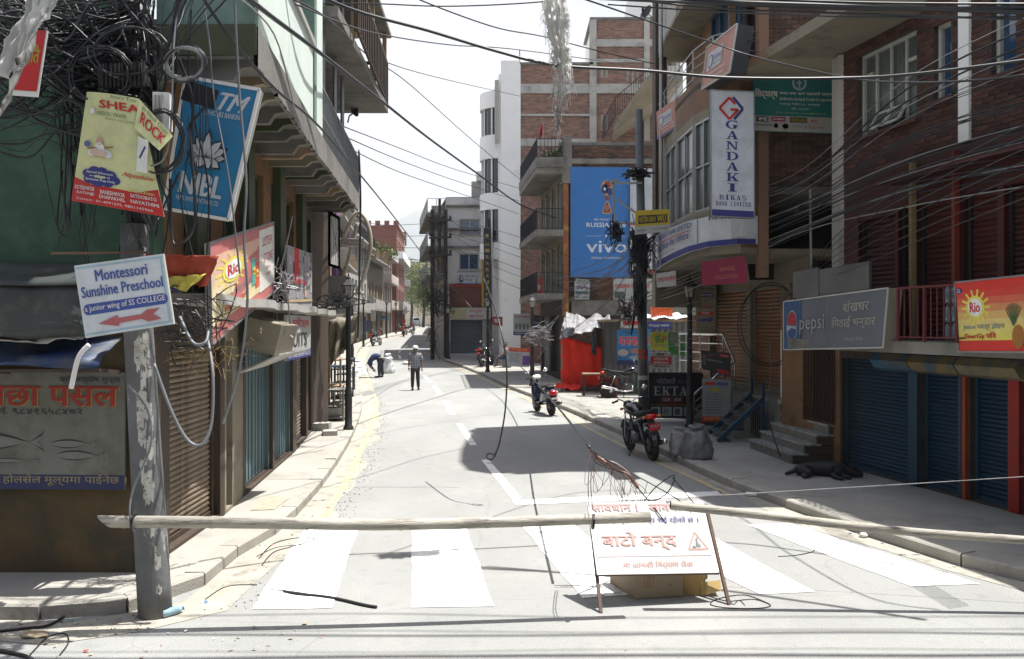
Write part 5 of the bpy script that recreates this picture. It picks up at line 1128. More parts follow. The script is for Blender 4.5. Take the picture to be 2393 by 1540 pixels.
for i, (y0, y1, z, r) in enumerate(((8.3, 8.1, 8.3, .012), (7.6, 7.9, 8.0, .010), (7.5, 7.8, 7.8, .022), (7.2, 7.5, 8.2, .008), (7.0, 7.35, 7.6, .032))):
    tag(MB().build('x', CABLE), 'x') if 0 else None; m = MB(); m.tube([p+V((0, .05*noise.noise(V((p.x*.5, i*3., 0)))+.02*sin(p.x*1.3+i), 0)) for p in sag((-14, y0, z), (13, y1, z+.3), .35, 60)], r, 6, cap=False); tag(m.build('overhead_cable', CABLE, smooth=True), '%s cable strung high across the junction over the crosswalk' % ('farthest', 'second farthest', 'thick middle', 'second nearest', 'thick nearest')[i], 'cable', 'cables above the junction')
# low bundle sweeping up to the right over the red shutters
rr = random.Random(9)
for i in range(26):
    k = i/25; xa = 1500+rr.uniform(-10, 20); ya = 500+k*220+rr.uniform(-15, 15); yb = 60+k*400+rr.uniform(-50, 40); pinch = .75
    ym = (ya+yb)/2*(1-pinch)+pinch*(430+(k-.5)*130)+45
    cab('thin cable in the loose bundle sweeping up across the red shutters', [(xa, ya, 22.6), (1640, ya*.55+ym*.45+rr.uniform(-6, 10)+14, 18.8), (1850, ym+35*(1-k)+rr.uniform(-8, 8), 15.2), (2120, ym*.5+yb*.5-20+rr.uniform(-14, 14), 12), (2480, yb-20, 9.8)], rr.choice([.006, .007, .009, .014]), 'loose cable bundle across the red shutters', mat=CABLEG if i % 4 == 0 else CABLE)
for i in range(12):
    a = [(1495, 520+rr.uniform(0, 110), 22.7)]; b = (1330-rr.uniform(0, 60), 640+rr.uniform(0, 160), 30)
    cab('thin cable fanning out from the grey steel pole across the world cup poster', a+[((a[0][0]+b[0])/2+20, (a[0][1]+b[1])/2+18, 26), b], .01, 'cables fanning across the poster')
for i in range(7):
    cab('cable looping over the red gate cloth between the lamp post and the bank corner', [(1500, 740+i*12, 22.5), (1650, 700+i*22, 18), (1790, 690+i*10, 16), (1960, 640-i*16, 13), (2200, 540-i*25, 10), (2480, 430-i*30, 8)], .006, 'cables crossing the orange shutters')
ctube('dangling_cable', 'black cable dangling over the middle of the road with a loop at its end', 'cable', PX([(1130, 650, 14), (1165, 750, 12.6), (1183, 850, 12.2), (1181, 950, 12), (1168, 1030, 12), (1156, 1064, 12), (1147, 1074, 12), (1138, 1070, 12.05), (1137, 1063, 12), (1146, 1060, 11.95), (1158, 1066, 12)]), .012)
ctube('stay_wire', 'pale thin wire stretched low across the right foreground', 'wire', PX([(1600, 1166, 8.2), (1645, 1160, 8.3), (1900, 1144, 8.2), (2200, 1126, 8), (2480, 1108, 7.8)]), .004, CABLEG)
# coil hanging against the orange shutters
m = MB()
for k in range(2):
    m.tube([P(1800+70*cos(a)*(1+.1*k), 755+95*sin(a)+6*k, 17.2) for a in [i*2*pi/26 for i in range(27)]], .012, 5, cap=False)
m.tube([P(*q) for q in ((1800, 800, 16), (1803, 870, 15.5), (1790, 960, 15), (1810, 1030, 14.8), (1823, 1066, 14.9))], .012, 5)
tag(m.build('cable_coil', CABLE), 'large loose loop of black cable hanging in front of the orange brown shutters', 'cable')

# ---------------------------------------------------------------- cable mass round the left pole
t = thing('cable_mass', 'dense mass of black cables and coils wound round the top of the left pole', 'cables', P(322, 300, 7.3))
rr = random.Random(21); m = MB()
def wild(a, b, s, r, k=4, jit=14, per=5):
    q = []
    for i in range(k+1):
        f = i/k; e = 1 if 0 < i < k else 0
        q.append(P(a[0]+(b[0]-a[0])*f+rr.gauss(0, jit)*e, a[1]+(b[1]-a[1])*f+s*4*f*(1-f)+rr.gauss(0, jit)*e, a[2]+(b[2]-a[2])*f+rr.gauss(0, .06)*e))
    m.tube(spline(q, per), r, 5, cap=False)
for i in range(170):       # from the left edge to the pole
    ya = rr.choice([rr.uniform(-60, 130), rr.uniform(-60, 330)]); yb = rr.uniform(-40, 330)
    wild((-60, ya, rr.uniform(6.6, 7.6)), (rr.uniform(270, 345), yb, 7.3), rr.uniform(-20, 70), rr.choice([.003, .004, .006, .009, .013]), jit=26)
for i in range(46):        # from the top edge down on to the pole
    wild((rr.uniform(-20, 640), -60, rr.uniform(6.8, 8)), (rr.uniform(285, 360), rr.uniform(60, 330), 7.3), rr.uniform(-30, 50), rr.choice([.004, .006, .009, .014]), jit=14)
for i in range(34):        # hanging loops under the mass
    xa = rr.uniform(120, 470); wild((xa, rr.uniform(90, 330), 7.2), (xa+rr.uniform(-80, 120), rr.uniform(150, 420), 7.35), rr.uniform(60, 260), rr.choice([.004, .006, .009, .012]), jit=10)
for i in range(16):        # long drops to the lower edge
    xa = rr.uniform(150, 560); xb = xa+rr.uniform(-60, 60); wild((xa, rr.uniform(0, 200), 7.4), (xb, rr.uniform(520, 900), rr.uniform(7.3, 8)), 0, rr.choice([.003, .005, .008]), jit=18)
for cx0, cy0, rx, ry, n_ in ((432, 148, 48, 40, 8), (235, 175, 75, 62, 9), (375, 330, 55, 70, 8), (300, 120, 90, 60, 4)):
    for i in range(n_):
        ph = rr.uniform(0, 6); sx, sy = rr.uniform(.85, 1.1), rr.uniform(.85, 1.12)
        m.tube([P(cx0+rx*sx*cos(ph+a), cy0+ry*sy*sin(ph+a)+3*sin(3*a), 7.05+.08*sin(a+i)) for a in [j*2*pi/22 for j in range(21)]], rr.choice([.004, .006, .008]), 5, cap=False)
for i in range(60):        # twisted trunk wound along the pole
    ph = rr.uniform(0, 6.28); w_ = rr.uniform(30, 52); y0 = rr.uniform(-80, 250); y1 = y0+rr.uniform(150, 420)
    m.tube([P(322+w_*cos(ph+k*.5), y0+(y1-y0)*k/8, 7.42+.13*sin(ph+k*.5)) for k in range(9)], rr.choice([.006, .01, .013]), 5, cap=False)
m.build('cable_tangle', CABLE, t, smooth=True, kind='stuff')
m = MB()
for q in ([(418, -20, 7.1), (405, 120, 7.0), (402, 250, 7.0), (395, 330, 6.95), (380, 375, 6.95), (352, 388, 6.95)], [(540, -20, 7.6), (640, 80, 8), (690, 260, 8.6), (720, 330, 9)]): m.tube(spline(PX(q), 6), .008, 6)
for i in range(5): m.tube([P(432+45*cos(a)*(.9+.05*i), 148+38*sin(a)*(.9+.04*i), 6.98) for a in [j*2*pi/22 for j in range(23)]], .004, 5, cap=False)
m.build('grey_cables', CABLEG, t, smooth=True, kind='stuff')
m = MB()
for q, r in (([(360, 850, 7.3), (400, 960, 7.3), (440, 1030, 7.3), (475, 1036, 7.3), (495, 980, 7.35), (497, 870, 7.4), (485, 790, 7.6)], .014), ([(420, 740, 7.5), (450, 800, 7.4), (480, 800, 7.4), (487, 770, 7.5)], .014), ([(300, 900, 7.0), (345, 960, 7.12), (352, 1040, 7.12), (312, 1140, 7.1), (303, 1200, 7.02), (312, 1240, 7.02)], .009),
             ([(545, -70, 7.5), (552, 90, 7.55), (560, 230, 7.6), (575, 420, 7.6), (570, 560, 7.6), (578, 700, 7.6), (560, 860, 7.7), (520, 990, 7.8)], .013), ([(462, -70, 7.4), (488, 90, 7.45), (500, 230, 7.5), (535, 420, 7.5), (560, 640, 7.6)], .008)): m.tube(spline(PX(q), 6), r, 6)
tag(m.build('hanging_cable', M('grey_conduit', (.16, .17, .18), .5, .2, 5, 0), smooth=True), 'grey hanging cable loops in front of the rusty shutter beside the left pole', 'cable', kind='stuff')
# splice box, meter box, black plate, rods
ob = thing('splice_box', 'ribbed black cable splice box strapped across the left pole', 'junction box', P(285, 175, 7.1))
m = MB(); m.box(P(288, 178, 7.1), (.36, .14, .17), ax=Matrix.Rotation(-.08, 3, 'Y')); m.build('body', RUB, ob)
m = MB()
for i in range(11): m.box(P(240+i*9.5, 178-i*.6, 7.02), (.012, .02, .2))
m.build('ribs', RUB, ob, kind='stuff')
ob = thing('meter_box', 'white plastic meter box fixed to the right of the left pole', 'meter box', P(378, 260, 7.1))
m = MB(); m.box(P(380, 262, 7.12), (.13, .12, .30), rz=.15); m.build('body', WHW, ob)
m = MB()
for i in range(3): m.box(P(362+i*8, 262, 7.05), (.012, .02, .28))
m.build('ribs', FWHT, ob); MB().box(P(408, 255, 7.06), (.012, .03, .2)).build('rubber_strip', RUB, ob)
ob = tag(MB().add([P(437, 186, 7.5), P(512, 212, 7.5), P(499, 257, 7.5), P(421, 232, 7.5), P(437, 186, 7.53), P(512, 212, 7.53), P(499, 257, 7.53), P(421, 232, 7.53)], [(0, 1, 2, 3), (7, 6, 5, 4), (0, 4, 5, 1), (1, 5, 6, 2), (2, 6, 7, 3), (3, 7, 4, 0)]).build('metal_plate', IRON), 'black metal plate hanging in front of the lotus bank sign', 'plate')
m = MB(); m.beam(P(120, 592, 7.2), P(345, 590, 7.2), .02); tag(m.build('iron_rod', M('rust_rod', (.15, .09, .06), .8)), 'rusty rod tied across the pole above the preschool sign', 'rod')

# ---------------------------------------------------------------- signs, left
BL1 = flat((.025, .21, .42)); s = signpx('lotus_sign', 'tilted blue bank sign with white lotus hanging from the overhang at the left corner', 'sign', [(434, 180, 8.0), (607, 210, 8.0), (534, 514, 8.0), (384, 487, 8.0)], BL1, th=.12, side=FWHT, frame=WHW, fw=.03)
WB_ = flat((.60, .63, .66))
s.text('ATM', .28, .80, .86, .93, WB_, .06, ital=.15).text('24 HOURS BANKING', .34, .745, .86, .785, WB_, .03)
def petal(u, v, a, L, w_, lay=1):
    ca, sa = cos(radians(a)), sin(radians(a)); q = [(0, 0), (.35, .5), (.7, .42), (1, 0), (.7, -.42), (.35, -.5)]
    for mt, k, l in ((BLK, 1.0, lay), (WB_, .86, lay+1)):
        s.poly([(u+(ca*x*L*k+sa*-y*w_*k)*1.7+ca*L*.05, v+(sa*x*L*k+ca*y*w_*k)*.95+sa*L*.05) for x, y in q], mt, l)
for i, (a, L) in enumerate(((5, .17), (175, .17), (-28, .15), (208, .15), (28, .19), (152, .19), (52, .19), (128, .19), (-60, .11), (240, .11), (90, .21))): petal(.49, .43, a, L, .075, 1+i*2)
s.text('NIBL', .17, .14, .80, .30, WB_, .07, lay=2).text('NEPAL INVESTMENT BANK LTD.', .15, .085, .80, .12, WB_, .02, lay=2)
s.done()
PAL = flat((.60, .62, .32)); s = signpx('school_banner', 'pale yellow and red playschool banner tied around the left pole below the splice box', 'banner', [(203, 215, 6.98), (325, 231, 6.98), (384, 507, 7.0), (167, 469, 6.98)], PAL, th=.004, bulge=.05, part='cloth', nu=12, nv=8)
s.rect(0, 0, 1, .17, CRED, 1, n=12)
s.poly([(0, .17), (0, .22), (.25, .17), (.5, .15), (.5, .13)], CRED, 1.3).poly([(.5, .15), (.75, .17), (1, .23), (1, .15), (.75, .1)], CRED, 1.3)
s.text("Asia's Top", .5, .955, .95, .99, flat((.1, .15, .1)), .01).text('SHEA', .3, .865, .98, .935, CRED, .06).text('SHISHU VIHAR', .25, .80, .75, .835, flat((.2, .3, .15)), .02).text("Asia's Largest", .4, .76, .85, .79, flat((.2, .3, .15)), .01)
for i in range(7): a = radians(20+i*23); s.disc(.32+.12*cos(a), .45+.025*sin(a), .06, .035, WHP, 2+i*.2, 10)
s.disc(.32, .57, .045, .04, flat((.55, .35, .25)), 4, 12).disc(.32, .505, .075, .05, WHP, 4, 12).disc(.31, .46, .12, .03, flat((.6, .45, .35)), 5, 12).line(.15, .49, .52, .53, .012, flat((.3, .15, .08)), 6).disc(.14, .53, .05, .03, flat((.1, .12, .3)), 6, 10)
s.disc(.05+.12, .55+.28, .05, .03, WHP, 3, 10)
for u, v in ((.18, .27), (.26, .30), (.36, .30), (.46, .28), (.50, .24), (.42, .21), (.30, .20), (.2, .22)): s.disc(u, v, .08, .04, NAVY, 2, 12)
s.text('Special Discount', .16, .27, .5, .295, WHP, .02, 4).text('on the day of', .2, .24, .46, .262, WHP, .02, 4).text('Saraswati Puja Only', .15, .205, .52, .232, WHP, .02, 4)
s.text('Nayathimi', .62, .28, .97, .33, CRED, .03, 3, ital=.2).text('Branches:', .66, .165, .95, .195, flat((.65, .6, .2)), .02, 3)
s.text('KOTESHWOR', .03, .115, .27, .15, WHP, .03, 3).text('BANESHWOR', .34, .105, .62, .14, WHP, .03, 3).text('SATDOBATO', .68, .12, .96, .15, WHP, .03, 3)
s.text('KATUNJE', .06, .07, .27, .1, WHP, .03, 3).text('DHAPAKHEL', .33, .065, .62, .095, WHP, .03, 3).text('NAYATHIMI', .68, .07, .97, .1, WHP, .03, 3).text('Contact : 01-4991275, 9851145966', .06, .02, .9, .045, WHP, .01, 3)
f = Sign('', '', '', [P(325, 231, 6.97), P(404, 318, 6.9), P(372, 352, 6.88), P(314, 300, 6.93)], PAL, th=.004, parent=s.o, part='folded_flap')
f.text('ROCK', .15, .30, .92, .72, CRED, .05).text('yschool Chain', .12, .78, .9, .95, flat((.1, .15, .1)), .01).done()
f = Sign('', '', '', [P(322, 318, 6.94), P(345, 330, 6.88), P(342, 405, 6.9), P(318, 400, 6.95)], WHP, th=.004, parent=s.o, part='folded_flap'); f.line(.3, .4, .8, .8, .02, NAVY).done()
s.done()
s = signpx('preschool_sign', 'white preschool sign with blue words and a pale red arrow on the left pole', 'sign', [(173, 621, 7.08), (381, 593, 7.0), (406, 757, 7.0), (199.5, 790, 7.08)], flat((.62, .66, .70)), th=.025, side=FWHT)
LB = flat((.33, .50, .60)); BB = flat((.06, .10, .36))
for q in ((.012, .03, .988, .055), (.012, .945, .988, .97)): s.rect(*q, LB)
s.rect(.955, .055, .975, .945, LB)
s.text('Montessori', .22, .745, .80, .90, BB, .045).text('Sunshine Preschool', .04, .54, .95, .69, BB, .045)
BP2 = flat((.05, .09, .34)); s.rect(.08, .30, .93, .45, BP2)
for u in (.08, .93): s.disc(u, .375, .05, .075, BP2, 1.2)
s.text('a junior wing of SS COLLEGE', .05, .325, .955, .43, WHP, .02, 3)
s.poly([(.17, .165), (.40, .245), (.40, .2), (.66, .205), (.73, .255), (.88, .255), (.79, .185), (.88, .10), (.73, .09), (.66, .14), (.40, .13), (.40, .09)], flat((.45, .12, .13)), 2)
s.done()
t = thing('party_flag', 'drooping red flag with yellow and blue hem behind the preschool sign', 'flag', P(430, 600, 7.2))
def cloth(parent, name, pts4, mat, nu=14, nv=8, am=.03, seed=1, sagb=0, th=.004):
    c = [V(p) for p in pts4]; m = MB(); vs = []
    nrm = (c[1]-c[0]).cross(c[3]-c[0]).normalized()
    for j in range(nv+1):
        for i in range(nu+1):
            u, v = i/nu, j/nv; p = c[0].lerp(c[1], u).lerp(c[3].lerp(c[2], u), v)
            d = am*(noise.noise(V((u*5+seed, v*2, seed)))+.5*noise.noise(V((u*11, v*5, seed*2)))+.25*noise.noise(V((u*23, v*13, seed)))); vs.append(p+nrm*d*1.6-V((0, 0, sagb*4*u*(1-u)*v+abs(d)*.4)))
    m.add(vs, [(j*(nu+1)+i, j*(nu+1)+i+1, (j+1)*(nu+1)+i+1, (j+1)*(nu+1)+i) for j in range(nv) for i in range(nu)])
    o = m.build(name, mat, parent, smooth=True); sd = o.modifiers.new('s', 'SOLIDIFY'); sd.thickness = th; return o
cloth(t, 'red_cloth', PX([(340, 592, 7.2), (512, 598, 7.15), (484, 668, 7.2), (385, 650, 7.25)]), M('flag_red', (.30, .045, .02), .8, .12, 3, .1), am=.05)
cloth(t, 'yellow_hem', PX([(382, 648, 7.24), (482, 640, 7.14), (435, 682, 7.14), (388, 665, 7.22)]), flat((.50, .42, .06)), am=.03, seed=4)
cloth(t, 'blue_hem', PX([(392, 664, 7.22), (432, 668, 7.2), (424, 684, 7.2), (396, 678, 7.22)]), flat((.03, .035, .13)), am=.02, seed=6)
GRAD = M('juice_red_gradient', (.62, .10, .08), .6, .05)
def juice(name, label, c4, fade=0):
    s = Sign(name, label, 'sign', c4, flat((.50, .16, .15) if fade else (.60, .03, .02)), th=.05, side=FWHT, frame=GREYM, fw=.02)
    for k, c in enumerate(((.60, .05, .03), (.60, .12, .06), (.62, .25, .10), (.64, .40, .14), (.66, .52, .18), (.66, .56, .16), (.66, .56, .12))): s.rect(0, .86-.1*(k+1), 1, .86-.1*k, flat(tuple(q*(1-fade)+w_*fade for q, w_ in zip(c, (.70, .62, .48)))), 1)
    return s
def splash(s, u, v, ru, rv):
    for i in range(14):
        a = radians(i*26); s.line(u+ru*.8*cos(a), v+rv*.8*sin(a), u+ru*1.5*cos(a), v+rv*1.5*sin(a), .03, flat((.70, .60, .10)), 2)
        s.disc(u+ru*1.6*cos(a), v+rv*1.6*sin(a), ru*.13, rv*.13, flat((.70, .60, .10)), 2, 8)
    s.disc(u, v, ru*1.12, rv*1.12, flat((.70, .60, .10)), 3).disc(u, v, ru*.85, rv*.85, WHP, 4).text('Rio', u-ru*.6, v-rv*.45, u+ru*.6, v+rv*.5, CRED, .05, 5)
def can(s, u, v, w_, h, mt):
    s.rect(u, v, u+w_, v+h, mt, 3).rect(u, v+h, u+w_, v+h*1.06, flat((.4, .4, .4)), 3).disc(u+w_/2, v+h*.55, w_*.35, h*.16, flat((.70, .60, .10)), 4).text('Rio', u+w_*.22, v+h*.48, u+w_*.78, v+h*.62, CRED, .04, 5)
s = juice('juice_sign', 'sun bleached red and yellow juice sign leaning along the left shopfront', PX([(489, 569, 8.7), (639, 519, 12.2), (640, 681, 12.2), (495, 807, 8.7)]), fade=.62)
splash(s, .28, .64, .13, .12); s.text('Juice मात्र होइन', .14, .34, .55, .43, flat((.2, .22, .2)), .04).text('EnerGy पनि', .16, .21, .5, .31, CRED, .05)
s.rect(.70, .14, 1, .95, flat((.68, .66, .60)), 2).text('SISTER', .76, .72, .96, .84, CRED, .01, 3).text('STORE', .78, .50, .96, .62, CRED, .01, 3).text('शंकर', .82, .40, .9, .44, CRED, .01, 3).text('भक्तपुर', .82, .30, .92, .34, CRED, .01, 3)
can(s, .56, .30, .07, .32, flat((.10, .35, .28))); can(s, .62, .25, .07, .32, flat((.6, .1, .05)))
s.done()
s = signpx('poster', 'worn photo poster panel with red banner standing on the left shop canopy', 'poster', [(671, 572, 13.6), (729, 593, 15.6), (729, 719, 15.6), (671, 725, 13.6)], flat((.30, .28, .30)), th=.04, side=GREYM)
rr = random.Random(31)
for i in range(46): u = rr.uniform(.03, .9); v = rr.uniform(.18, .9); s.rect(u, v, min(.99, u+rr.uniform(.03, .12)), min(.98, v+rr.uniform(.04, .2)), flat(rr.choice([(.08, .08, .12), (.42, .40, .44), (.5, .35, .3), (.15, .12, .1), (.4, .38, .36)])), 1+i*.05)
s.rect(.24, .55, .42, 1, CRED, 4).text('Salon', .12, .42, .5, .54, CRED, .03, 5).text('& Spa', .4, .40, .75, .49, CRED, .03, 5).rect(.02, .12, .98, .16, flat((.5, .4, .2)), 4); s.done()
s = Sign('suit_sign', 'white tailoring sign with red and blue words over the blue grey doors on the left', 'sign', [(-3.45, 13.1, 2.66), (-3.62, 15.4, 2.66), (-3.62, 15.4, 1.95), (-3.45, 13.1, 1.95)], flat((.42, .42, .40)), th=.04)
s.rect(0, 0, 1, .2, NAVY).text('NEW SHREE SHUBHAM TAILORS', .05, .05, .95, .15, WHP, .01, 3).text('SUITS', .1, .28, .8, .6, BLK, .03).text('सुटिङ्ग', .2, .68, .9, .95, CRED, .03); s.done()
t = thing('tin_hood', 'beige tin hood box under the canopy above the blue grey doors on the left', 'hood', (-3.3, 12, 2.2))
m = MB(); m.box((-3.35, 11.9, 2.35), (.45, .9, .42), ax=Matrix.Rotation(.25, 3, 'Y')); m.build('hood_box', BEIGE, t)
m = MB(); m.add([(-3.1, 11.4, 2.1), (-2.95, 12.5, 2.15), (-3.6, 12.5, 1.9), (-3.65, 11.4, 1.85), (-3.1, 11.4, 2.12), (-2.95, 12.5, 2.17), (-3.6, 12.5, 1.92), (-3.65, 11.4, 1.87)], [(0, 3, 2, 1), (4, 5, 6, 7), (0, 1, 5, 4), (3, 7, 6, 2), (0, 4, 7, 3), (1, 2, 6, 5)]); m.build('flap', CONCP, t)
# white torn flag and red sign at the top left edge
t = thing('torn_flag', 'torn white cloth flag hanging diagonally at the top left corner', 'flag', P(60, 100, 6.2))
cloth(t, 'white_cloth', PX([(100, -40, 6.2), (150, -30, 6.2), (60, 120, 6.15), (-20, 300, 6.1)]), PLAST if 0 else M('dirty_white_cloth', (.55, .55, .53), .8, .12, 3, .1), am=.08, nu=8, nv=16)
cloth(t, 'white_cloth', PX([(85, -10, 6.25), (120, -20, 6.25), (20, 170, 6.2), (-60, 200, 6.15)]), M('dirty_white_cloth', (.55, .55, .53)), am=.08, nu=8, nv=16, seed=5)
s = signpx('red_notice', 'small red notice with yellow Devanagari letters behind the torn white flag', 'sign', [(52, 70, 6.6), (112, 72, 6.6), (88, 227, 6.6), (20, 222, 6.6)], WHP, th=.01); s.rect(.04, .08, .94, 1, CRED).text('िति', .45, .5, .85, .78, YEL2, .05); s.done()
ctube('bent_pipe', 'short bent white pipe dangling in front of the fish shop board', 'pipe', PX([(208, 806, 7.5), (192, 822, 7.5), (180, 845, 7.5), (166, 908, 7.5)]), .022, WHW, n=8)
# straw, pipes, conduits and clutter over the rusty shutter
rr = random.Random(12); m = MB()
for _ in range(130):
    p = P(rr.gauss(470, 45), rr.gauss(820, 22), rr.uniform(8.6, 9.4)); d = V((rr.gauss(0, 1), rr.gauss(0, .5), rr.gauss(-.3, 1))).normalized()*rr.uniform(.06, .2); m.beam(p, p+d, .004)
tag(m.build('straw', STRAW), 'dry straw nest sticking out above the rusty shutter on the left', 'straw', kind='stuff')
t = thing('wire_nest', 'tangle of pale wires curling between the juice sign and the poster panel', 'cables', P(655, 660, 12))
tag(blob(P(655, 665, 12.2), .42, 14, 31, .012, CABLEG, sq=(.7, .4, 1.2)).build('wire_tangle', CABLEG, t), kind='stuff'); blob(P(780, 705, 17), .45, 16, 32, .011, CABLE, sq=(1, .6, .35)).build('wire_tangle', CABLE, t, kind='stuff')
blob(P(430, 760, 8.2), .45, 20, 33, .006, CABLE, sq=(1, .4, .7)).build('wire_tangle', CABLE, t, kind='stuff')
ctube('conduit_arc', 'pale plastic conduit arching out of the far left balcony', 'pipe', PX([(800, 560, 21), (830, 500, 21), (855, 515, 21), (866, 570, 21), (852, 640, 21), (835, 680, 21)]), .05, M('pale_pipe', (.42, .38, .30), .6), n=8)
ctube('bamboo_prop', 'leaning bamboo prop against the purple framed house on the left', 'bamboo pole', PX([(790, 690, 22), (815, 600, 22), (835, 520, 22)]), .05, BAMB, n=8)
for i, (y0, y1) in enumerate(((682, 686), (560, 562), (572, 574))):
    ctube('bamboo_rail', 'horizontal bamboo pole jutting over the left pavement, %s' % ['lowest one above the lamp', 'topmost one', 'one just under the topmost'][i], 'bamboo pole', PX([(760, y0, 21), (850, y1, 21)]), .045, BAMB, n=8)
ctube('hanging_bundle', 'dark vertical bundle of cable sleeves hanging from the balcony at the left', 'cable', PX([(838, 350, 16), (842, 480, 16), (838, 700, 16.4), (836, 790, 16.6)]), .02)
# satellite dishes
def dish(label, c, r, dirv, mat=IRON):
    t = thing('satellite_dish', label, 'satellite dish', c); z = V(dirv).normalized(); x = z.cross(V((0, 0, 1))).normalized(); y = z.cross(x)
    m = MB(); vs = []; n = 18
    for i in range(6):
        q = r*i/5
        for k in range(n): a = 2*pi*k/n; vs.append(V(c)+x*q*cos(a)+y*q*sin(a)+z*(q*q/(r*3.2)))
    m.add(vs, [(i*n+k, i*n+(k+1) % n, (i+1)*n+(k+1) % n, (i+1)*n+k) for i in range(5) for k in range(n)]); o = m.build('reflector', mat, t, smooth=True); o.modifiers.new('s', 'SOLIDIFY').thickness = .01
    m = MB(); m.tube([V(c)+y*r*.9+z*.25*r, V(c)+z*r*.9], .012, 5); m.box(V(c)+z*r*.9, (.06, .06, .09)); m.build('feed_arm', mat, t)
    m = MB(); m.tube([V(c), V(c)-z*.15, V(c)-z*.2-V((0, 0, r*1.1))], .02, 6); m.build('mount', GREYM, t)
dish('dark satellite dish on the far left balcony against the sky', P(826, 264, 20), .12, (.8, -.5, .4)); dish('black satellite dish on the roof edge beside the bank building', P(1513, 32, 24), .22, (-.8, -.5, .4))
# ---------------------------------------------------------------- signs, right
s = signpx('bank_tower_sign', 'tall white lightbox sign with blue vertical bank lettering and red diamond logo', 'sign', [(1660, 210, 15.2), (1761, 215, 15.2), (1762, 510, 15.2), (1662, 505, 15.2)], flat((.56, .59, .63)), th=.16, side=IRON, frame=GREYM, fw=.02)
s.rect(0, 0, 1, .055, NAVY)
cx0, cy0, w_, h_ = .43, .86, .24, .085
def dia(p, q, mt, t_=.045): s.line(cx0+w_*p[0], cy0+h_*p[1], cx0+w_*q[0], cy0+h_*q[1], t_, mt, 2)
for p, q in (((-.95, 0), (0, 1)), ((0, 1), (.55, .42)), ((-.95, 0), (0, -1)), ((0, -1), (.85, -.1)), ((.85, -.1), (.1, -.1))): dia(p, q, CRED)
for p, q in (((.35, 1.05), (1.3, 0)), ((1.3, 0), (.45, -1.0))): dia(p, q, NAVY, .05)
for i, ch in enumerate('GANDAKI'): v1 = .765-i*.083; s.serif(ch, .34, v1-.066, .64, v1, NAVY)
s.serif('BIKAS', .18, .135, .82, .175, NAVY).serif('BANK LIMITED', .10, .088, .92, .122, NAVY); s.done()
BN = flat((.55, .57, .60))
c0, c1, c2, c3 = V((3.6, 21.2, 4.72)), V((4.5, 15.9, 4.55)), V((4.5, 15.9, 4.02)), V((3.6, 21.2, 3.88)); bpath = [(x-.10, y-.05) for x, y in [(3.68, 21.4), (3.62, 20.3), (3.6, 18.8), (3.66, 17.3), (3.85, 16.4), (4.28, 16.0), (4.66, 16.1)]]
s = Sign('bank_banner', 'curved white bank banner in two scripts with navy lower band under the bowed windows', 'banner', [c0, c1, c2, c3], BN, th=.05, nu=24, path=bpath); s.lay = .014
s.rect(0, 0, 1, .18, NAVY, 1, n=48).text('GANDAKI BIKAS BANK LIMITED', .03, .76, .72, .92, NAVY, .04, 3).rect(.05, .66, .70, .685, CRED, 2, n=10).text('गण्डकी विकास बैंक लिमिटेड', .06, .36, .70, .62, NAVY, .03, 3).text('(नेपाल राष्ट्र बैंकबाट इजाजतपत्र प्राप्त संस्था)', .12, .24, .5, .31, BLK, .01, 3).rect(.76, .2, .765, .98, BLK, 2, n=1).text('चिनारी', .84, .86, .93, .97, BLK, .02, 3)
s.done()
s = signpx('savings_board', 'dark green savings cooperative board on the brick wall above the dark recess', 'sign', [(1760, 163, 15.85), (1962, 168, 15.85), (1962, 312, 15.85), (1760, 305, 15.85)], flat((.014, .16, .155)), th=.06)
s.rect(0, 0, 1, .25, flat((.36, .36, .33)))
s.text('"आर्थिक तथा सामाजिक समृद्धिका साथमा"', .28, .93, .75, .965, WHP, .01).disc(.53, .80, .085, .125, flat((.35, .45, .5)), 2).disc(.53, .80, .06, .09, flat((.02, .18, .2)), 3).line(.53, .72, .53, .88, .03, flat((.35, .45, .5)), 4).line(.50, .80, .56, .80, .03, flat((.35, .45, .5)), 4)
s.text('सिद्धार्थ', .02, .52, .28, .69, WHP, .05).text('बचत तथा ऋण सहकारी संस्था लि.', .30, .59, .99, .66, WHP, .03).text('Siddhartha Saving & Credit Co-operative Ltd.', .30, .50, .99, .56, WHP, .02).text('मध्यपुर थिमि-१६, भक्तपुर', .30, .43, .77, .47, WHP, .01).text('फोन : ६६३२४१०', .44, .36, .65, .40, WHP, .01).text('इमेल : siddhartha_saccos@gmail.com', .26, .29, .84, .325, flat((.4, .5, .2)), .01)
s.rect(.03, .15, .17, .235, BLK, 2).text('IME', .06, .165, .16, .22, WHP, .03, 3).rect(.21, .16, .37, .235, flat((.3, .02, .08)), 2).text('prabhu', .23, .175, .35, .22, WHP, .02, 3).rect(.42, .15, .62, .235, BLK, 2).text('WESTERN UNION', .43, .165, .61, .215, flat((.5, .4, .03)), .02, 3).text('सामी', .66, .16, .74, .22, CRED, .03).text('MoneyGram', .02, .07, .22, .12, BLK, .03).disc(.26, .09, .026, .04, flat((.35, .03, .15))).disc(.37, .085, .035, .045, flat((.4, .05, .08))).text('G.Pay', .45, .06, .56, .115, flat((.08, .1, .2)), .01).text('I-Remit', .60, .06, .82, .11, flat((.3, .1, .1)), .01)
s.done()
OS = flat((.42, .17, .12))
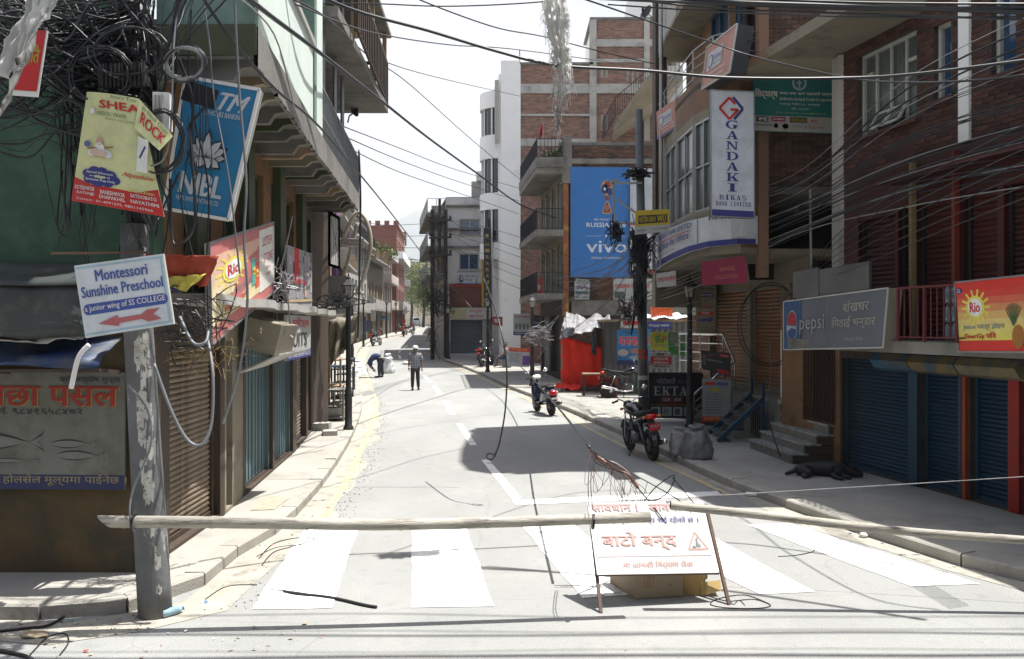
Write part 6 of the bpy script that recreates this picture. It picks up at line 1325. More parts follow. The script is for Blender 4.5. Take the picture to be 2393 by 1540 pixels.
def rem(name, label, px, **k):
    s = signpx(name, label, 'sign', px, OS, **k); s.rect(.10, .36, .62, .80, flat((.46, .46, .46))).disc(.22, .56, .09, .17, flat((.1, .12, .25)), 2).disc(.22, .56, .065, .125, flat((.46, .46, .46)), 3).text('City Express', .30, .50, .60, .68, flat((.1, .12, .3)), .01, 3).text('Money Transfer', .33, .42, .6, .48, BLK, .01, 3).text('विप्रेषण सेवा उपलब्ध छ', .2, .22, .8, .30, WHP, .01, 3).text('यहाँ रकम पठाईन्छ', .25, .10, .75, .17, WHP, .01, 3); return s
s = rem('transfer_sign', 'orange money transfer lightbox tilted beside the blue windows of the bank building', [(1652, 112, 16.4), (1722, 56, 14.6), (1704, 168, 14.6), (1640, 208, 16.4)], th=.3, side=IRON, frame=FWHT, fw=.03); s.done()
s = rem('transfer_sign', 'smaller orange money transfer sign with blue lower edge at the bank building corner', [(1533, 262, 20.5), (1592, 222, 18.4), (1594, 290, 18.4), (1535, 327, 20.5)], th=.06, side=GREYM); s.rect(0, 0, 1, .06, flat((.05, .07, .3)), 2); s.done()
s = signpx('transfer_board', 'yellow and white western money transfer board on the grey steel pole', 'sign', [(1485, 492, 18.3), (1565, 489, 18.3), (1564, 540, 18.3), (1484, 548, 18.3)], flat((.42, .42, .40)), th=.08, side=GREYM)
s.rect(0, .32, 1, 1, flat((.50, .36, .02))).rect(.08, .42, .93, .78, BLK, 2).text('WESTERN UNION', .10, .48, .58, .72, flat((.50, .36, .02)), .03, 3).text('WU', .63, .46, .88, .74, flat((.50, .36, .02)), .05, 3).text('MULTI REMIT', .05, .1, .3, .18, BLK, .02, 3).text('Money Transfer', .5, .1, .95, .2, BLK, .01, 3); s.done()
s = signpx('pink_sign', 'deep pink shop sign under the bank banner', 'sign', [(1638, 612, 16.6), (1740, 598, 16.0), (1747, 660, 16.0), (1640, 668, 16.6)], flat((.22, .010, .045)), th=.08, side=BEIGE); s.text('ISHWAZ', .42, .52, .75, .68, OS, .01).text('COLLECTION', .28, .22, .80, .36, OS, .01); s.done()
s = signpx('collection_board', 'tall cream board with blue arrow behind the right black lamp post', 'sign', [(1626, 668, 21.6), (1672, 668, 21.2), (1672, 778, 21.2), (1626, 780, 21.6)], flat((.20, .18, .12)), th=.05)
s.text('श्री गणेश', .15, .88, .95, .97, BLK, .03).rect(.1, .77, .9, .85, NAVY).text('मोबाइल सेन्टर', .15, .785, .85, .83, WHP, .01, 3).text('&', .45, .66, .55, .71, BLK, .02).text('आर. कलेक्शन', .1, .50, .9, .60, CRED, .03).rect(.1, .38, .9, .45, CRED).text('सम्पर्क', .3, .39, .7, .44, WHP, .01, 3)
s.poly([(.1, .26), (.65, .26), (.65, .21), (.9, .285), (.65, .36), (.65, .31), (.1, .31)], NAVY).text('माथि', .4, .1, .6, .16, BLK, .01); s.done()
CB = flat((.10, .11, .13)); s = signpx('cola_board', 'long grey blue cola board with sweet shop lettering above the marble steps', 'sign', [(1831, 705, 14.6), (2075, 673, 11.8), (2063, 812, 11.8), (1831, 817, 14.6)], CB, th=.22, side=BEIGE, frame=FWHT, fw=.02)
s.rect(0, 0, .20, 1, flat((.02, .07, .17)), 1).disc(.10, .48, .062, .32, flat((.35, .37, .40)), 2, 24).disc(.10, .48, .055, .29, flat((.02, .06, .18)), 3, 24).disc(.10, .52, .055, .25, flat((.33, .02, .02)), 4, 14, -10, 190).poly([(.046, .50), (.154, .47), (.154, .40), (.10, .44), (.046, .36)], flat((.35, .37, .40)), 5)
s.line(.48, 0, .48, 1, .012, flat((.2, .2, .2)), 2)
s.text('pepsi', .19, .30, .45, .66, flat((.28, .28, .29)), .0, 3).text('शंखधर', .63, .66, .86, .86, flat((.30, .29, .26)), .03).text('मिठाई भन्डार', .53, .34, .92, .58, flat((.30, .29, .26)), .03).text('मध्यपुर थिमी', .65, .12, .82, .2, flat((.30, .29, .26)), .01); s.done()
c = [P(2231, 660, 10.55), P(2560, 626, 8.3), P(2560, 824, 8.3), P(2240, 822, 10.55)]
s = juice('juice_sign', 'bright red juice sign with pineapple on the balcony rail at the right edge', c)
splash(s, .17, .62, .07, .15); s.disc(.035, .87, .022, .045, NAVY, 3).text('CG', .022, .845, .048, .895, WHP, .02, 4)
s.text('Juice मात्र होइन', .055, .30, .40, .40, flat((.25, .30, .26)), .05, 3).text('EnerGy पनि', .07, .17, .33, .27, CRED, .06, 3).disc(.50, .2, .045, .16, flat((.33, .13, .03)), 3)
for i in range(9): a = radians(50+i*10); s.line(.47, .35, .47+.09*cos(a), .35+.30*sin(a), .012, flat((.03, .09, .03)), 4)
for i in range(6): s.line(.46+.014*i, .08, .47+.014*i, .32, .004, flat((.5, .25, .04)), 5)
can(s, .62, .22, .08, .55, flat((.55, .03, .03))); can(s, .74, .2, .08, .6, flat((.6, .35, .03))); s.text('Rio', .42, .6, .58, .8, CRED, .05, 3) if 0 else None
s.done()
# world cup poster on the brick wall
PB = flat((.028, .15, .42)); Yp = 34.3; s = signpx('world_cup_poster', 'giant blue world cup phone poster on the brick wall', 'poster', [(1333, 390, Yp), (1471, 391, Yp), (1471, 648, Yp), (1333, 648, Yp)], PB, th=.06, side=WHP)
GD = flat((.45, .30, .10)); MR = flat((.22, .04, .03)); DB = flat((.02, .04, .16)); WP = flat((.55, .60, .66))
s.poly([(.55, .575), (.66, .575), (.695, .60), (.66, .66), (.62, .70), (.575, .66), (.54, .60)], GD, 1).poly([(.565, .585), (.655, .585), (.68, .605), (.65, .655), (.62, .685), (.585, .655), (.557, .605)], MR, 2).poly([(.56, .78), (.68, .78), (.65, .70), (.60, .70)], MR, 2)
s.disc(.62, .81, .115, .07, GD, 3).disc(.575, .80, .06, .045, DB, 4).disc(.66, .78, .05, .035, DB, 4).disc(.63, .845, .06, .03, MR, 4).line(.58, .62, .65, .66, .012, WP, 5).line(.59, .60, .66, .64, .012, WP, 5).disc(.575, .80, .02, .015, WP, 5, 8)
s.text('FIFA WORLD CUP', .40, .515, .78, .533, WP, .03).text('RUSSIA 2018', .27, .455, .93, .495, WP, .04).line(.27, .375, .52, .375, .012, WP).line(.68, .375, .93, .375, .012, WP).disc(.60, .375, .02, .015, WP, 1, 4)
s.text('vivo', .27, .225, .95, .33, WP, .02).text('OFFICIAL SMARTPHONE', .35, .165, .85, .185, WP, .02); s.done()
s = signpx('blank_sign', 'plain white panel strip right of the world cup poster with red and blue ends', 'sign', [(1472, 393, 34.2), (1526, 394, 34.2), (1524, 640, 34.2), (1472, 640, 34.2)], flat((.42, .44, .47)), th=.05); s.rect(0, 0, .5, .035, NAVY).rect(.5, 0, 1, .035, CRED).rect(0, .46, 1, .49, CRED).rect(.4, .46, 1, .475, NAVY, 2); s.done()
def notice(name, label, px, base, lines, hd=None, hdc=None, th=.02, extra=None):
    s = signpx(name, label, 'sign', px, base, th=th)
    if hd: s.rect(0, .86, 1, 1, hdc).text(hd, .08, .88, .92, .98, WHP, .02, 3)
    for l in lines: s.text(*l)
    if extra: extra(s)
    s.done(); return s
notice('wall_notice', 'green and white notice pasted on the brick wall below the world cup poster', [(1342, 650, 34.35), (1379, 652, 34.35), (1376, 700, 34.35), (1342, 700, 34.35)], flat((.36, .37, .38)), [('CAMP SAKHAR', .08, .74, .92, .84, flat((.05, .09, .09)), .02), ('यो पनि', .1, .04, .9, .18, flat((.05, .09, .09)), .02)], 'SCHOOL', flat((.04, .09, .08)),
       extra=lambda s: [s.disc(.2+.15*k, .55+.06*(k % 2), .07, .08, flat((.12, .09, .15)), 2) for k in range(5)]+[s.rect(.05, .25, .95, .4, flat((.05, .09, .11)), 2)])
notice('food_board', 'large white food shop board with red Devanagari words behind the steel pole', [(1433, 651, 29.2), (1560, 651, 29.2), (1560, 700, 29.2), (1433, 700, 29.2)], flat((.40, .42, .42)), [('मनकामना सेकुवा पसल', .03, .45, .66, .80, CRED, .03)], extra=lambda s: [s.rect(.02, .05, .2, .38, flat((.08, .1, .1)), 2), s.disc(.55, .22, .05, .12, flat((.35, .08, .03)), 2), s.disc(.8, .2, .1, .18, flat((.4, .1, .03)), 2)])
notice('hanging_banner', 'crooked white banner with red Devanagari words right of the steel pole', [(1533, 640, 17.4), (1578, 632, 17.4), (1580, 668, 17.4), (1535, 672, 17.4)], flat((.42, .41, .40)), [('एण्टरप्राईज', .05, .3, .95, .75, CRED, .04)])
notice('food_board', 'blue food shop board with big red Devanagari name in front of the tin stall', [(1441, 770, 29.0), (1520, 770, 29.0), (1520, 855, 29.0), (1441, 853, 29.0)], flat((.02, .14, .34)), [('मनकामना', .06, .54, 1.1, .78, WHP, .09), ('मनकामना', .06, .54, 1.1, .78, CRED, .05, 3), ('सेकुवा पसल', .2, .87, .8, .95, BLK, .01)], extra=lambda s: [s.rect(0, 0, 1, .14, flat((.02, .03, .10)), 2), s.disc(.18, .35, .16, .1, flat((.35, .3, .28)), 2), s.disc(.55, .40, .16, .08, flat((.30, .15, .12)), 2), s.disc(.55, .22, .2, .06, flat((.2, .3, .3)), 2)])
notice('price_board', 'narrow white board with red stripes left of the steel pole', [(1450, 702, 28.8), (1502, 702, 28.8), (1502, 767, 28.8), (1450, 767, 28.8)], flat((.38, .39, .40)), [('खाजा घर', .15, .8, .6, .9, CRED, .03), ('नाङ्लो', .1, .55, .6, .68, CRED, .03), ('यहाँ', .1, .38, .5, .5, flat((.3, .05, .02)), .03)], extra=lambda s: [s.poly([(.1, .12), (.8, .12), (.8, .05), (.98, .19), (.8, .33), (.8, .26), (.1, .26)], CRED, 2)])
notice('blue_strip_sign', 'dark blue strip sign on the tin wall right of the steel pole', [(1510, 752, 29.1), (1570, 752, 29.1), (1568, 768, 29.1), (1510, 770, 29.1)], NAVY, [('मिठाई पसल', .1, .3, .9, .7, WHP, .01)])
notice('yellow_notice', 'yellow notice with green lettering between the steel pole and the green notice', [(1518, 777, 23), (1560, 777, 23), (1560, 820, 23), (1518, 818, 23)], flat((.42, .40, .05)), [('हाम्रो', .25, .65, .6, .88, flat((.05, .2, .05)), .04), ('टिम', .3, .42, .8, .7, flat((.05, .2, .05)), .05), ('सेवा', .7, .55, .95, .85, CRED, .04), ('सम्पर्क गर्नुहोस्', .2, .22, .8, .3, flat((.05, .2, .05)), .01)])
notice('green_notice', 'green and white notice with pin mark beside the yellow notice', [(1561, 777, 22.8), (1600, 778, 22.8), (1600, 832, 22.8), (1562, 829, 22.8)], flat((.03, .20, .04)), [('खुल्ला', .25, .66, .8, .78, flat((.2, .35, .2)), .01)], extra=lambda s: [s.rect(.1, .5, .92, .95, flat((.16, .22, .17)), 2), s.disc(.5, .42, .14, .12, flat((.30, .36, .30)), 3), s.poly([(.38, .38), (.62, .38), (.5, .2)], flat((.30, .36, .30)), 3)])
notice('striped_notice', 'red and white striped photocopy notice above the black photocopy board', [(1519, 823, 22.6), (1567, 824, 22.6), (1570, 862, 22.6), (1519, 861, 22.6)], flat((.42, .42, .42)), [('यहाँ', .28, .78, .7, .97, BLK, .05), ('फोटोकपी', .15, .54, .85, .70, WHP, .04, 3), ('लेमीनेशन', .12, .30, .85, .46, WHP, .04, 3), ('गरिन्छ ।', .12, .06, .85, .22, BLK, .05)], extra=lambda s: [s.rect(0, .51, 1, .74, CRED, 2), s.rect(0, .27, 1, .49, CRED, 2)])
Ye = 21.0; s = signpx('photocopy_board', 'black photocopy shop board with white serif letters standing behind the right lamp post', 'sign', [(1517, 872, Ye), (1640, 872, Ye), (1638, 977, Ye), (1516, 975, Ye)], flat((.006, .007, .010)), th=.08, side=IRON, frame=IRON, fw=.04)
s.text('फोटोकपी', .14, .76, .50, .90, flat((.25, .25, .24)), .02).text('जेनेरल', .53, .76, .72, .86, flat((.10, .10, .10)), .02).serif('EKTA', .08, .50, .72, .70, flat((.40, .40, .38)), gap=.08)
for a, b in ((.24, .42), (.46, .62)): s.line(a, .35, b, .35, .012, CRED, 2).line(a, .46, b, .46, .012, CRED, 2).line(a, .35, a, .46, .01, CRED, 2).line(b, .35, b, .46, .01, CRED, 2)
s.text('COLOR', .26, .375, .40, .44, WHP, .01).text('A3/A4', .48, .375, .6, .44, WHP, .01).rect(.02, .28, .98, .30, flat((.3, .08, .01)), 2)
for i in range(4): a = .04+.21*i; s.rect(a, .04, a+.18, .24, flat((.32, .34, .33)), 2).rect(a+.03, .07, a+.13, .20, flat([(.03, .03, .03), (.18, .2, .2), (.06, .09, .09), (.03, .03, .03)][i]), 3)
s.done()
for a in ((1530, 975), (1620, 977)): m = MB(); m.beam(P(a[0], a[1]-5, 21.06), P(a[0], 985, 21.06), .05)
s = signpx('phone_board', 'dark digital phone board hung on the steel handrail', 'sign', [(1637, 818, 19.9), (1707, 826, 19.7), (1706, 880, 19.7), (1640, 862, 19.9)], flat((.03, .035, .04)), th=.03)
s.text('Digital Phone Pvt. Ltd.', .2, .5, .7, .6, WHP, .01).rect(.62, .80, .95, .92, CRED).text('हाम्रो सेवाहरू', .66, .82, .92, .90, WHP, .01, 3).rect(.28, .72, .55, .85, flat((.12, .02, .02))).rect(.55, .05, .95, .22, CRED).disc(.1, .5, .06, .3, flat((.15, .12, .10))); s.done()
s = signpx('service_notice', 'tall white service notice leaning under the steel handrail by the blue stairs', 'sign', [(1640, 885, 19.6), (1708, 888, 19.3), (1706, 985, 19.3), (1640, 985, 19.6)], flat((.24, .25, .25)), th=.03)
s.rect(0, .0, 1, .12, CRED).text('RAMRO PHOTO', .1, .03, .9, .1, flat((.5, .4, .05)), .02, 3).rect(.1, .86, .45, .93, CRED).rect(.5, .86, .9, .93, flat((.05, .08, .25))).rect(.3, .72, .6, .79, flat((.4, .33, .03)))
for i in range(8): s.text(['सेवा सुविधा', 'फोटो प्रिन्ट', 'भिडियो मिक्सिङ्ग', 'कार्ड छपाई', 'ब्यानर प्रिन्ट', 'लेमिनेसन', 'स्क्यान', 'इमेल'][i], .12, .64-i*.065, .12+.6-.04*(i % 3), .675-i*.065, BLK, .01)
s.done()
# vertical jewellery shop sign and smaller far signs
GT = flat((.33, .24, .08)); s = signpx('vertical_shop_sign', 'tall narrow black sign with golden vertical letters by the grey building', 'sign', [(1130, 532, 46), (1147, 532, 46), (1147, 716, 46), (1130, 716, 46)], flat((.012, .015, .02)), th=.25, side=IRON)
s.disc(.45, .90, .25, .022, GT)
for i, ch in enumerate('HIRABAJURA'): s.text(ch, .28, .765-i*.08, .68, .81-i*.08, GT, .04)
s.done()
s = signpx('yellow_strip_sign', 'narrow orange yellow sign edge beside the tall black sign', 'sign', [(1125, 598, 47), (1130, 598, 47), (1130, 715, 47), (1125, 715, 47)], flat((.45, .25, .02)), th=.1); s.done()
notice('cafe_sign', 'white sign with a dark portrait under the lower window of the grey building', [(1069, 637, 49.8), (1112, 637, 49.8), (1112, 664, 49.8), (1069, 663, 49.8)], flat((.42, .44, .47)), [('नेपाल कफी', .4, .6, .95, .8, BLK, .02), ('House', .4, .3, .8, .5, BLK, .01)], extra=lambda s: [s.disc(.2, .45, .12, .35, BLK, 2), s.disc(.22, .5, .06, .2, flat((.42, .44, .47)), 3), s.rect(0, 0, 1, .08, flat((.05, .15, .35)), 2)])
notice('shutter_sign', 'cream sign with red words over the slate blue shutter of the grey building', [(1046, 719, 49.6), (1146, 720, 49.6), (1146, 746, 49.6), (1046, 746, 49.6)], flat((.46, .42, .25)), [('राजेन्द्र', .5, .55, .8, .9, CRED, .04), ('फूल सेन्टर', .5, .1, .85, .45, CRED, .03)], extra=lambda s: [s.rect(.45, 0, 1, 1, flat((.48, .47, .44)), 1.5), s.disc(.12, .65, .06, .2, flat((.3, .2, .1)), 2)])
notice('mobile_board', 'white board with three green ovals and red words left of the red stall', [(1199, 733, 41), (1237, 733, 41), (1240, 785, 41), (1199, 783, 41)], flat((.40, .42, .42)), [('सिर्जना मोबाइल', .1, .78, .95, .92, CRED, .03), ('सम्पूर्ण सामान', .1, .03, .9, .12, WHP, .01, 3)], extra=lambda s: [s.rect(0, 0, 1, .16, NAVY, 2)]+[s.disc(.18+.22*k, .42, .08, .14, flat((.12, .16, .12)), 2) for k in range(4)])
notice('blue_board', 'small blue board with white words behind the lamp post left of the red stall', [(1240, 736, 40.8), (1290, 738, 40.8), (1290, 770, 40.8), (1240, 770, 40.8)], flat((.02, .07, .12)), [('भक्तपुर स्टोर', .2, .7, .8, .9, CRED, .02), ('मोबाइल मर्मत', .1, .35, .9, .55, WHP, .01)])
notice('leaning_notice', 'leaning red white and purple notice board on the pavement by the lamp post', [(1190, 812, 33.5), (1238, 814, 33.5), (1236, 858, 33.5), (1183, 856, 33.5)], flat((.34, .36, .38)), [('निःशुल्क', .1, .84, .9, .97, flat((.5, .4, .05)), .02, 3)]+[('सेवा सुविधा', .08, .66-.09*k, .6, .71-.09*k, BLK, .02) for k in range(6)], extra=lambda s: [s.rect(0, .80, 1, 1, CRED, 2), s.rect(.68, .1, 1, .6, flat((.13, .05, .25)), 2)])
notice('red_board', 'small red hanging board near the lamp post by the white building', [(1150, 740, 43), (1174, 740, 43), (1174, 762, 43), (1150, 760, 43)], flat((.22, .03, .03)), [('पसल', .2, .3, .8, .7, WHP, .03)])
notice('balcony_board', 'red board hanging from the lowest balcony of the poster building', [(1252, 655, 35), (1266, 648, 34.2), (1266, 690, 34.2), (1252, 694, 35)], flat((.35, .03, .03)), [('शोरुम', .2, .3, .8, .7, WHP, .02)])
for i, (px, py, Y, w_, h_, c) in enumerate(((872, 737, 66, 12, 26, (.4, .42, .42)), (866, 700, 62, 14, 18, (.42, .42, .42)), (887, 775, 72, 5, 14, (.35, .10, .06)), (944, 724, 100, 5, 22, (.45, .45, .45)), (949, 725, 102, 4, 18, (.45, .45, .45)), (945, 757, 100, 5, 22, (.4, .02, .03)), (898, 742, 84, 26, 12, (.25, .35, .45)), (859, 762, 58, 7, 26, (.05, .1, .25)))):
    notice('shop_sign', ['pale upright shop sign in the left row', 'square white shop sign above the distant pavement', 'small orange shop sign in the left row', 'narrow white sign on the brick red house', 'second narrow white sign on the brick red house', 'tall red vertical sign at the foot of the brick red house', 'low pale blue stall roof sign in the left row', 'navy blue upright sign in the left row'][i],
           [(px-w_/2, py-h_/2, Y), (px+w_/2, py-h_/2, Y), (px+w_/2, py+h_/2, Y), (px-w_/2, py+h_/2, Y)], flat(c), [('पसल' if w_ > h_ else '', .2, .3, .8, .7, BLK, .02)] if w_ > h_ else [])
# ---------------------------------------------------------------- stalls on the right pavement
t = thing('cloth_stall', 'stall wrapped in bright red cloth under crumpled grey plastic', 'stall', P(1360, 905, 31))
ys_ = 31; c = lambda px, py, Y=31: P(px, py, Y)
cloth(t, 'red_cloth', [c(1310, 782), c(1412, 815, 30.7), c(1412, 903, 30.7), c(1310, 903)], CLOTHR, am=.05, nu=22, nv=14, seed=3)
cloth(t, 'red_cloth', [c(1310, 782), c(1318, 776, 33), c(1318, 895, 33), c(1310, 903)], CLOTHR, am=.04, seed=9)
cloth(t, 'red_cloth', [c(1300, 895, 30.6), c(1360, 898, 30.4), c(1352, 912, 30.1), c(1296, 905, 30.3)], CLOTHR, am=.06, seed=11)
for a in ((1312, 31), (1411, 30.8), (1318, 33), (1420, 33)): m = MB(); p = c(a[0], 850, a[1]); m.beam((p.x, p.y, .1), (p.x, p.y, 2.3), .06); m.build('post', WOODP, t)
m = MB(); m.beam(c(1408, 870, 30.9), c(1412, 790, 30.9), .1); m.build('board', ORNG, t)
SP = M('silver_plastic', (.30, .30, .30), .35, .25, 3, .4, 14, c2=(.10, .10, .10), c2t=.58)
cloth(t, 'plastic_roof', [c(1318, 742, 33), c(1424, 735, 33), c(1430, 762, 30.2), c(1306, 790, 30.2)], SP, am=.13, nu=26, nv=16, seed=6)
cloth(t, 'plastic_roof', [c(1322, 730, 32), c(1350, 735, 32), c(1345, 768, 30.1), c(1318, 765, 30.1)], SP, am=.1, nu=14, nv=8, seed=16)
cloth(t, 'grey_rag', [c(1382, 775, 30.3), c(1392, 778, 30.3), c(1394, 832, 30.3), c(1380, 825, 30.1)], flat((.07, .08, .10)), am=.04, seed=2)
tk = thing('tin_stall', 'corrugated tin stall with a white plastic covered roof behind the parked motorbike', 'stall', P(1500, 900, 30))
m = MB(); x0_, x1_ = P(1412, 0, 29.6).x, P(1605, 0, 29.6).x; k = int((x1_-x0_)/.05)
vs = []
for i in range(k+1):
    x = x0_+(x1_-x0_)*i/k; vs += [(x, 29.6+.018*sin(i*pi/2), .13), (x, 29.6+.018*sin(i*pi/2), 2.62)]
m.add(vs, [(2*i, 2*i+2, 2*i+3, 2*i+1) for i in range(k)]); m.build('tin_wall', M('corrugated_tin', (.085, .09, .09), .5, .25, 2, .1, c2=(.12, .08, .05), c2t=.62), tk)
block(tk, [(x0_-.1, 29.3), (x1_+.1, 29.3), (x1_, 33), (x0_, 33)], 2.62, 2.70, WOODP, 'roof_sheet'); block(tk, [(x0_, 29.75), (x0_+.05, 29.75), (x0_+.05, 33), (x0_, 33)], .1, 2.6, WOOD, 'side_wall')
cloth(tk, 'roof_plastic', [V((4.4, 31.5, 2.85)), V((x1_+.1, 31.5, 2.95)), V((x1_+.1, 29.2, 2.74)), V((4.3, 29.2, 2.74))], M('white_plastic', (.62, .64, .66), .5, .1, 4, .3), am=.06, nu=20, nv=8, seed=13)
for i, (x, y, l) in enumerate(((5.22, 29.9, 'orange slatted plastic crate on the roof of the tin stall'),)):
    cr_ = thing('plastic_crate', l, 'crate', (x, y, 2.78)); CO = M('crate_orange', (.62, .10, .02), .5, .1)
    a0_, b0_ = V((x-.34, y-.22, 2.75)), V((x+.34, y+.22, 3.12))
    for nm, z0, z1 in (('rim', 3.07, 3.13), ('base', 2.75, 2.80)):
        m = MB(); q = [(a0_.x, a0_.y), (b0_.x, a0_.y), (b0_.x, b0_.y), (a0_.x, b0_.y)]
        for j in range(4): m.beam((*q[j], (z0+z1)/2), (*q[(j+1) % 4], (z0+z1)/2), .03, z1-z0)
        m.build(nm, CO, cr_)
    for j in range(9):
        m = MB(); xx = a0_.x+.04+.075*j; m.box((xx, a0_.y, 2.93), (.045, .02, .28)); m.build('slat', CO, cr_)
    m = MB(); m.box((a0_.x, y, 2.93), (.02, .4, .28)); m.box((b0_.x, y, 2.93), (.02, .4, .28)); m.box((x, b0_.y, 2.93), (.64, .02, .28)); m.build('side_panel', CO, cr_)
# small table, orange crates and green bag by the stall
t = thing('small_table', 'small wooden table draped in red beside the cloth stall', 'table', P(1385, 905, 28.6)); p = P(1370, 875, 28.6)
MB().box((p.x+.25, 28.7, .87), (.75, .5, .05)).build('table_top', WOODP, t)
for i, j in ((-1, -1), (1, -1), (-1, 1), (1, 1)): m = MB(); m.beam((p.x+.25+i*.33, 28.7+j*.2, .13), (p.x+.25+i*.33, 28.7+j*.2, .84), .04); m.build('leg', WOOD, t)
for i, (dx, z) in enumerate(((.62, .13), (.62, .45))):
    tt = thing('plastic_crate', ['lower orange red crate beside the small table', 'upper orange red crate stacked beside the small table'][i], 'crate', (p.x+dx, 28.3, z), 'orange crates by the small table'); CO2 = M('crate_red', (.40, .05, .015), .5, .1)
    m = MB(); xx, yy_ = p.x+dx+.1, 28.3
    for a, b in (((-.24, -.17), (.24, -.17)), ((.24, -.17), (.24, .17)), ((.24, .17), (-.24, .17)), ((-.24, .17), (-.24, -.17))):
        for zz in (.02, .10, .18, .27): m.beam((xx+a[0], yy_+a[1], z+zz), (xx+b[0], yy_+b[1], z+zz), .02, .045)
        m.beam((xx+a[0], yy_+a[1], z), (xx+a[0], yy_+a[1], z+.3), .03)
    m.build('lattice', CO2, tt); MB().box((xx, yy_, z+.02), (.46, .32, .02)).build('base', CO2, tt)
# ---------------------------------------------------------------- foreground: bamboo barrier, closed road sign, boxes
def bamboo(label, pts, r, nodes, cut=0):
    t = thing('bamboo_pole', label, 'bamboo pole', pts[0]); q = spline(pts, 10); rr = random.Random(int(r*1e4)+len(pts)); rad = []
    N = len(q)
    for i in range(N): f = i/(N-1); d = min(abs(f-n) for n in nodes); rad.append(r*(1-.12*f)*(1+.10*exp(-(d/.004)**2)-.035*exp(-(d/.02)**2)))
    q2 = []; r2 = []
    fine = resample(q, .02)
    for i, p in enumerate(fine): f = i/(len(fine)-1); d = min(abs(f-n) for n in nodes); q2.append(p); r2.append(r*(1-.12*f)*(1+.11*exp(-(d/.0035)**2)-.04*exp(-(d/.015)**2)))
    m = MB(); m.tube(q2, r2, 16, cap=False); o = m.build('culm', BAMB, t, smooth=True)
    if cut:
        for v in o.data.vertices:
            w0 = v.co+V(t.location)
            if (w0-pts[0]).length < .16: v.co.x += (pts[0].z+r-w0.z)*-1.0*0 + (-(w0.z-pts[0].z))*1.3*max(0, 1-(w0.x-pts[0].x)/.16)
    m = MB(); m.tube([fine[0]+V((.03 if cut else .005, 0, 0)), fine[0]+V((.035 if cut else .01, 0, 0))], r*.82, 14); m.build('hollow_end', DARK, t)  # near-black disc paints the shade inside the hollow culm
    m = MB(); m.tube([fine[-1], fine[-2]], r*.86, 12); m.build('cut_end', WOODP, t)
    return t
bamboo('long pale bamboo pole across the road from left pole to closed road sign', PX([(246, 1219, 7.05), (560, 1221, 7.12), (900, 1226, 7.2), (1200, 1219, 7.3), (1522, 1208, 7.42)]), .051, [.03, .19, .36, .53, .69, .86, .93], 1)
bamboo('darker bamboo pole running from behind the closed road sign out to the right edge', PX([(1566, 1180, 7.62), (1800, 1206, 7.6), (2100, 1240, 7.55), (2392, 1262, 7.5), (2800, 1292, 7.4)]), .040, [.12, .27, .40, .55, .62, .78, .9])
m = MB(); 
for px, Y in ((312, 7.05), (1384, 7.35)):
    for k in range(2): c = P(px+3*k, 1219, Y); m.tube([c+V((.004*sin(a), .062*cos(a), .062*sin(a))) for a in [i*2*pi/12 for i in range(13)]], .006, 5, cap=False)
m.tube(spline(PX([(1384, 1190, 7.3), (1380, 1120, 7.6), (1388, 1060, 8.2)]), 5), .004, 5); m.tube(spline(PX([(1376, 1185, 7.3), (1374, 1120, 7.6), (1384, 1055, 8.2)]), 5), .004, 5)
tag(m.build('tie_wire', CABLE), 'black tie wires lashing the long bamboo pole', 'wire', kind='stuff')
BW = flat((.70, .69, .66)); s = Sign('closed_road_sign', 'white road closed sign with faded red Devanagari words standing on two rusty legs', 'sign', [P(1372, 1173, 8.0), P(1642, 1170, 8.12), P(1679, 1338, 7.75), P(1395, 1343, 7.58)], BW, th=.012, side=GREYM, nu=6, nv=6)
FR = flat((.60, .34, .31)); s.text('सावधान !', .03, .86, .42, .97, FR, .05).text('सावधान !', .52, .86, .92, .97, FR, .05).text('सडक निर्माण कार्य भई रहेको छ ।', .03, .67, .92, .78, flat((.12, .13, .28)), .04)
s.text('बाटो बन्द', .08, .32, .70, .57, FR, .05).line(.02, .235, .97, .235, .006, flat((.5, .4, .4)))
for q in (((.79, .32), (.955, .32)), ((.955, .32), (.865, .555)), ((.865, .555), (.79, .32))): s.line(*q[0], *q[1], .016, FR)
s.disc(.872, .455, .010, .016, flat((.2, .22, .25)), 2).line(.872, .44, .862, .38, .014, flat((.2, .22, .25)), 2).line(.862, .38, .85, .345, .01, flat((.2, .22, .25)), 2).line(.862, .38, .885, .345, .01, flat((.2, .22, .25)), 2).line(.868, .42, .90, .36, .008, flat((.2, .22, .25)), 2).poly([(.82, .34), (.85, .34), (.835, .375)], flat((.2, .22, .25)), 2)
s.text('मां जानकी निर्माण सेवा', .22, .06, .80, .175, FR, .03); s.done()
LG = M('rusty_leg', (.12, .075, .055), .7, .3, 12, .2)
for a, b in (((1404, 1432), P(1376, 1180, 8.02)), ((1703, 1413), P(1648, 1178, 8.14))): g = G(*a); m = MB(); m.beam(g, b, .028, .028); m.build('leg', LG, s.o)
for a, b in ((P(1390, 1230, 8.0), (1440, 1352)), (P(1648, 1230, 8.1), (1650, 1350))): m = MB(); m.beam(a, G(*b), .022, .022); m.build('strut', LG, s.o)
m = MB(); m.beam(P(1395, 1343, 7.6), P(1679, 1339, 7.77), .022); m.build('cross_bar', LG, s.o)
CARD = M('cardboard', (.34, .27, .185), .85, .08, 3, .1, c2=(.26, .20, .13), c2t=.68); CARDY = M('cardboard_yellow', (.46, .32, .13), .85, .08, 3, .1)
t = thing('cardboard_box', 'brown cardboard box with fragile marks under the closed road sign', 'box', G(1540, 1398)); a, b, c_ = G(1484, 1401), G(1596, 1394), G(1425, 1363); a.z = b.z = c_.z = .005
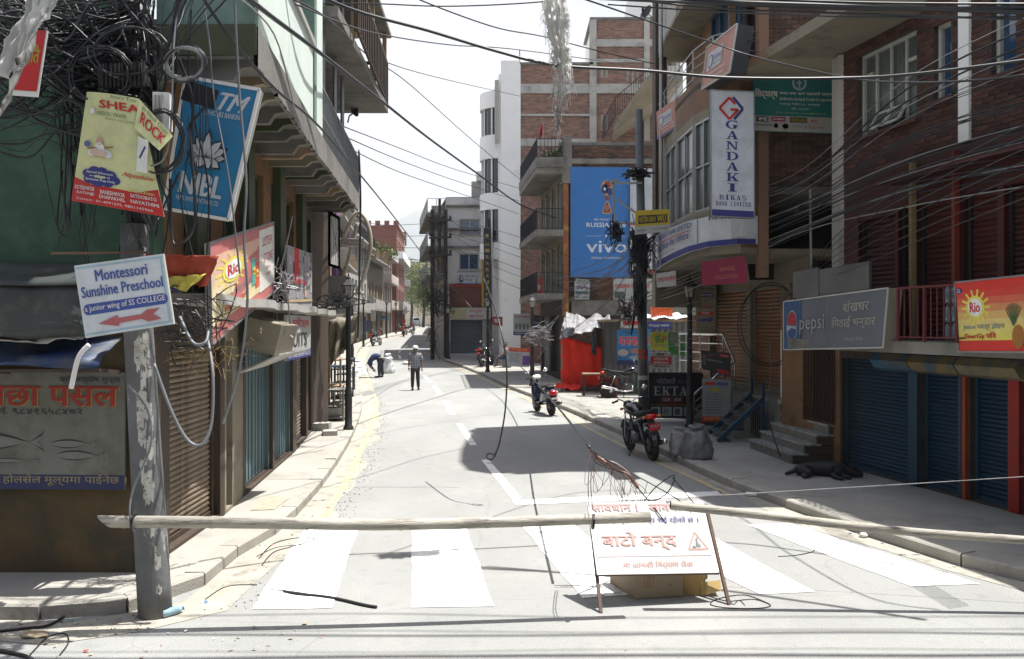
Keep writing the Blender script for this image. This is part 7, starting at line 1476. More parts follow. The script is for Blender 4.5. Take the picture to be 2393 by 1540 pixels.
d = b+(c_-a); H = V((0, 0, .34)); m = MB(); m.add([a, b, d, c_, a+H, b+H, d+H, c_+H], [(0, 1, 5, 4), (1, 2, 6, 5), (2, 3, 7, 6), (3, 0, 4, 7), (3, 2, 1, 0), (4, 5, 6, 7)]); m.build('carton', CARD, t)
f = Sign('', '', '', [a+H, b+H, b, a], CARD, th=-.001, parent=t, part='printed_face'); KR = flat((.30, .06, .05))
for q in ((.18, .55, .38, .56), (.18, .30, .38, .31), (.18, .80, .38, .81)): f.rect(*q, KR)
for q in ((.18, .30, .185, .81), (.375, .30, .38, .81)): f.rect(*q, KR)
f.disc(.27, .70, .04, .06, KR).rect(.265, .60, .275, .68, KR).rect(.24, .58, .30, .60, KR).rect(.24, .36, .25, .50, KR).rect(.29, .36, .30, .50, KR).rect(.22, .33, .32, .345, KR).text('विज', .70, .62, .80, .76, flat((.2, .05, .2)), .02).disc(.73, .33, .015, .03, flat((.05, .15, .1))); f.done()
t = thing('cardboard_box', 'yellowish opened cardboard box right of the brown one under the sign', 'box', G(1630, 1392)); a, b = G(1598, 1393), G(1622, 1392); c_ = G(1600, 1370); H = V((0, 0, .30))
q0, q1 = V((a.x, a.y+.02, .004)), V((b.x+.06, b.y, .004)); m = MB()
for p, r_ in ((q0, q1), (q1, q1+V((.03, .28, 0))), (q0, q0+V((-.01, .28, 0)))): m.add([p, r_, r_+H, p+H, p+V((0, .004, 0)), r_+V((0, .004, 0)), r_+H+V((0, .004, 0)), p+H+V((0, .004, 0))], [(0, 1, 2, 3), (7, 6, 5, 4), (3, 2, 6, 7)])
m.build('carton', CARDY, t)
m = MB(); m.add([q1+V((0, 0, .12)), q1+V((.19, .03, .13)), q1+V((.18, -.02, .05)), q1+V((.0, -.02, .0)), q1+V((.19, .12, .09))], [(0, 1, 2, 3), (0, 4, 1)]); o = m.build('flap', CARDY, t); o.modifiers.new('s', 'SOLIDIFY').thickness = .004
m = MB(); m.add([q1+V((0, .02, .30)), q1+V((.06, .02, .22)), q1+V((.03, .0, .06)), q1+V((0, 0, .0))], [(0, 1, 2, 3)]); o = m.build('flap', CARDY, t); o.modifiers.new('s', 'SOLIDIFY').thickness = .004
# twisted copper and black strands from the fallen cable to the sign
CU = M('copper_strand', (.30, .15, .11), .5, .2, 5, 0)
t = thing('frayed_cable', 'frayed bundle of pink copper strands hanging over the closed road sign', 'cable', P(1430, 1080, 8.3)); rr = random.Random(77)
m = MB(); m2 = MB()
for i in range(14):
    q = [(1380+rr.gauss(0, 2), 1052+rr.gauss(0, 2), 8.35), (1400+rr.gauss(0, 4), 1072+rr.gauss(0, 4), 8.35), (1432+rr.gauss(0, 4), 1090+rr.gauss(0, 5), 8.3), (1468+rr.gauss(0, 3), 1112+rr.gauss(0, 4), 8.25), (1490+rr.gauss(0, 2), 1140+rr.gauss(0, 2), 8.2)]
    (m if i % 3 else m2).tube(spline(PX(q), 6), .004, 4, cap=False)
for i in range(16):
    x = rr.uniform(1385, 1490); y = 1050+(x-1380)*.75; q = [(x, y, 8.3), (x+rr.gauss(0, 22), y+rr.uniform(20, 70), 8.28), (x+rr.gauss(10, 26), y+rr.uniform(30, 110), 8.25), (x+rr.gauss(0, 20), y+rr.uniform(0, 60), 8.3)]
    (m if i % 2 else m2).tube(spline(PX(q), 6), .0025, 4, cap=False)
for q in ([(1380, 1050, 8.35), (1440, 1088, 8.3), (1520, 1130, 8.25), (1600, 1180, 8.2), (1640, 1240, 8.15), (1648, 1262, 8.1)], [(1490, 1140, 8.2), (1520, 1170, 8.15), (1560, 1150, 8.1), (1575, 1110, 8.1), (1530, 1140, 8.15), (1500, 1180, 8.1)], [(1570, 1115, 8.1), (1600, 1150, 8.1), (1620, 1175, 8.05)], [(1490, 1140, 8.2), (1535, 1195, 8.0), (1560, 1230, 7.95)]): m2.tube(spline(PX(q), 6), .0055, 5)
m.build('copper_strands', CU, t, kind='stuff'); m2.build('black_strands', CABLE, t, kind='stuff')
# loose cables and litter on the road
def gtube(pxs, r, m): m.tube(spline([G(*p, r+.002) for p in pxs], 6), r, 6)
m = MB(); gtube([(662, 1381), (700, 1388), (745, 1392), (790, 1399), (850, 1413), (880, 1418)], .013, m); gtube([(633, 1378), (680, 1382), (760, 1394), (800, 1402)], .006, m)
tag(m.build('cable_offcut', RUB, smooth=True), 'short thick black cable offcut lying on the crosswalk', 'cable')
m = MB(); gtube([(1655, 1392), (1700, 1404), (1760, 1400), (1800, 1414), (1770, 1421), (1700, 1420), (1660, 1412), (1680, 1398), (1740, 1390), (1796, 1410)], .004, m); gtube([(1700, 1390), (1712, 1412), (1726, 1402), (1740, 1414)], .003, m)
tag(m.build('wire_loop', CABLE, smooth=True), 'thin loose wire loop on the road by the right leg of the closed road sign', 'wire')
m = MB(); gtube([(1818, 1300), (1860, 1297), (1900, 1288), (1898, 1278), (1880, 1274)], .004, m); tag(m.build('wire_scrap', CABLE, smooth=True), 'curved bit of wire on the road near the widest crosswalk stripe', 'wire')
m = MB(); gtube([(605, 1305), (640, 1270), (700, 1256), (735, 1260), (690, 1275), (640, 1290), (612, 1320)], .006, m); gtube([(600, 1300), (650, 1278), (720, 1272), (745, 1265)], .005, m); gtube([(480, 1400), (530, 1370), (600, 1366)], .005, m)
tag(m.build('wire_scrap', CABLE, smooth=True), 'tangled wire scraps in the left gutter beside the first crosswalk stripe', 'wire')
m = MB(); gtube([(0, 1475), (60, 1468), (110, 1462), (150, 1440), (190, 1405), (210, 1392)], .012, m); gtube([(0, 1520), (50, 1530), (75, 1540)], .014, m); gtube([(70, 1530), (110, 1490), (150, 1480), (160, 1500), (140, 1530)], .006, m)
tag(m.build('cable_offcut', RUB, smooth=True), 'old black cables lying over the kerb in the bottom left corner', 'cable')
def bottle(label, px, mat, cap, rz=0, r=.033, L=.2):
    p = G(*px, r+.002); t = thing('plastic_bottle', label, 'bottle', p); m = MB(); c_, s_ = cos(rz), sin(rz)
    m.lathe([(0, -L/2), (r, -L/2+.01), (r, L*.1), (r*.9, L*.15), (r, L*.2), (r*.9, L*.3), (r*.4, L*.45), (0, L*.45)], (0, 0, 0), 'X', 12); m.v = [(x*c_-y*s_+p.x, x*s_+y*c_+p.y, z+p.z) for x, y, z in m.v]; m.build('body', mat, t, smooth=True)
    m = MB(); m.lathe([(0, L*.44), (r*.42, L*.44), (r*.42, L*.53), (0, L*.53)], (0, 0, 0), 'X', 8); m.v = [(x*c_-y*s_+p.x, x*s_+y*c_+p.y, z+p.z) for x, y, z in m.v]; m.build('cap', cap, t)
bottle('white plastic bottle with blue cap in the right gutter', (1757, 1155), WHP, flat((.03, .12, .4)), -.3); bottle('pale blue crushed bottle at the foot of the left pole', (402, 1428), flat((.30, .45, .52)), flat((.04, .06, .35)), .9, .036)
m = MB(); p = G(2017, 1250, .03); m.lathe([(0, -.03), (.04, -.025), (.052, .0), (.03, .025), (0, .03)], tuple(p), n=10); tag(m.build('crushed_cup', WHP, smooth=True), 'crushed white paper cup under the darker bamboo pole', 'cup')
m = MB(); m.add([G(*q, .012+.02*(i % 2)) for i, q in enumerate([(47, 1478), (75, 1470), (108, 1474), (112, 1484), (85, 1490), (52, 1488)])], [tuple(range(6))]); tag(m.build('cardboard_scrap', CARD), 'flat brown cardboard scrap on the dusty ground in the bottom left corner', 'cardboard')
rr = random.Random(55); pal = [WHP, flat((.45, .1, .08)), flat((.08, .15, .4)), flat((.35, .28, .18)), flat((.1, .3, .25)), flat((.5, .45, .4))]
m = MB()
def scrap(p, s_, k):
    m.k = k; a = rr.uniform(0, 6.3); u = V((cos(a), sin(a), rr.uniform(-.2, .3)))*s_; v = V((-sin(a), cos(a), rr.uniform(-.2, .3)))*s_*rr.uniform(.3, .9); p = V(p)+V((0, 0, .012)); m.add([p-u, p-v, p+u*.8+V((0, 0, s_*.3)), p+v], [(0, 1, 2), (0, 2, 3)])
for _ in range(150):
    i = rr.randrange(6, nL//3); q = LKs[i]; d = abs(rr.gauss(0, .2)); scrap((q.x+d+.03, q.y-.02, zg(q.y)), rr.uniform(.008, .035), rr.choice([0, 0, 3, 3, 3, 1, 2, 4, 5]))
for _ in range(150):
    i = rr.randrange(3, nR//3); q = RKs[i]; d = abs(rr.gauss(0, .1)); scrap((q.x-d-.03, q.y-.02, zg(q.y)), rr.uniform(.008, .035), rr.choice([0, 3, 3, 3, 1, 2, 5]))
for _ in range(60): scrap((rr.uniform(-4.5, -1.5), rr.uniform(6.2, 7.3), 0), rr.uniform(.008, .03), rr.choice([0, 3, 3, 1, 4]))
for _ in range(60): scrap((rr.uniform(-2.5, 5), rr.uniform(6.2, 12), 0), rr.uniform(.004, .014), rr.choice([3, 3, 5]))
tag(m.build('litter', pal), 'small scraps of paper and plastic litter along both gutters', 'litter', kind='stuff')
m = MB()
for _ in range(1500):
    i = rr.randrange(8, nL//3); q = LKs[i]; s_ = rr.uniform(.003, .012); m.box((q.x+rr.gauss(.55, .12), q.y+rr.uniform(-.2, .2), zg(q.y)+s_*.5), (s_, s_, s_), rz=rr.random()*3)
tag(m.build('gravel', CONC), 'loose gravel along the left edge of the asphalt', 'gravel', kind='stuff')
# sacks of rubble, rubble and clutter on pavements
def sack(label, x, y, z, h, r, mat, seed):
    t = thing('sack', label, 'sack', (x, y, z), 'filled sacks on the right pavement'); m = MB(); prof = [(0, 0), (r*1.02, .0), (r*1.12, h*.08), (r*1.04, h*.3), (r*.90, h*.55), (r*.74, h*.76), (r*.5, h*.88), (r*.26, h*.93), (r*.42, h*1.02), (r*.34, h*1.08), (0, h*1.0)]
    prof = [tuple(V(a).lerp(V(b), k/4)) for a, b in zip(prof, prof[1:]) for k in range(4)]+[prof[-1]]; m.lathe(prof, (0, 0, 0), n=40); nv = []
    for a, b, c_ in m.v:
        an = atan2(b, a); d = 1+.22*noise.noise(V((a*6+seed, b*6, c_*5)))+.10*noise.noise(V((a*20, b*20, c_*9+seed)))+.05*sin(an*9+seed+3*sin(c_*14))*min(1, c_/h); nv.append((x+a*d*(1.15 if c_ < h*.8 else 1.5), y+b*d*.9, z+c_*(1+.06*noise.noise(V((a*8, b*8, seed))))))
    m.v = nv; m.build('bag', mat, t, smooth=True)
    blob((x, y, z+h*.94), r*.4, 10, seed, .006, mat).build('tie', mat, t, kind='stuff')
SK = M('sack_grey', (.14, .145, .15), .35, .3, 8, .6, 25, stretch=(1, 1, .3)); g = G(1630, 1072, .13); sack('large bulging grey woven sack beside the lamp post', g.x, g.y+.1, .12, .56, .24, SK, 3); g = G(1590, 1064, .13); sack('smaller pale woven sack left of the bulging grey one', g.x, g.y+.12, .12, .48, .17, M('sack_pale', (.26, .255, .245), .5, .3, 8, .6, 25), 9)
for i, (px, py, h, r) in enumerate(((836, 868, .5, .3), (845, 876, .35, .25), (828, 880, .4, .25))):
    g = G(px, py, .13); sack('white rubbish bag heaped on the left pavement, %s' % ['tallest one', 'nearest the road', 'leftmost one'][i], g.x, g.y, .12+zg(g.y), h, r, WHW, 20+i)
rr = random.Random(8)
for i, (px, py, w_, h_, l) in enumerate(((752, 1003, .35, .16, 'concrete block lying by the lamp post on the left pavement'), (770, 1015, .3, .1, 'smaller concrete block in front of the other by the left lamp post'), (772, 978, .5, .3, 'stone step by the wooden shop door on the left pavement'))):
    g = G(px, py, .13); m = MB(); m.box((g.x, g.y, .12+h_/2), (w_, w_*1.2, h_), rz=.3*i); tag(m.build('concrete_block', CONCP), l, 'block')
for i, (px, y, w_, h_, mt) in enumerate(((782, 23, .5, 1.5, WOODP), (792, 25.5, .45, 1.2, BLUEF), (800, 28, .5, 1.0, IRON), (790, 21.6, .4, .8, CONC), (806, 31, .5, 1.2, GSH))):
    x = (px-CX)/F*y; t = thing('stall_frame', ['leaning pale board against the left shopfronts', 'blue metal rack on the left pavement beyond the lamp', 'black metal rack farther along the left pavement', 'low concrete bin box on the left pavement', 'grey cabinet on the left pavement near the white bags'][i], 'rack', (x, y, .12))
    m = MB()
    for a, b in ((-1, -1), (1, -1), (1, 1), (-1, 1)): m.beam((x+a*w_/2, y+b*w_, .12), (x+a*w_/2, y+b*w_, .12+h_), .045)
    m.build('frame', mt, t)
    for k in range(3): MB().box((x, y, .2+k*(h_-.12)/2), (w_*.95, w_*1.95, .035)).build('shelf', mt, t)
t = thing('cloth_awning', 'tattered cream cloth awning hanging over the left pavement', 'awning', (-4.3, 20, 2.2)); cloth(t, 'cloth', PX([(770, 745, 20), (838, 735, 20), (825, 800, 20), (768, 855, 20)]), BEIGE, am=.2, seed=7)
# dusty shredded plastic hanging on the wire at the top centre
t = thing('shredded_plastic', 'long dusty shredded plastic sheet hanging from the cable against the sky', 'plastic sheet', P(1300, 0, 9.9)); m = MB(); rr = random.Random(3)
prof = [(-60, 1262, 1326), (0, 1265, 1322), (40, 1268, 1330), (80, 1278, 1326), (105, 1288, 1330), (150, 1290, 1336), (185, 1293, 1339), (205, 1294, 1336), (225, 1293, 1322), (245, 1296, 1312), (285, 1299, 1307), (308, 1302, 1304)]
rows = 90; cols = 14; vs = []
def pr(y):
    for a, b in zip(prof, prof[1:]):
        if y <= b[0]: f = (y-a[0])/(b[0]-a[0]); return a[1]+(b[1]-a[1])*f, a[2]+(b[2]-a[2])*f
    return prof[-1][1:]
for j in range(rows+1):
    y = -60+368*j/rows; l, r_ = pr(y); l += rr.gauss(0, 1.0); r_ += rr.gauss(0, 1.0)
    for i in range(cols+1):
        x = l+(r_-l)*i/cols; vs.append(P(x, y+rr.gauss(0, .3), 9.9+.10*sin(i*1.1+j*.05)+.05*noise.noise(V((i*.6, j*.25, 1)))))
fs = []
for j in range(rows):
    for i in range(cols):
        hole = noise.noise(V((i*.9, j*.28, 5))) > (.55 if j < 50 else .22) or (i in (0, cols-1) and rr.random() < .3)
        if not hole: fs.append((j*(cols+1)+i, j*(cols+1)+i+1, (j+1)*(cols+1)+i+1, (j+1)*(cols+1)+i))
m.add(vs, fs); m.build('sheet', PLAST, t, smooth=True)
m = MB()
for _ in range(170):
    j = rr.randrange(20, rows); y = -60+368*j/rows; l, r_ = pr(y); x = rr.choice([l, r_, rr.uniform(l, r_)]); p = P(x, y, 9.88); m.tube([p, p+V((rr.gauss(0, .02), 0, -rr.uniform(.02, .08))), p+V((rr.gauss(0, .03), 0, -rr.uniform(.08, .16)))], .0025, 3, cap=False)
m.build('shreds', PLAST, t, kind='stuff')
# prayer flag on the terrace
t = thing('small_flag', 'small red white flag on a pole on the terrace of the poster building', 'flag', P(1268, 330, 35)); MB().tube([P(1268, 345, 35), P(1269, 285, 35)], .015, 6).build('flag_pole', GREYM, t)
cloth(t, 'flag_cloth', PX([(1268, 290, 35), (1262, 300, 35), (1258, 325, 35), (1267, 315, 35)]), CRED, am=.05, seed=2)
# ---------------------------------------------------------------- motorbikes, scooter, van
def ring(R, r, n=28, k=8, w=1.0):
    m = MB(); vs = []
    for i in range(n):
        a = 2*pi*i/n
        for j in range(k): b = 2*pi*j/k; q = R+r*cos(b); vs.append((q*cos(a), r*w*sin(b), q*sin(a)))
    m.add(vs, [(i*k+j, i*k+(j+1) % k, ((i+1) % n)*k+(j+1) % k, ((i+1) % n)*k+j) for i in range(n) for j in range(k)]); return m
def shift(m, d, R=None):
    m.v = [tuple((R@V(v) if R else V(v))+V(d)) for v in m.v]; return m
def wheel(parent, x, R, r, spokes=10, fat=1.0):
    m = ring(R-r-.012, .014, 24, 6, 1.6)
    for i in range(spokes): a = 2*pi*i/spokes; m.beam((.03*cos(a), 0, .03*sin(a)), ((R-r-.015)*cos(a), 0, (R-r-.015)*sin(a)), .018, .02)
    m.lathe([(.0, -.05), (.05, -.045), (.05, .045), (0, .05)], axis='Y', n=12); m.lathe([(.0, .055), (.12, .055), (.12, .06), (0, .06)], axis='Y', n=16)
    w_ = shift(m, (x, 0, R)).build('wheel', ENG, parent, smooth=True)
    shift(ring(R-r, r, 30, 8, fat), (x, 0, R)).build('tyre', RUB, w_, smooth=True); return w_
REDPL = flat((.42, .01, .03))
def motorbike(name, label, loc, rz, paint, tall=1.0):
    t = thing(name, label, 'motorbike', (0, 0, 0), None); R = .30
    wheel(t, .66, R, .05, 10); wheel(t, -.64, R, .058, 10, 1.05)
    m = MB()
    for s in (-1, 1): m.tube([(.66, s*.085, R), (.52, s*.085, .62), (.42, s*.085, .92)], .021, 8)
    m.build('front_fork', CHRM, t, smooth=True)
    m = MB(); m.lathe([(R+.03, -.055), (R+.045, -.03), (R+.05, 0), (R+.045, .03), (R+.03, .055)], (.66, 0, R), 'Y', 14, radians(20), radians(150)); m.build('front_fender', paint, t, smooth=True)
    m = MB(); m.tube([(.42, 0, .80), (.15, 0, .78), (-.25, 0, .72), (-.70, 0, .82)], .026, 8); m.tube([(.42, 0, .78), (.28, 0, .35), (-.12, 0, .26), (-.2, 0, .45), (-.25, 0, .72)], .024, 8)
    for s in (-1, 1): m.tube([(-.15, s*.08, .32), (-.64, s*.09, R)], .022, 6)
    m.build('frame', IRON, t, smooth=True)
    m = MB(); m.loft([(.20, 0, .40, .07, .09), (.12, 0, .38, .13, .13), (-.08, 0, .36, .14, .12), (-.18, 0, .36, .09, .08)], 12, .6)
    for i in range(6): m.box((.13, 0, .50+.03*i), (.17, .19, .012))
    m.lathe([(0, -.16), (.09, -.155), (.1, -.12), (.1, .12), (.09, .155), (0, .16)], (-.03, 0, .35), 'Y', 14); m.build('engine', ENG, t, smooth=False)
    m = MB(); m.loft([(.40, 0, .88, .05, .05), (.34, 0, .90, .12, .10), (.20, 0, .90, .165, .125), (.02, 0, .87, .14, .11), (-.14, 0, .82, .08, .06)], 16, .8); tk_ = m.build('fuel_tank', paint, t, smooth=True)
    m = MB(); m.lathe([(0, 0), (.035, 0), (.035, .012), (0, .015)], (.17, 0, 1.02), n=12); m.build('fuel_cap', CHRM, tk_)
    m = MB(); m.loft([(-.08, 0, .84, .10, .03), (-.2, 0, .835, .13, .045), (-.42, 0, .85, .14, .05), (-.66, 0, .90, .11, .045), (-.74, 0, .91, .06, .025)], 14, .7); m.build('seat', RUB, t, smooth=True)
    m = MB()
    for s in (-1, 1): m.loft([(-.05, s*.11, .68, .02, .05), (-.25, s*.13, .70, .02, .07), (-.55, s*.11, .79, .02, .055), (-.78, s*.06, .86, .015, .03)], 8, .8)
    m.build('side_panel', paint, t, smooth=True)
    m = MB(); m.lathe([(R+.045, -.075), (R+.06, -.04), (R+.065, 0), (R+.06, .04), (R+.045, .075)], (-.64, 0, R+.02), 'Y', 12, radians(55), radians(178)); m.build('rear_fender', paint, t, smooth=True)
    m = MB(); m.tube([(-.62, .12, .92), (-.80, .11, .95), (-.86, 0, .96), (-.80, -.11, .95), (-.62, -.12, .92)], .014, 6); m.build('grab_rail', IRON, t, smooth=True)
    m = MB(); m.loft([(-.76, 0, .84, .09, .045), (-.84, 0, .84, .10, .05), (-.88, 0, .835, .08, .035)], 12, .6); m.build('tail_light', TAILR, t, smooth=True)
    m = MB(); m.box((-.93, 0, .66), (.01, .21, .13), ax=Matrix.Rotation(.2, 3, 'Y')); pl = m.build('number_plate', REDPL, t)
    f = Sign('', '', '', [V((-.949, .095, .715)), V((-.949, -.095, .715)), V((-.925, -.095, .605)), V((-.925, .095, .605))], REDPL, th=.002, parent=pl, part='plate_face'); f.n = V((-1, 0, -.2)).normalized(); f.text('बा ४२ प', .1, .55, .9, .88, WHP, .02, 1).text('७३६', .15, .1, .85, .48, WHP, .02, 1)
    for g_ in f.gr.values(): g_[0].build(g_[2], g_[1], pl)
    m = MB(); m.loft([(-.80, 0, .76, .05, .05), (-.92, 0, .62, .055, .09), (-.95, 0, .48, .05, .05)], 8, .6); m.build('mud_flap', RUB, t)
    for x, nm in ((-.84, 'indicator'), (.44, 'indicator')):
        for s in (-1, 1): m = MB(); m.lathe([(0, 0), (.012, 0), (.012, .07), (.03, .09), (.022, .13), (0, .14)], (0, 0, 0), 'Y', 8); m.v = [(a, s*b, c) for a, b, c in m.v]; shift(m, (x, s*.05, .84 if x < 0 else .88)).build(nm, M('amber', (.5, .18, .02), .2, .1, 3, 0), t, smooth=True)
    m = MB(); m.tube([(.16, -.12, .42), (.14, -.15, .24), (-.1, -.16, .2), (-.4, -.17, .26)], .022, 8); m.tube([(-.3, -.17, .24), (-.42, -.18, .28), (-.86, -.19, .36), (-.90, -.19, .365)], [.03, .05, .055, .045], 12); m.build('exhaust', CHRM if paint is GLOSS else ENG, t, smooth=True)
    m = MB()
    for s in (-1, 1): m.tube([(-.6, s*.12, .34), (-.42, s*.13, .72)], .028, 8)
    m.build('rear_shock', ENG, t, smooth=True)
    m = MB(); m.tube([(.30, .36, 1.04), (.37, .20, 1.08), (.42, .06, 1.0), (.42, -.06, 1.0), (.37, -.20, 1.08), (.30, -.36, 1.04)], .013, 6); hb = m.build('handlebar', CHRM, t, smooth=True)
    for s in (-1, 1): m = MB(); m.tube([(.30, s*.37, 1.04), (.335, s*.25, 1.06)], .02, 8); m.build('grip', RUB, hb)
    for s in (-1, 1):
        m = MB(); m.tube([(.37, s*.22, 1.08), (.36, s*.28, 1.20), (.35, s*.31, 1.24)], .007, 5); mr = m.build('mirror', IRON, t); m = MB(); m.lathe([(0, 0), (.06, .005), (.055, .02), (0, .03)], (0, 0, 0), 'X', 12); shift(m, (.34, s*.33, 1.26)).build('mirror_glass', CHRM, mr, smooth=True)
    m = MB(); m.lathe([(0, -.02), (.06, -.01), (.085, .05), (.08, .1), (0, .12)], (.45, 0, .90), 'X', 14); m.build('headlight', CHRM, t, smooth=True)
    m = MB(); m.loft([(.40, 0, .97, .10, .05), (.50, 0, .93, .10, .10), (.55, 0, .90, .07, .07)], 10, .8); m.build('cowl', paint, t, smooth=True)
    m = MB(); m.tube([(-.02, .12, .28), (-.06, .28, .02)], .014, 6); m.tube([(.02, -.25, .30), (.02, .25, .30)], .014, 6); m.build('side_stand', IRON, t)
    t.location = loc; t.rotation_euler = (radians(-7), 0, rz); return t
def heading(rear, front): return atan2(front.y-rear.y, front.x-rear.x)
r0, f0 = G(1526, 1076), G(1459, 1046)
mc = motorbike('motorbike', 'black motorbike with red tail lamp and red plate parked by the sacks', (0, 0, 0), 0, GLOSS)
h = heading(r0, f0); d = V((cos(h), sin(h), 0)); mc.location = r0+d*.64; mc.rotation_euler[2] = h
def cp(label, loc, rz, src=mc):
    c = copy_tree(src); c['label'] = label; c.location = loc; c.rotation_euler[2] = rz; return c
g = G(1421, 930, .12); c3 = cp('black motorbike standing sideways on the pavement in front of the tin stall', (g.x+.62, g.y, .12), radians(8))
for (px, py, a), l in zip(((880, 808, 75), (943, 787, 100), (956, 783, 60), (968, 773, 90)), ('lone dark motorbike parked at the far left kerb', 'nearer of the two dark motorbikes at the left kerb below the brick red house', 'farther of the two dark motorbikes at the left kerb below the brick red house', 'tiny dark motorbike beside the distant white van')):
    q = G(px, py); cp(l, (q.x, q.y, q.z), radians(a))
q = G(1137, 855, .12); cp('dark motorbike parked on the right pavement by the seated person', (q.x, q.y, q.z), radians(70)); q = G(1022, 815, .12); cp('dark motorbike in the shade behind the twin poles', (q.x, q.y, q.z), radians(80))
tt = thing('carrier_bag', 'green plastic bag hanging on the handlebar of the sideways motorbike', 'bag', (g.x+1.05, g.y-.12, .7))
m = MB(); m.lathe([(0, 0), (.12, .03), (.16, .15), (.13, .32), (.05, .45), (.02, .5)], (g.x+1.05, g.y-.2, .42), n=14); m.v = [(x+.03*noise.noise(V((x*14, y*14, z*9))), y, z) for x, y, z in m.v]; m.build('bag', M('green_bag', (.04, .25, .06), .35, .1, 4, 0), tt, smooth=True)
# scooter seen from behind
sc_ = thing('scooter', 'dark scooter with white front cowl, big red tail lamp and white plate seen from behind', 'scooter', (0, 0, 0)); t = sc_; BD = M('scooter_blue', (.015, .02, .045), .18, .1, 3, 0, spec=.8)
wheel(t, .62, .24, .055, 6, 1.1); wheel(t, -.58, .24, .06, 6, 1.2)
m = MB(); m.loft([(-.86, 0, .66, .08, .06), (-.80, 0, .62, .15, .14), (-.62, 0, .58, .19, .20), (-.35, 0, .55, .18, .20), (-.10, 0, .45, .14, .16), (.02, 0, .34, .12, .08)], 18, .8); m.build('rear_body', BD, t, smooth=True)
m = MB(); m.loft([(-.80, 0, .80, .09, .03), (-.6, 0, .82, .14, .05), (-.3, 0, .80, .15, .05), (-.02, 0, .77, .11, .04)], 14, .7); m.build('seat', RUB, t, smooth=True)
m = MB(); m.tube([(-.5, .13, .84), (-.78, .12, .88), (-.88, 0, .89), (-.78, -.12, .88), (-.5, -.13, .84)], .016, 6); m.build('grab_rail', IRON, t, smooth=True)
MB().box((.17, 0, .29), (.42, .30, .07)).build('floor_board', RUB, t)
m = MB(); m.loft([(.34, 0, .42, .17, .14), (.42, 0, .60, .19, .26), (.50, 0, .62, .14, .26), (.56, 0, .60, .07, .18)], 14, .7); m.build('leg_shield', BD, t, smooth=True)
m = MB(); m.tube([(.40, 0, .80), (.36, 0, .98)], .04, 8); m.tube([(.34, .34, 1.0), (.38, .15, 1.02), (.38, -.15, 1.02), (.34, -.34, 1.0)], .016, 6); m.build('handlebar', IRON, t, smooth=True)
m = MB(); m.loft([(.30, 0, 1.0, .09, .03), (.38, 0, 1.02, .13, .07), (.46, 0, 1.0, .10, .07), (.50, 0, .98, .05, .04)], 12, .8); m.build('headlight_cowl', WHP, t, smooth=True)
for s in (-1, 1):
    m = MB(); m.tube([(.37, s*.18, 1.02), (.37, s*.26, 1.16)], .007, 5); mr = m.build('mirror', IRON, t); m = MB(); m.lathe([(0, 0), (.065, .005), (.06, .02), (0, .03)], (0, 0, 0), 'X', 12); shift(m, (.36, s*.28, 1.2)).build('mirror_glass', CHRM, mr, smooth=True)
m = MB(); m.loft([(-.82, 0, .66, .10, .06), (-.88, 0, .65, .10, .07), (-.91, 0, .64, .07, .05)], 12, .7); m.build('tail_light', TAILR, t, smooth=True)
for s in (-1, 1): m = MB(); m.loft([(-.80, s*.13, .66, .035, .04), (-.86, s*.12, .66, .03, .035)], 8); m.build('indicator', M('clear_lens', (.5, .5, .45), .15, .05, 3, 0), t, smooth=True)
MB().box((-.93, 0, .47), (.01, .19, .12), ax=Matrix.Rotation(.25, 3, 'Y')).build('number_plate', flat((.5, .40, .42)), t)
m = MB(); m.loft([(-.84, 0, .52, .09, .05), (-.94, 0, .40, .08, .08), (-.96, 0, .30, .05, .03)], 8, .6); m.build('mud_flap', RUB, t)
m = MB(); m.tube([(-.2, -.13, .2), (-.5, -.17, .25)], .02, 8); m.tube([(-.42, -.18, .26), (-.5, -.19, .28), (-.84, -.20, .36)], [.03, .055, .05], 12); m.build('exhaust', ENG, t, smooth=True)
m = MB(); m.lathe([(.26, -.05), (.285, 0), (.26, .05)], (.62, 0, .25), 'Y', 12, radians(20), radians(150)); m.build('front_fender', BD, t, smooth=True)
m = MB(); m.tube([(.62, .06, .24), (.46, .06, .6)], .02, 6); m.tube([(.62, -.06, .24), (.46, -.06, .6)], .02, 6); m.build('front_fork', ENG, t, smooth=True)
m = MB(); m.tube([(-.05, .1, .22), (-.12, .25, .01)], .014, 6); m.build('side_stand', IRON, t)
q = G(1289, 971); h = radians(108); sc_.rotation_euler = (radians(-6), 0, h); sc_.location = (q.x+.58*cos(h), q.y+.58*sin(h), 0)
# distant white van
q = G(972, 764); t = thing('white_van', 'small white van far down the street at the bend', 'van', (0, 0, 0)); bx_ = MB()
def vsec(x, w_, h, z): return (x, 0, z, w_, h)
MB().loft([(-1.9, 0, .75, .70, .35), (-1.85, 0, .85, .80, .45), (-.9, 0, .9, .82, .5), (.9, 0, .9, .82, .5), (1.7, 0, .8, .8, .42), (1.9, 0, .7, .72, .32)], 16, .45).build('body', WHP, t, smooth=True)
MB().loft([(-1.8, 0, 1.45, .62, .30), (-1.6, 0, 1.55, .70, .38), (.7, 0, 1.55, .70, .38), (1.3, 0, 1.3, .66, .15)], 16, .45).build('cabin', WHP, t, smooth=True)
MB().box((-1.79, 0, 1.55), (.14, 1.1, .4)).build('rear_window', GLASS, t)
for s in (-1, 1): MB().box((-.3, s*.69, 1.55), (2.0, .05, .38)).build('side_window', GLASS, t)
for x in (-1.2, 1.2):
    for s in (-1, 1): shift(ring(.22, .08, 18, 6), (x, s*.74, .3)).build('wheel', RUB, t)
for s in (-1, 1): MB().box((-1.92, s*.62, .95), (.06, .14, .3)).build('tail_light', TAILR, t)
MB().box((-1.95, 0, .5), (.1, 1.4, .16)).build('bumper', GREYM, t)
t.location = q; t.rotation_euler = (0, 0, radians(98))
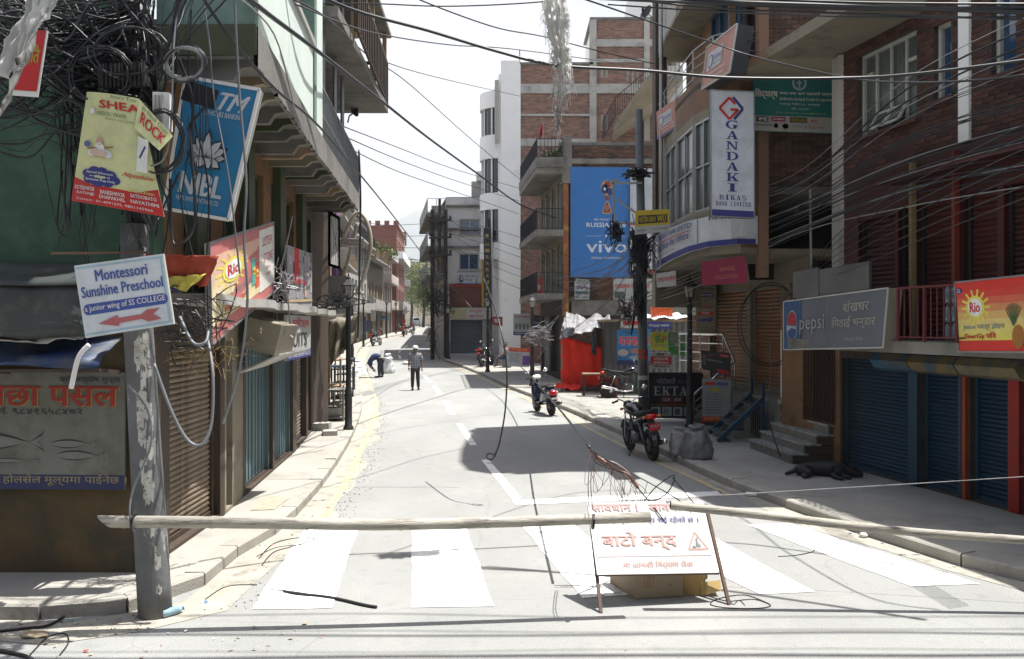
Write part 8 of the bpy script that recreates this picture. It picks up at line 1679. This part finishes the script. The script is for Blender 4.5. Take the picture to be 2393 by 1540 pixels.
# ---------------------------------------------------------------- people and dog
def skin(name, vs, es, rad, mat, parent, sub=2, root=0):
    me = bpy.data.meshes.new(name); o0 = org(parent); me.from_pydata([tuple(V(v)-o0) for v in vs], es, [])
    o = bpy.data.objects.new(name, me); col.objects.link(o); md = o.modifiers.new('s', 'SKIN'); md.use_smooth_shade = True
    for i, r in enumerate(rad): d_ = me.skin_vertices[0].data[i]; d_.radius = r if isinstance(r, tuple) else (r, r); d_.use_root = (i == root)
    s2 = o.modifiers.new('u', 'SUBSURF'); s2.levels = sub; s2.render_levels = sub
    me.materials.append(mat); o.parent = parent; return o
def chain(pts): return [(i, i+1) for i in range(len(pts)-1)]
def hand(parent, p, d):
    m = MB(); d = V(d).normalized(); side = d.cross(V((0, 1, 0))).normalized() if abs(d.y) < .9 else V((1, 0, 0)); fw = d.cross(side)
    m.tube([p, p+d*.045, p+d*.085], [.022, .033, .028], 8)
    for i, L in enumerate((.058, .072, .076, .066)): b = p+d*.08+fw*(i-1.5)*.017; m.tube([b, b+d*L*.5+side*.004, b+d*L+side*.018], [.009, .008, .006], 6)
    b = p+d*.03+fw*.03; m.tube([b, b+fw*.025+d*.03, b+fw*.028+d*.058], [.012, .010, .008], 6); return m
# man in a checked shirt walking away
q = G(970, 912); t = thing('person', 'person in white cap, checked grey shirt and dark trousers walking away along the road', 'person', q, None)
X = lambda x, y, z: V((q.x+x, q.y+y, q.z+z))
body = [X(0, 0, .88), X(0, 0, 1.05), X(0, .01, 1.25), X(0, .01, 1.38), X(0, .02, 1.47), X(0, .03, 1.56), X(0, .02, 1.63),
        X(-.18, 0, 1.34), X(-.24, -.02, 1.10), X(-.25, .04, .88), X(.18, 0, 1.34), X(.24, .02, 1.10), X(.25, .02, .86),
        X(-.09, 0, .82), X(-.10, .03, .46), X(-.10, -.04, .08), X(-.11, .10, .04), X(.09, 0, .82), X(.10, .0, .46), X(.11, .06, .08), X(.12, .19, .04)]
skin('body', body, [(0, 1), (1, 2), (2, 3), (3, 4), (4, 5), (5, 6), (3, 7), (7, 8), (8, 9), (3, 10), (10, 11), (11, 12), (0, 13), (13, 14), (14, 15), (15, 16), (0, 17), (17, 18), (18, 19), (19, 20)],
     [.13, .13, .14, .10, .05, .085, .07, .055, .042, .03, .055, .042, .03, .08, .055, .04, .035, .08, .055, .04, .035], SKIN, t)
SHIRT = M('checked_shirt', (.33, .35, .38), .85, .1, 10, 0)
nt_ = SHIRT.node_tree; bs_ = nt_.nodes['Principled BSDF']; tcn = nt_.nodes.new('ShaderNodeTexCoord'); prev = bs_.inputs['Base Color'].links[0].from_socket
for ax in ('X', 'Z'):
    wv = nt_.nodes.new('ShaderNodeTexWave'); wv.bands_direction = ax; wv.inputs['Scale'].default_value = 5.2; rmp = nt_.nodes.new('ShaderNodeValToRGB'); rmp.color_ramp.elements[0].position = .30; rmp.color_ramp.elements[0].color = (.22, .23, .30, 1); rmp.color_ramp.elements[1].position = .42
    nt_.links.new(tcn.outputs['Object'], wv.inputs['Vector']); nt_.links.new(wv.outputs[0], rmp.inputs[0]); mm = nt_.nodes.new('ShaderNodeMixRGB'); mm.blend_type = 'MULTIPLY'; mm.inputs[0].default_value = .75; nt_.links.new(prev, mm.inputs[1]); nt_.links.new(rmp.outputs[0], mm.inputs[2]); prev = mm.outputs[0]
nt_.links.new(prev, bs_.inputs['Base Color'])
skin('shirt', [X(0, 0, .78), X(0, 0, .92), X(0, 0, 1.12), X(0, .005, 1.30), X(0, .01, 1.40), X(-.19, 0, 1.35), X(-.25, -.01, 1.14), X(.19, 0, 1.35), X(.25, .01, 1.14)], [(0, 1), (1, 2), (2, 3), (3, 4), (3, 5), (5, 6), (3, 7), (7, 8)], [(.20, .15), (.20, .15), (.20, .15), (.19, .13), (.09, .09), .085, .07, .085, .07], SHIRT, t)
TRS = M('dark_trousers', (.03, .025, .03), .9, .2, 5, .1)
skin('trousers', [X(0, 0, .90), X(-.09, 0, .80), X(-.105, .03, .46), X(-.105, -.04, .09), X(.09, 0, .80), X(.10, 0, .46), X(.115, .055, .09)], [(0, 1), (1, 2), (2, 3), (0, 4), (4, 5), (5, 6)], [(.15, .12), .10, .078, .062, .10, .078, .062], TRS, t)
m = MB(); m.lathe([(.105, 0), (.11, .02), (.10, .07), (.06, .10), (0, .11)], tuple(X(0, .02, 1.60)), n=16); m.lathe([(.105, .0), (.13, -.005), (.13, .003), (.105, .012)], tuple(X(0, .02, 1.60)), n=16); m.build('cap', WHP, t, smooth=True)
MB().lathe([(.094, 0), (.096, .05), (.09, .07)], tuple(X(0, .022, 1.545)), n=14).build('hair', flat((.03, .025, .025)), t, smooth=True)
for x, y in ((-.105, .03), (.115, .12)): m = MB(); m.loft([(-.14, 0, .04, .035, .03), (-.05, 0, .045, .045, .04), (.08, 0, .035, .048, .032), (.14, 0, .03, .03, .02)], 10); shift(m, X(x, y, 0), Matrix.Rotation(pi/2, 3, 'Z')).build('shoe', BLK, t, smooth=True)
for s, p in ((-1, X(-.25, .05, .86)), (1, X(.25, .02, .84))): hand(t, p, (0, .1, -1)).build('hand', SKIN, t, smooth=True)
# person bending down by the left kerb
q = G(886, 882); t = thing('person', 'person in dark blue jacket bending far over by the left kerb', 'person', q); JK = M('navy_jacket', (.02, .035, .10), .85, .15, 5, .1)
X = lambda x, y, z: V((q.x+x, q.y+y, q.z+z))
B_ = [X(.06, 0, .86), X(-.10, 0, .94), X(-.28, 0, .92), X(-.42, 0, .80), X(-.48, 0, .70), X(-.50, -.02, .60), X(-.40, -.15, .72), X(-.40, -.17, .50), X(-.26, -.14, .36), X(-.40, .15, .72), X(-.38, .15, .50), X(-.24, .12, .36), X(.05, -.09, .78), X(.0, -.11, .44), X(.03, -.12, .07), X(-.11, -.12, .04), X(.07, .09, .78), X(.10, .10, .44), X(.14, .10, .07), X(.0, .10, .04)]
E_2 = [(0, 1), (1, 2), (2, 3), (3, 4), (4, 5), (3, 6), (6, 7), (7, 8), (3, 9), (9, 10), (10, 11), (0, 12), (12, 13), (13, 14), (14, 15), (0, 16), (16, 17), (17, 18), (18, 19)]
skin('body', B_, E_2, [.12, .12, .13, .10, .06, .095, .055, .04, .03, .055, .04, .03, .08, .055, .04, .035, .08, .055, .04, .035], SKIN, t)
skin('jacket', B_[:4]+B_[6:8]+B_[9:11], [(0, 1), (1, 2), (2, 3), (3, 4), (4, 5), (3, 6), (6, 7)], [.16, .165, .18, .13, .085, .065, .085, .065], JK, t)
skin('trousers', [B_[0], B_[12], B_[13], B_[14], B_[16], B_[17], B_[18]], [(0, 1), (1, 2), (2, 3), (0, 4), (4, 5), (5, 6)], [.15, .105, .08, .07, .105, .08, .07], flat((.02, .025, .045)), t)
skin('hair', [X(-.47, 0, .66), X(-.51, -.01, .58)], [(0, 1)], [.10, .105], flat((.015, .013, .013)), t)
m = MB()
for p in (X(-.06, -.12, 0), X(.06, .10, 0)): m.loft([(p.x-.13, p.y, p.z+.035, .04, .03), (p.x, p.y, p.z+.045, .05, .04), (p.x+.10, p.y, p.z+.045, .045, .04)], 10)
m.build('shoes', BLK, t, smooth=True, kind='stuff')
for p in (B_[8], B_[11]): hand(t, p, (.5, 0, -1)).build('hand', SKIN, t, smooth=True)
q2 = G(906, 872); sack('big white translucent sack held beside the bending person', q2.x, q2.y, zg(q2.y), .85, .26, flat((.62, .63, .64)), 44)
# seated person on the step at the right, legs stretched to the street
q = G(1174, 858, .12); t = thing('person', 'person in blue shorts sitting in the shade by the pole on the right pavement', 'person', q); X = lambda x, y, z: V((q.x+x, q.y+y, q.z+z))
B_ = [X(.15, 0, .46), X(.19, 0, .66), X(.20, 0, .88), X(.18, 0, .98), X(.17, 0, 1.08), X(.15, 0, 1.18), X(.18, -.17, .86), X(.08, -.22, .66), X(-.12, -.14, .56), X(.18, .17, .86), X(.08, .2, .66), X(-.12, .12, .56), X(.05, -.1, .46), X(-.28, -.12, .46), X(-.34, -.12, .08), X(-.46, -.12, .04), X(.05, .1, .46), X(-.28, .12, .48), X(-.30, .12, .08), X(-.42, .12, .04)]
skin('body', B_, E_2[:3]+[(3, 4), (4, 5), (2, 6), (6, 7), (7, 8), (2, 9), (9, 10), (10, 11)]+E_2[11:], [.12, .12, .12, .07, .05, .09, .055, .04, .03, .055, .04, .03, .08, .06, .045, .035, .08, .06, .045, .035], SKIN, t)
skin('shirt', [B_[0]+V((0, 0, .05)), B_[1], B_[2], B_[6], B_[7], B_[9], B_[10]], [(0, 1), (1, 2), (2, 3), (3, 4), (2, 5), (5, 6)], [.15, .155, .14, .08, .065, .08, .065], flat((.30, .30, .32)), t)
skin('shorts', [B_[0], B_[12], B_[13], B_[16], B_[17]], [(0, 1), (1, 2), (0, 3), (3, 4)], [.14, .11, .085, .11, .085], flat((.03, .06, .15)), t)
skin('hair', [X(.17, 0, 1.20), X(.17, 0, 1.26)], [(0, 1)], [.10, .085], BLK, t)
for p in (B_[8], B_[11]): hand(t, p, (-1, 0, -.3)).build('hand', SKIN, t, smooth=True)
tag(MB().box(X(.2, 0, .2), (.45, .6, .4)).build('ledge', CONC), 'low stone ledge under the seated person on the right pavement', 'ledge')
# sleeping black dog
q = G(1925, 1112, .12); FUR = M('black_fur', (.012, .012, .014), .5, .3, 30, .5, 90)
t = thing('dog', 'black dog sleeping on its side on the right pavement before the blue shutters', 'dog', q)
ux = V((cos(radians(-14)), sin(radians(-14)), 0)); uy = V((-ux.y, ux.x, 0)); D = lambda a, b, z: q+ux*a+uy*b+V((0, 0, z))
dv = [D(-.30, 0, .11), D(-.12, .0, .115), D(.08, 0, .12), D(.22, .0, .115), D(.33, -.01, .10), D(.42, -.03, .085), D(.52, -.05, .06), D(.58, -.06, .05),
      D(-.34, -.08, .09), D(-.22, -.22, .06), D(-.36, -.28, .04), D(-.28, -.36, .03), D(.20, -.10, .07), D(.10, -.24, .05), D(.20, -.36, .03), D(.26, -.36, .03),
      D(-.42, -.02, .08), D(-.52, -.06, .04), D(-.60, -.12, .03), D(.24, -.08, .05), D(.28, -.22, .035), D(.36, -.30, .03)]
skin('body', dv, [(0, 1), (1, 2), (2, 3), (3, 4), (4, 5), (5, 6), (6, 7), (0, 8), (8, 9), (9, 10), (10, 11), (3, 12), (12, 13), (13, 14), (14, 15), (0, 16), (16, 17), (17, 18), (3, 19), (19, 20), (20, 21)],
     [.14, .125, .145, .135, .10, .095, .055, .04, .11, .06, .035, .03, .075, .045, .03, .028, .05, .035, .022, .06, .04, .03], FUR, t, root=1)
for a, b in ((.40, .01), (.43, -.10)): m = MB(); m.tube([D(a, b, .14), D(a+.005, b+.01, .18), D(a-.015, b+.01, .235)], [.038, .028, .004], 8); m.build('ear', FUR, t, smooth=True)
m = MB(); m.lathe([(0, -.015), (.016, 0), (0, .015)], tuple(D(.615, -.065, .055)), n=8); m.build('nose', RUB, t, smooth=True)
# the other side of the crossing, behind the camera: plain rows of houses that close the street, unseen, added to darken the shaded fronts
CR = M('crossing_render', (.22, .19, .16), .9, .2, .4, 0)
for i, (a, b, h) in enumerate((((7, -3.5), (-4.5, -3.5), 9.5), ((-4.8, -3.5), (-15, -3.6), 8), ((18, -3.3), (7.2, -3.5), 11), ((-15.3, -3.6), (-28, -3.6), 10))):
    t = thing('building', ['plain shuttered building opposite the street mouth, behind the viewpoint', 'plain building left of the one opposite the street mouth', 'plain tall building right of the one opposite the street mouth', 'plain building farthest left along the crossing street'][i], 'building', (a[0], a[1], 0))
    L = abs(a[0]-b[0]); panel(t, a, b, 0, h, CR, grid_ops(L, 3, int(h/3)-1, 3, 4, opt=dict(frame=WOOD, glass=CURT))+[(.5+k*3, 2.9+k*3, .1, 2.3, 'void', None) for k in range(int(L/3))], name='front_wall')
    block(t, [(b[0], b[1]-.2), (a[0], a[1]-.2), (a[0], -10), (b[0], -10)], 0, h, CR, 'rear_block')

# ---------------------------------------------------------------- air
hz = MB().box((0, 4250, 592), (9400, 8620, 1196)).build('haze', DARK); tag(hz, kind='stuff')
hm = bpy.data.materials.new('haze'); hm.use_nodes = True; hn = hm.node_tree; hn.nodes.remove(hn.nodes['Principled BSDF'])
pv = hn.nodes.new('ShaderNodeVolumePrincipled'); pv.inputs['Color'].default_value = (.93, .96, 1, 1); pv.inputs['Density'].default_value = .00019; pv.inputs['Anisotropy'].default_value = .0
hn.links.new(pv.outputs[0], hn.nodes['Material Output'].inputs['Volume']); hz.data.materials.clear(); hz.data.materials.append(hm)
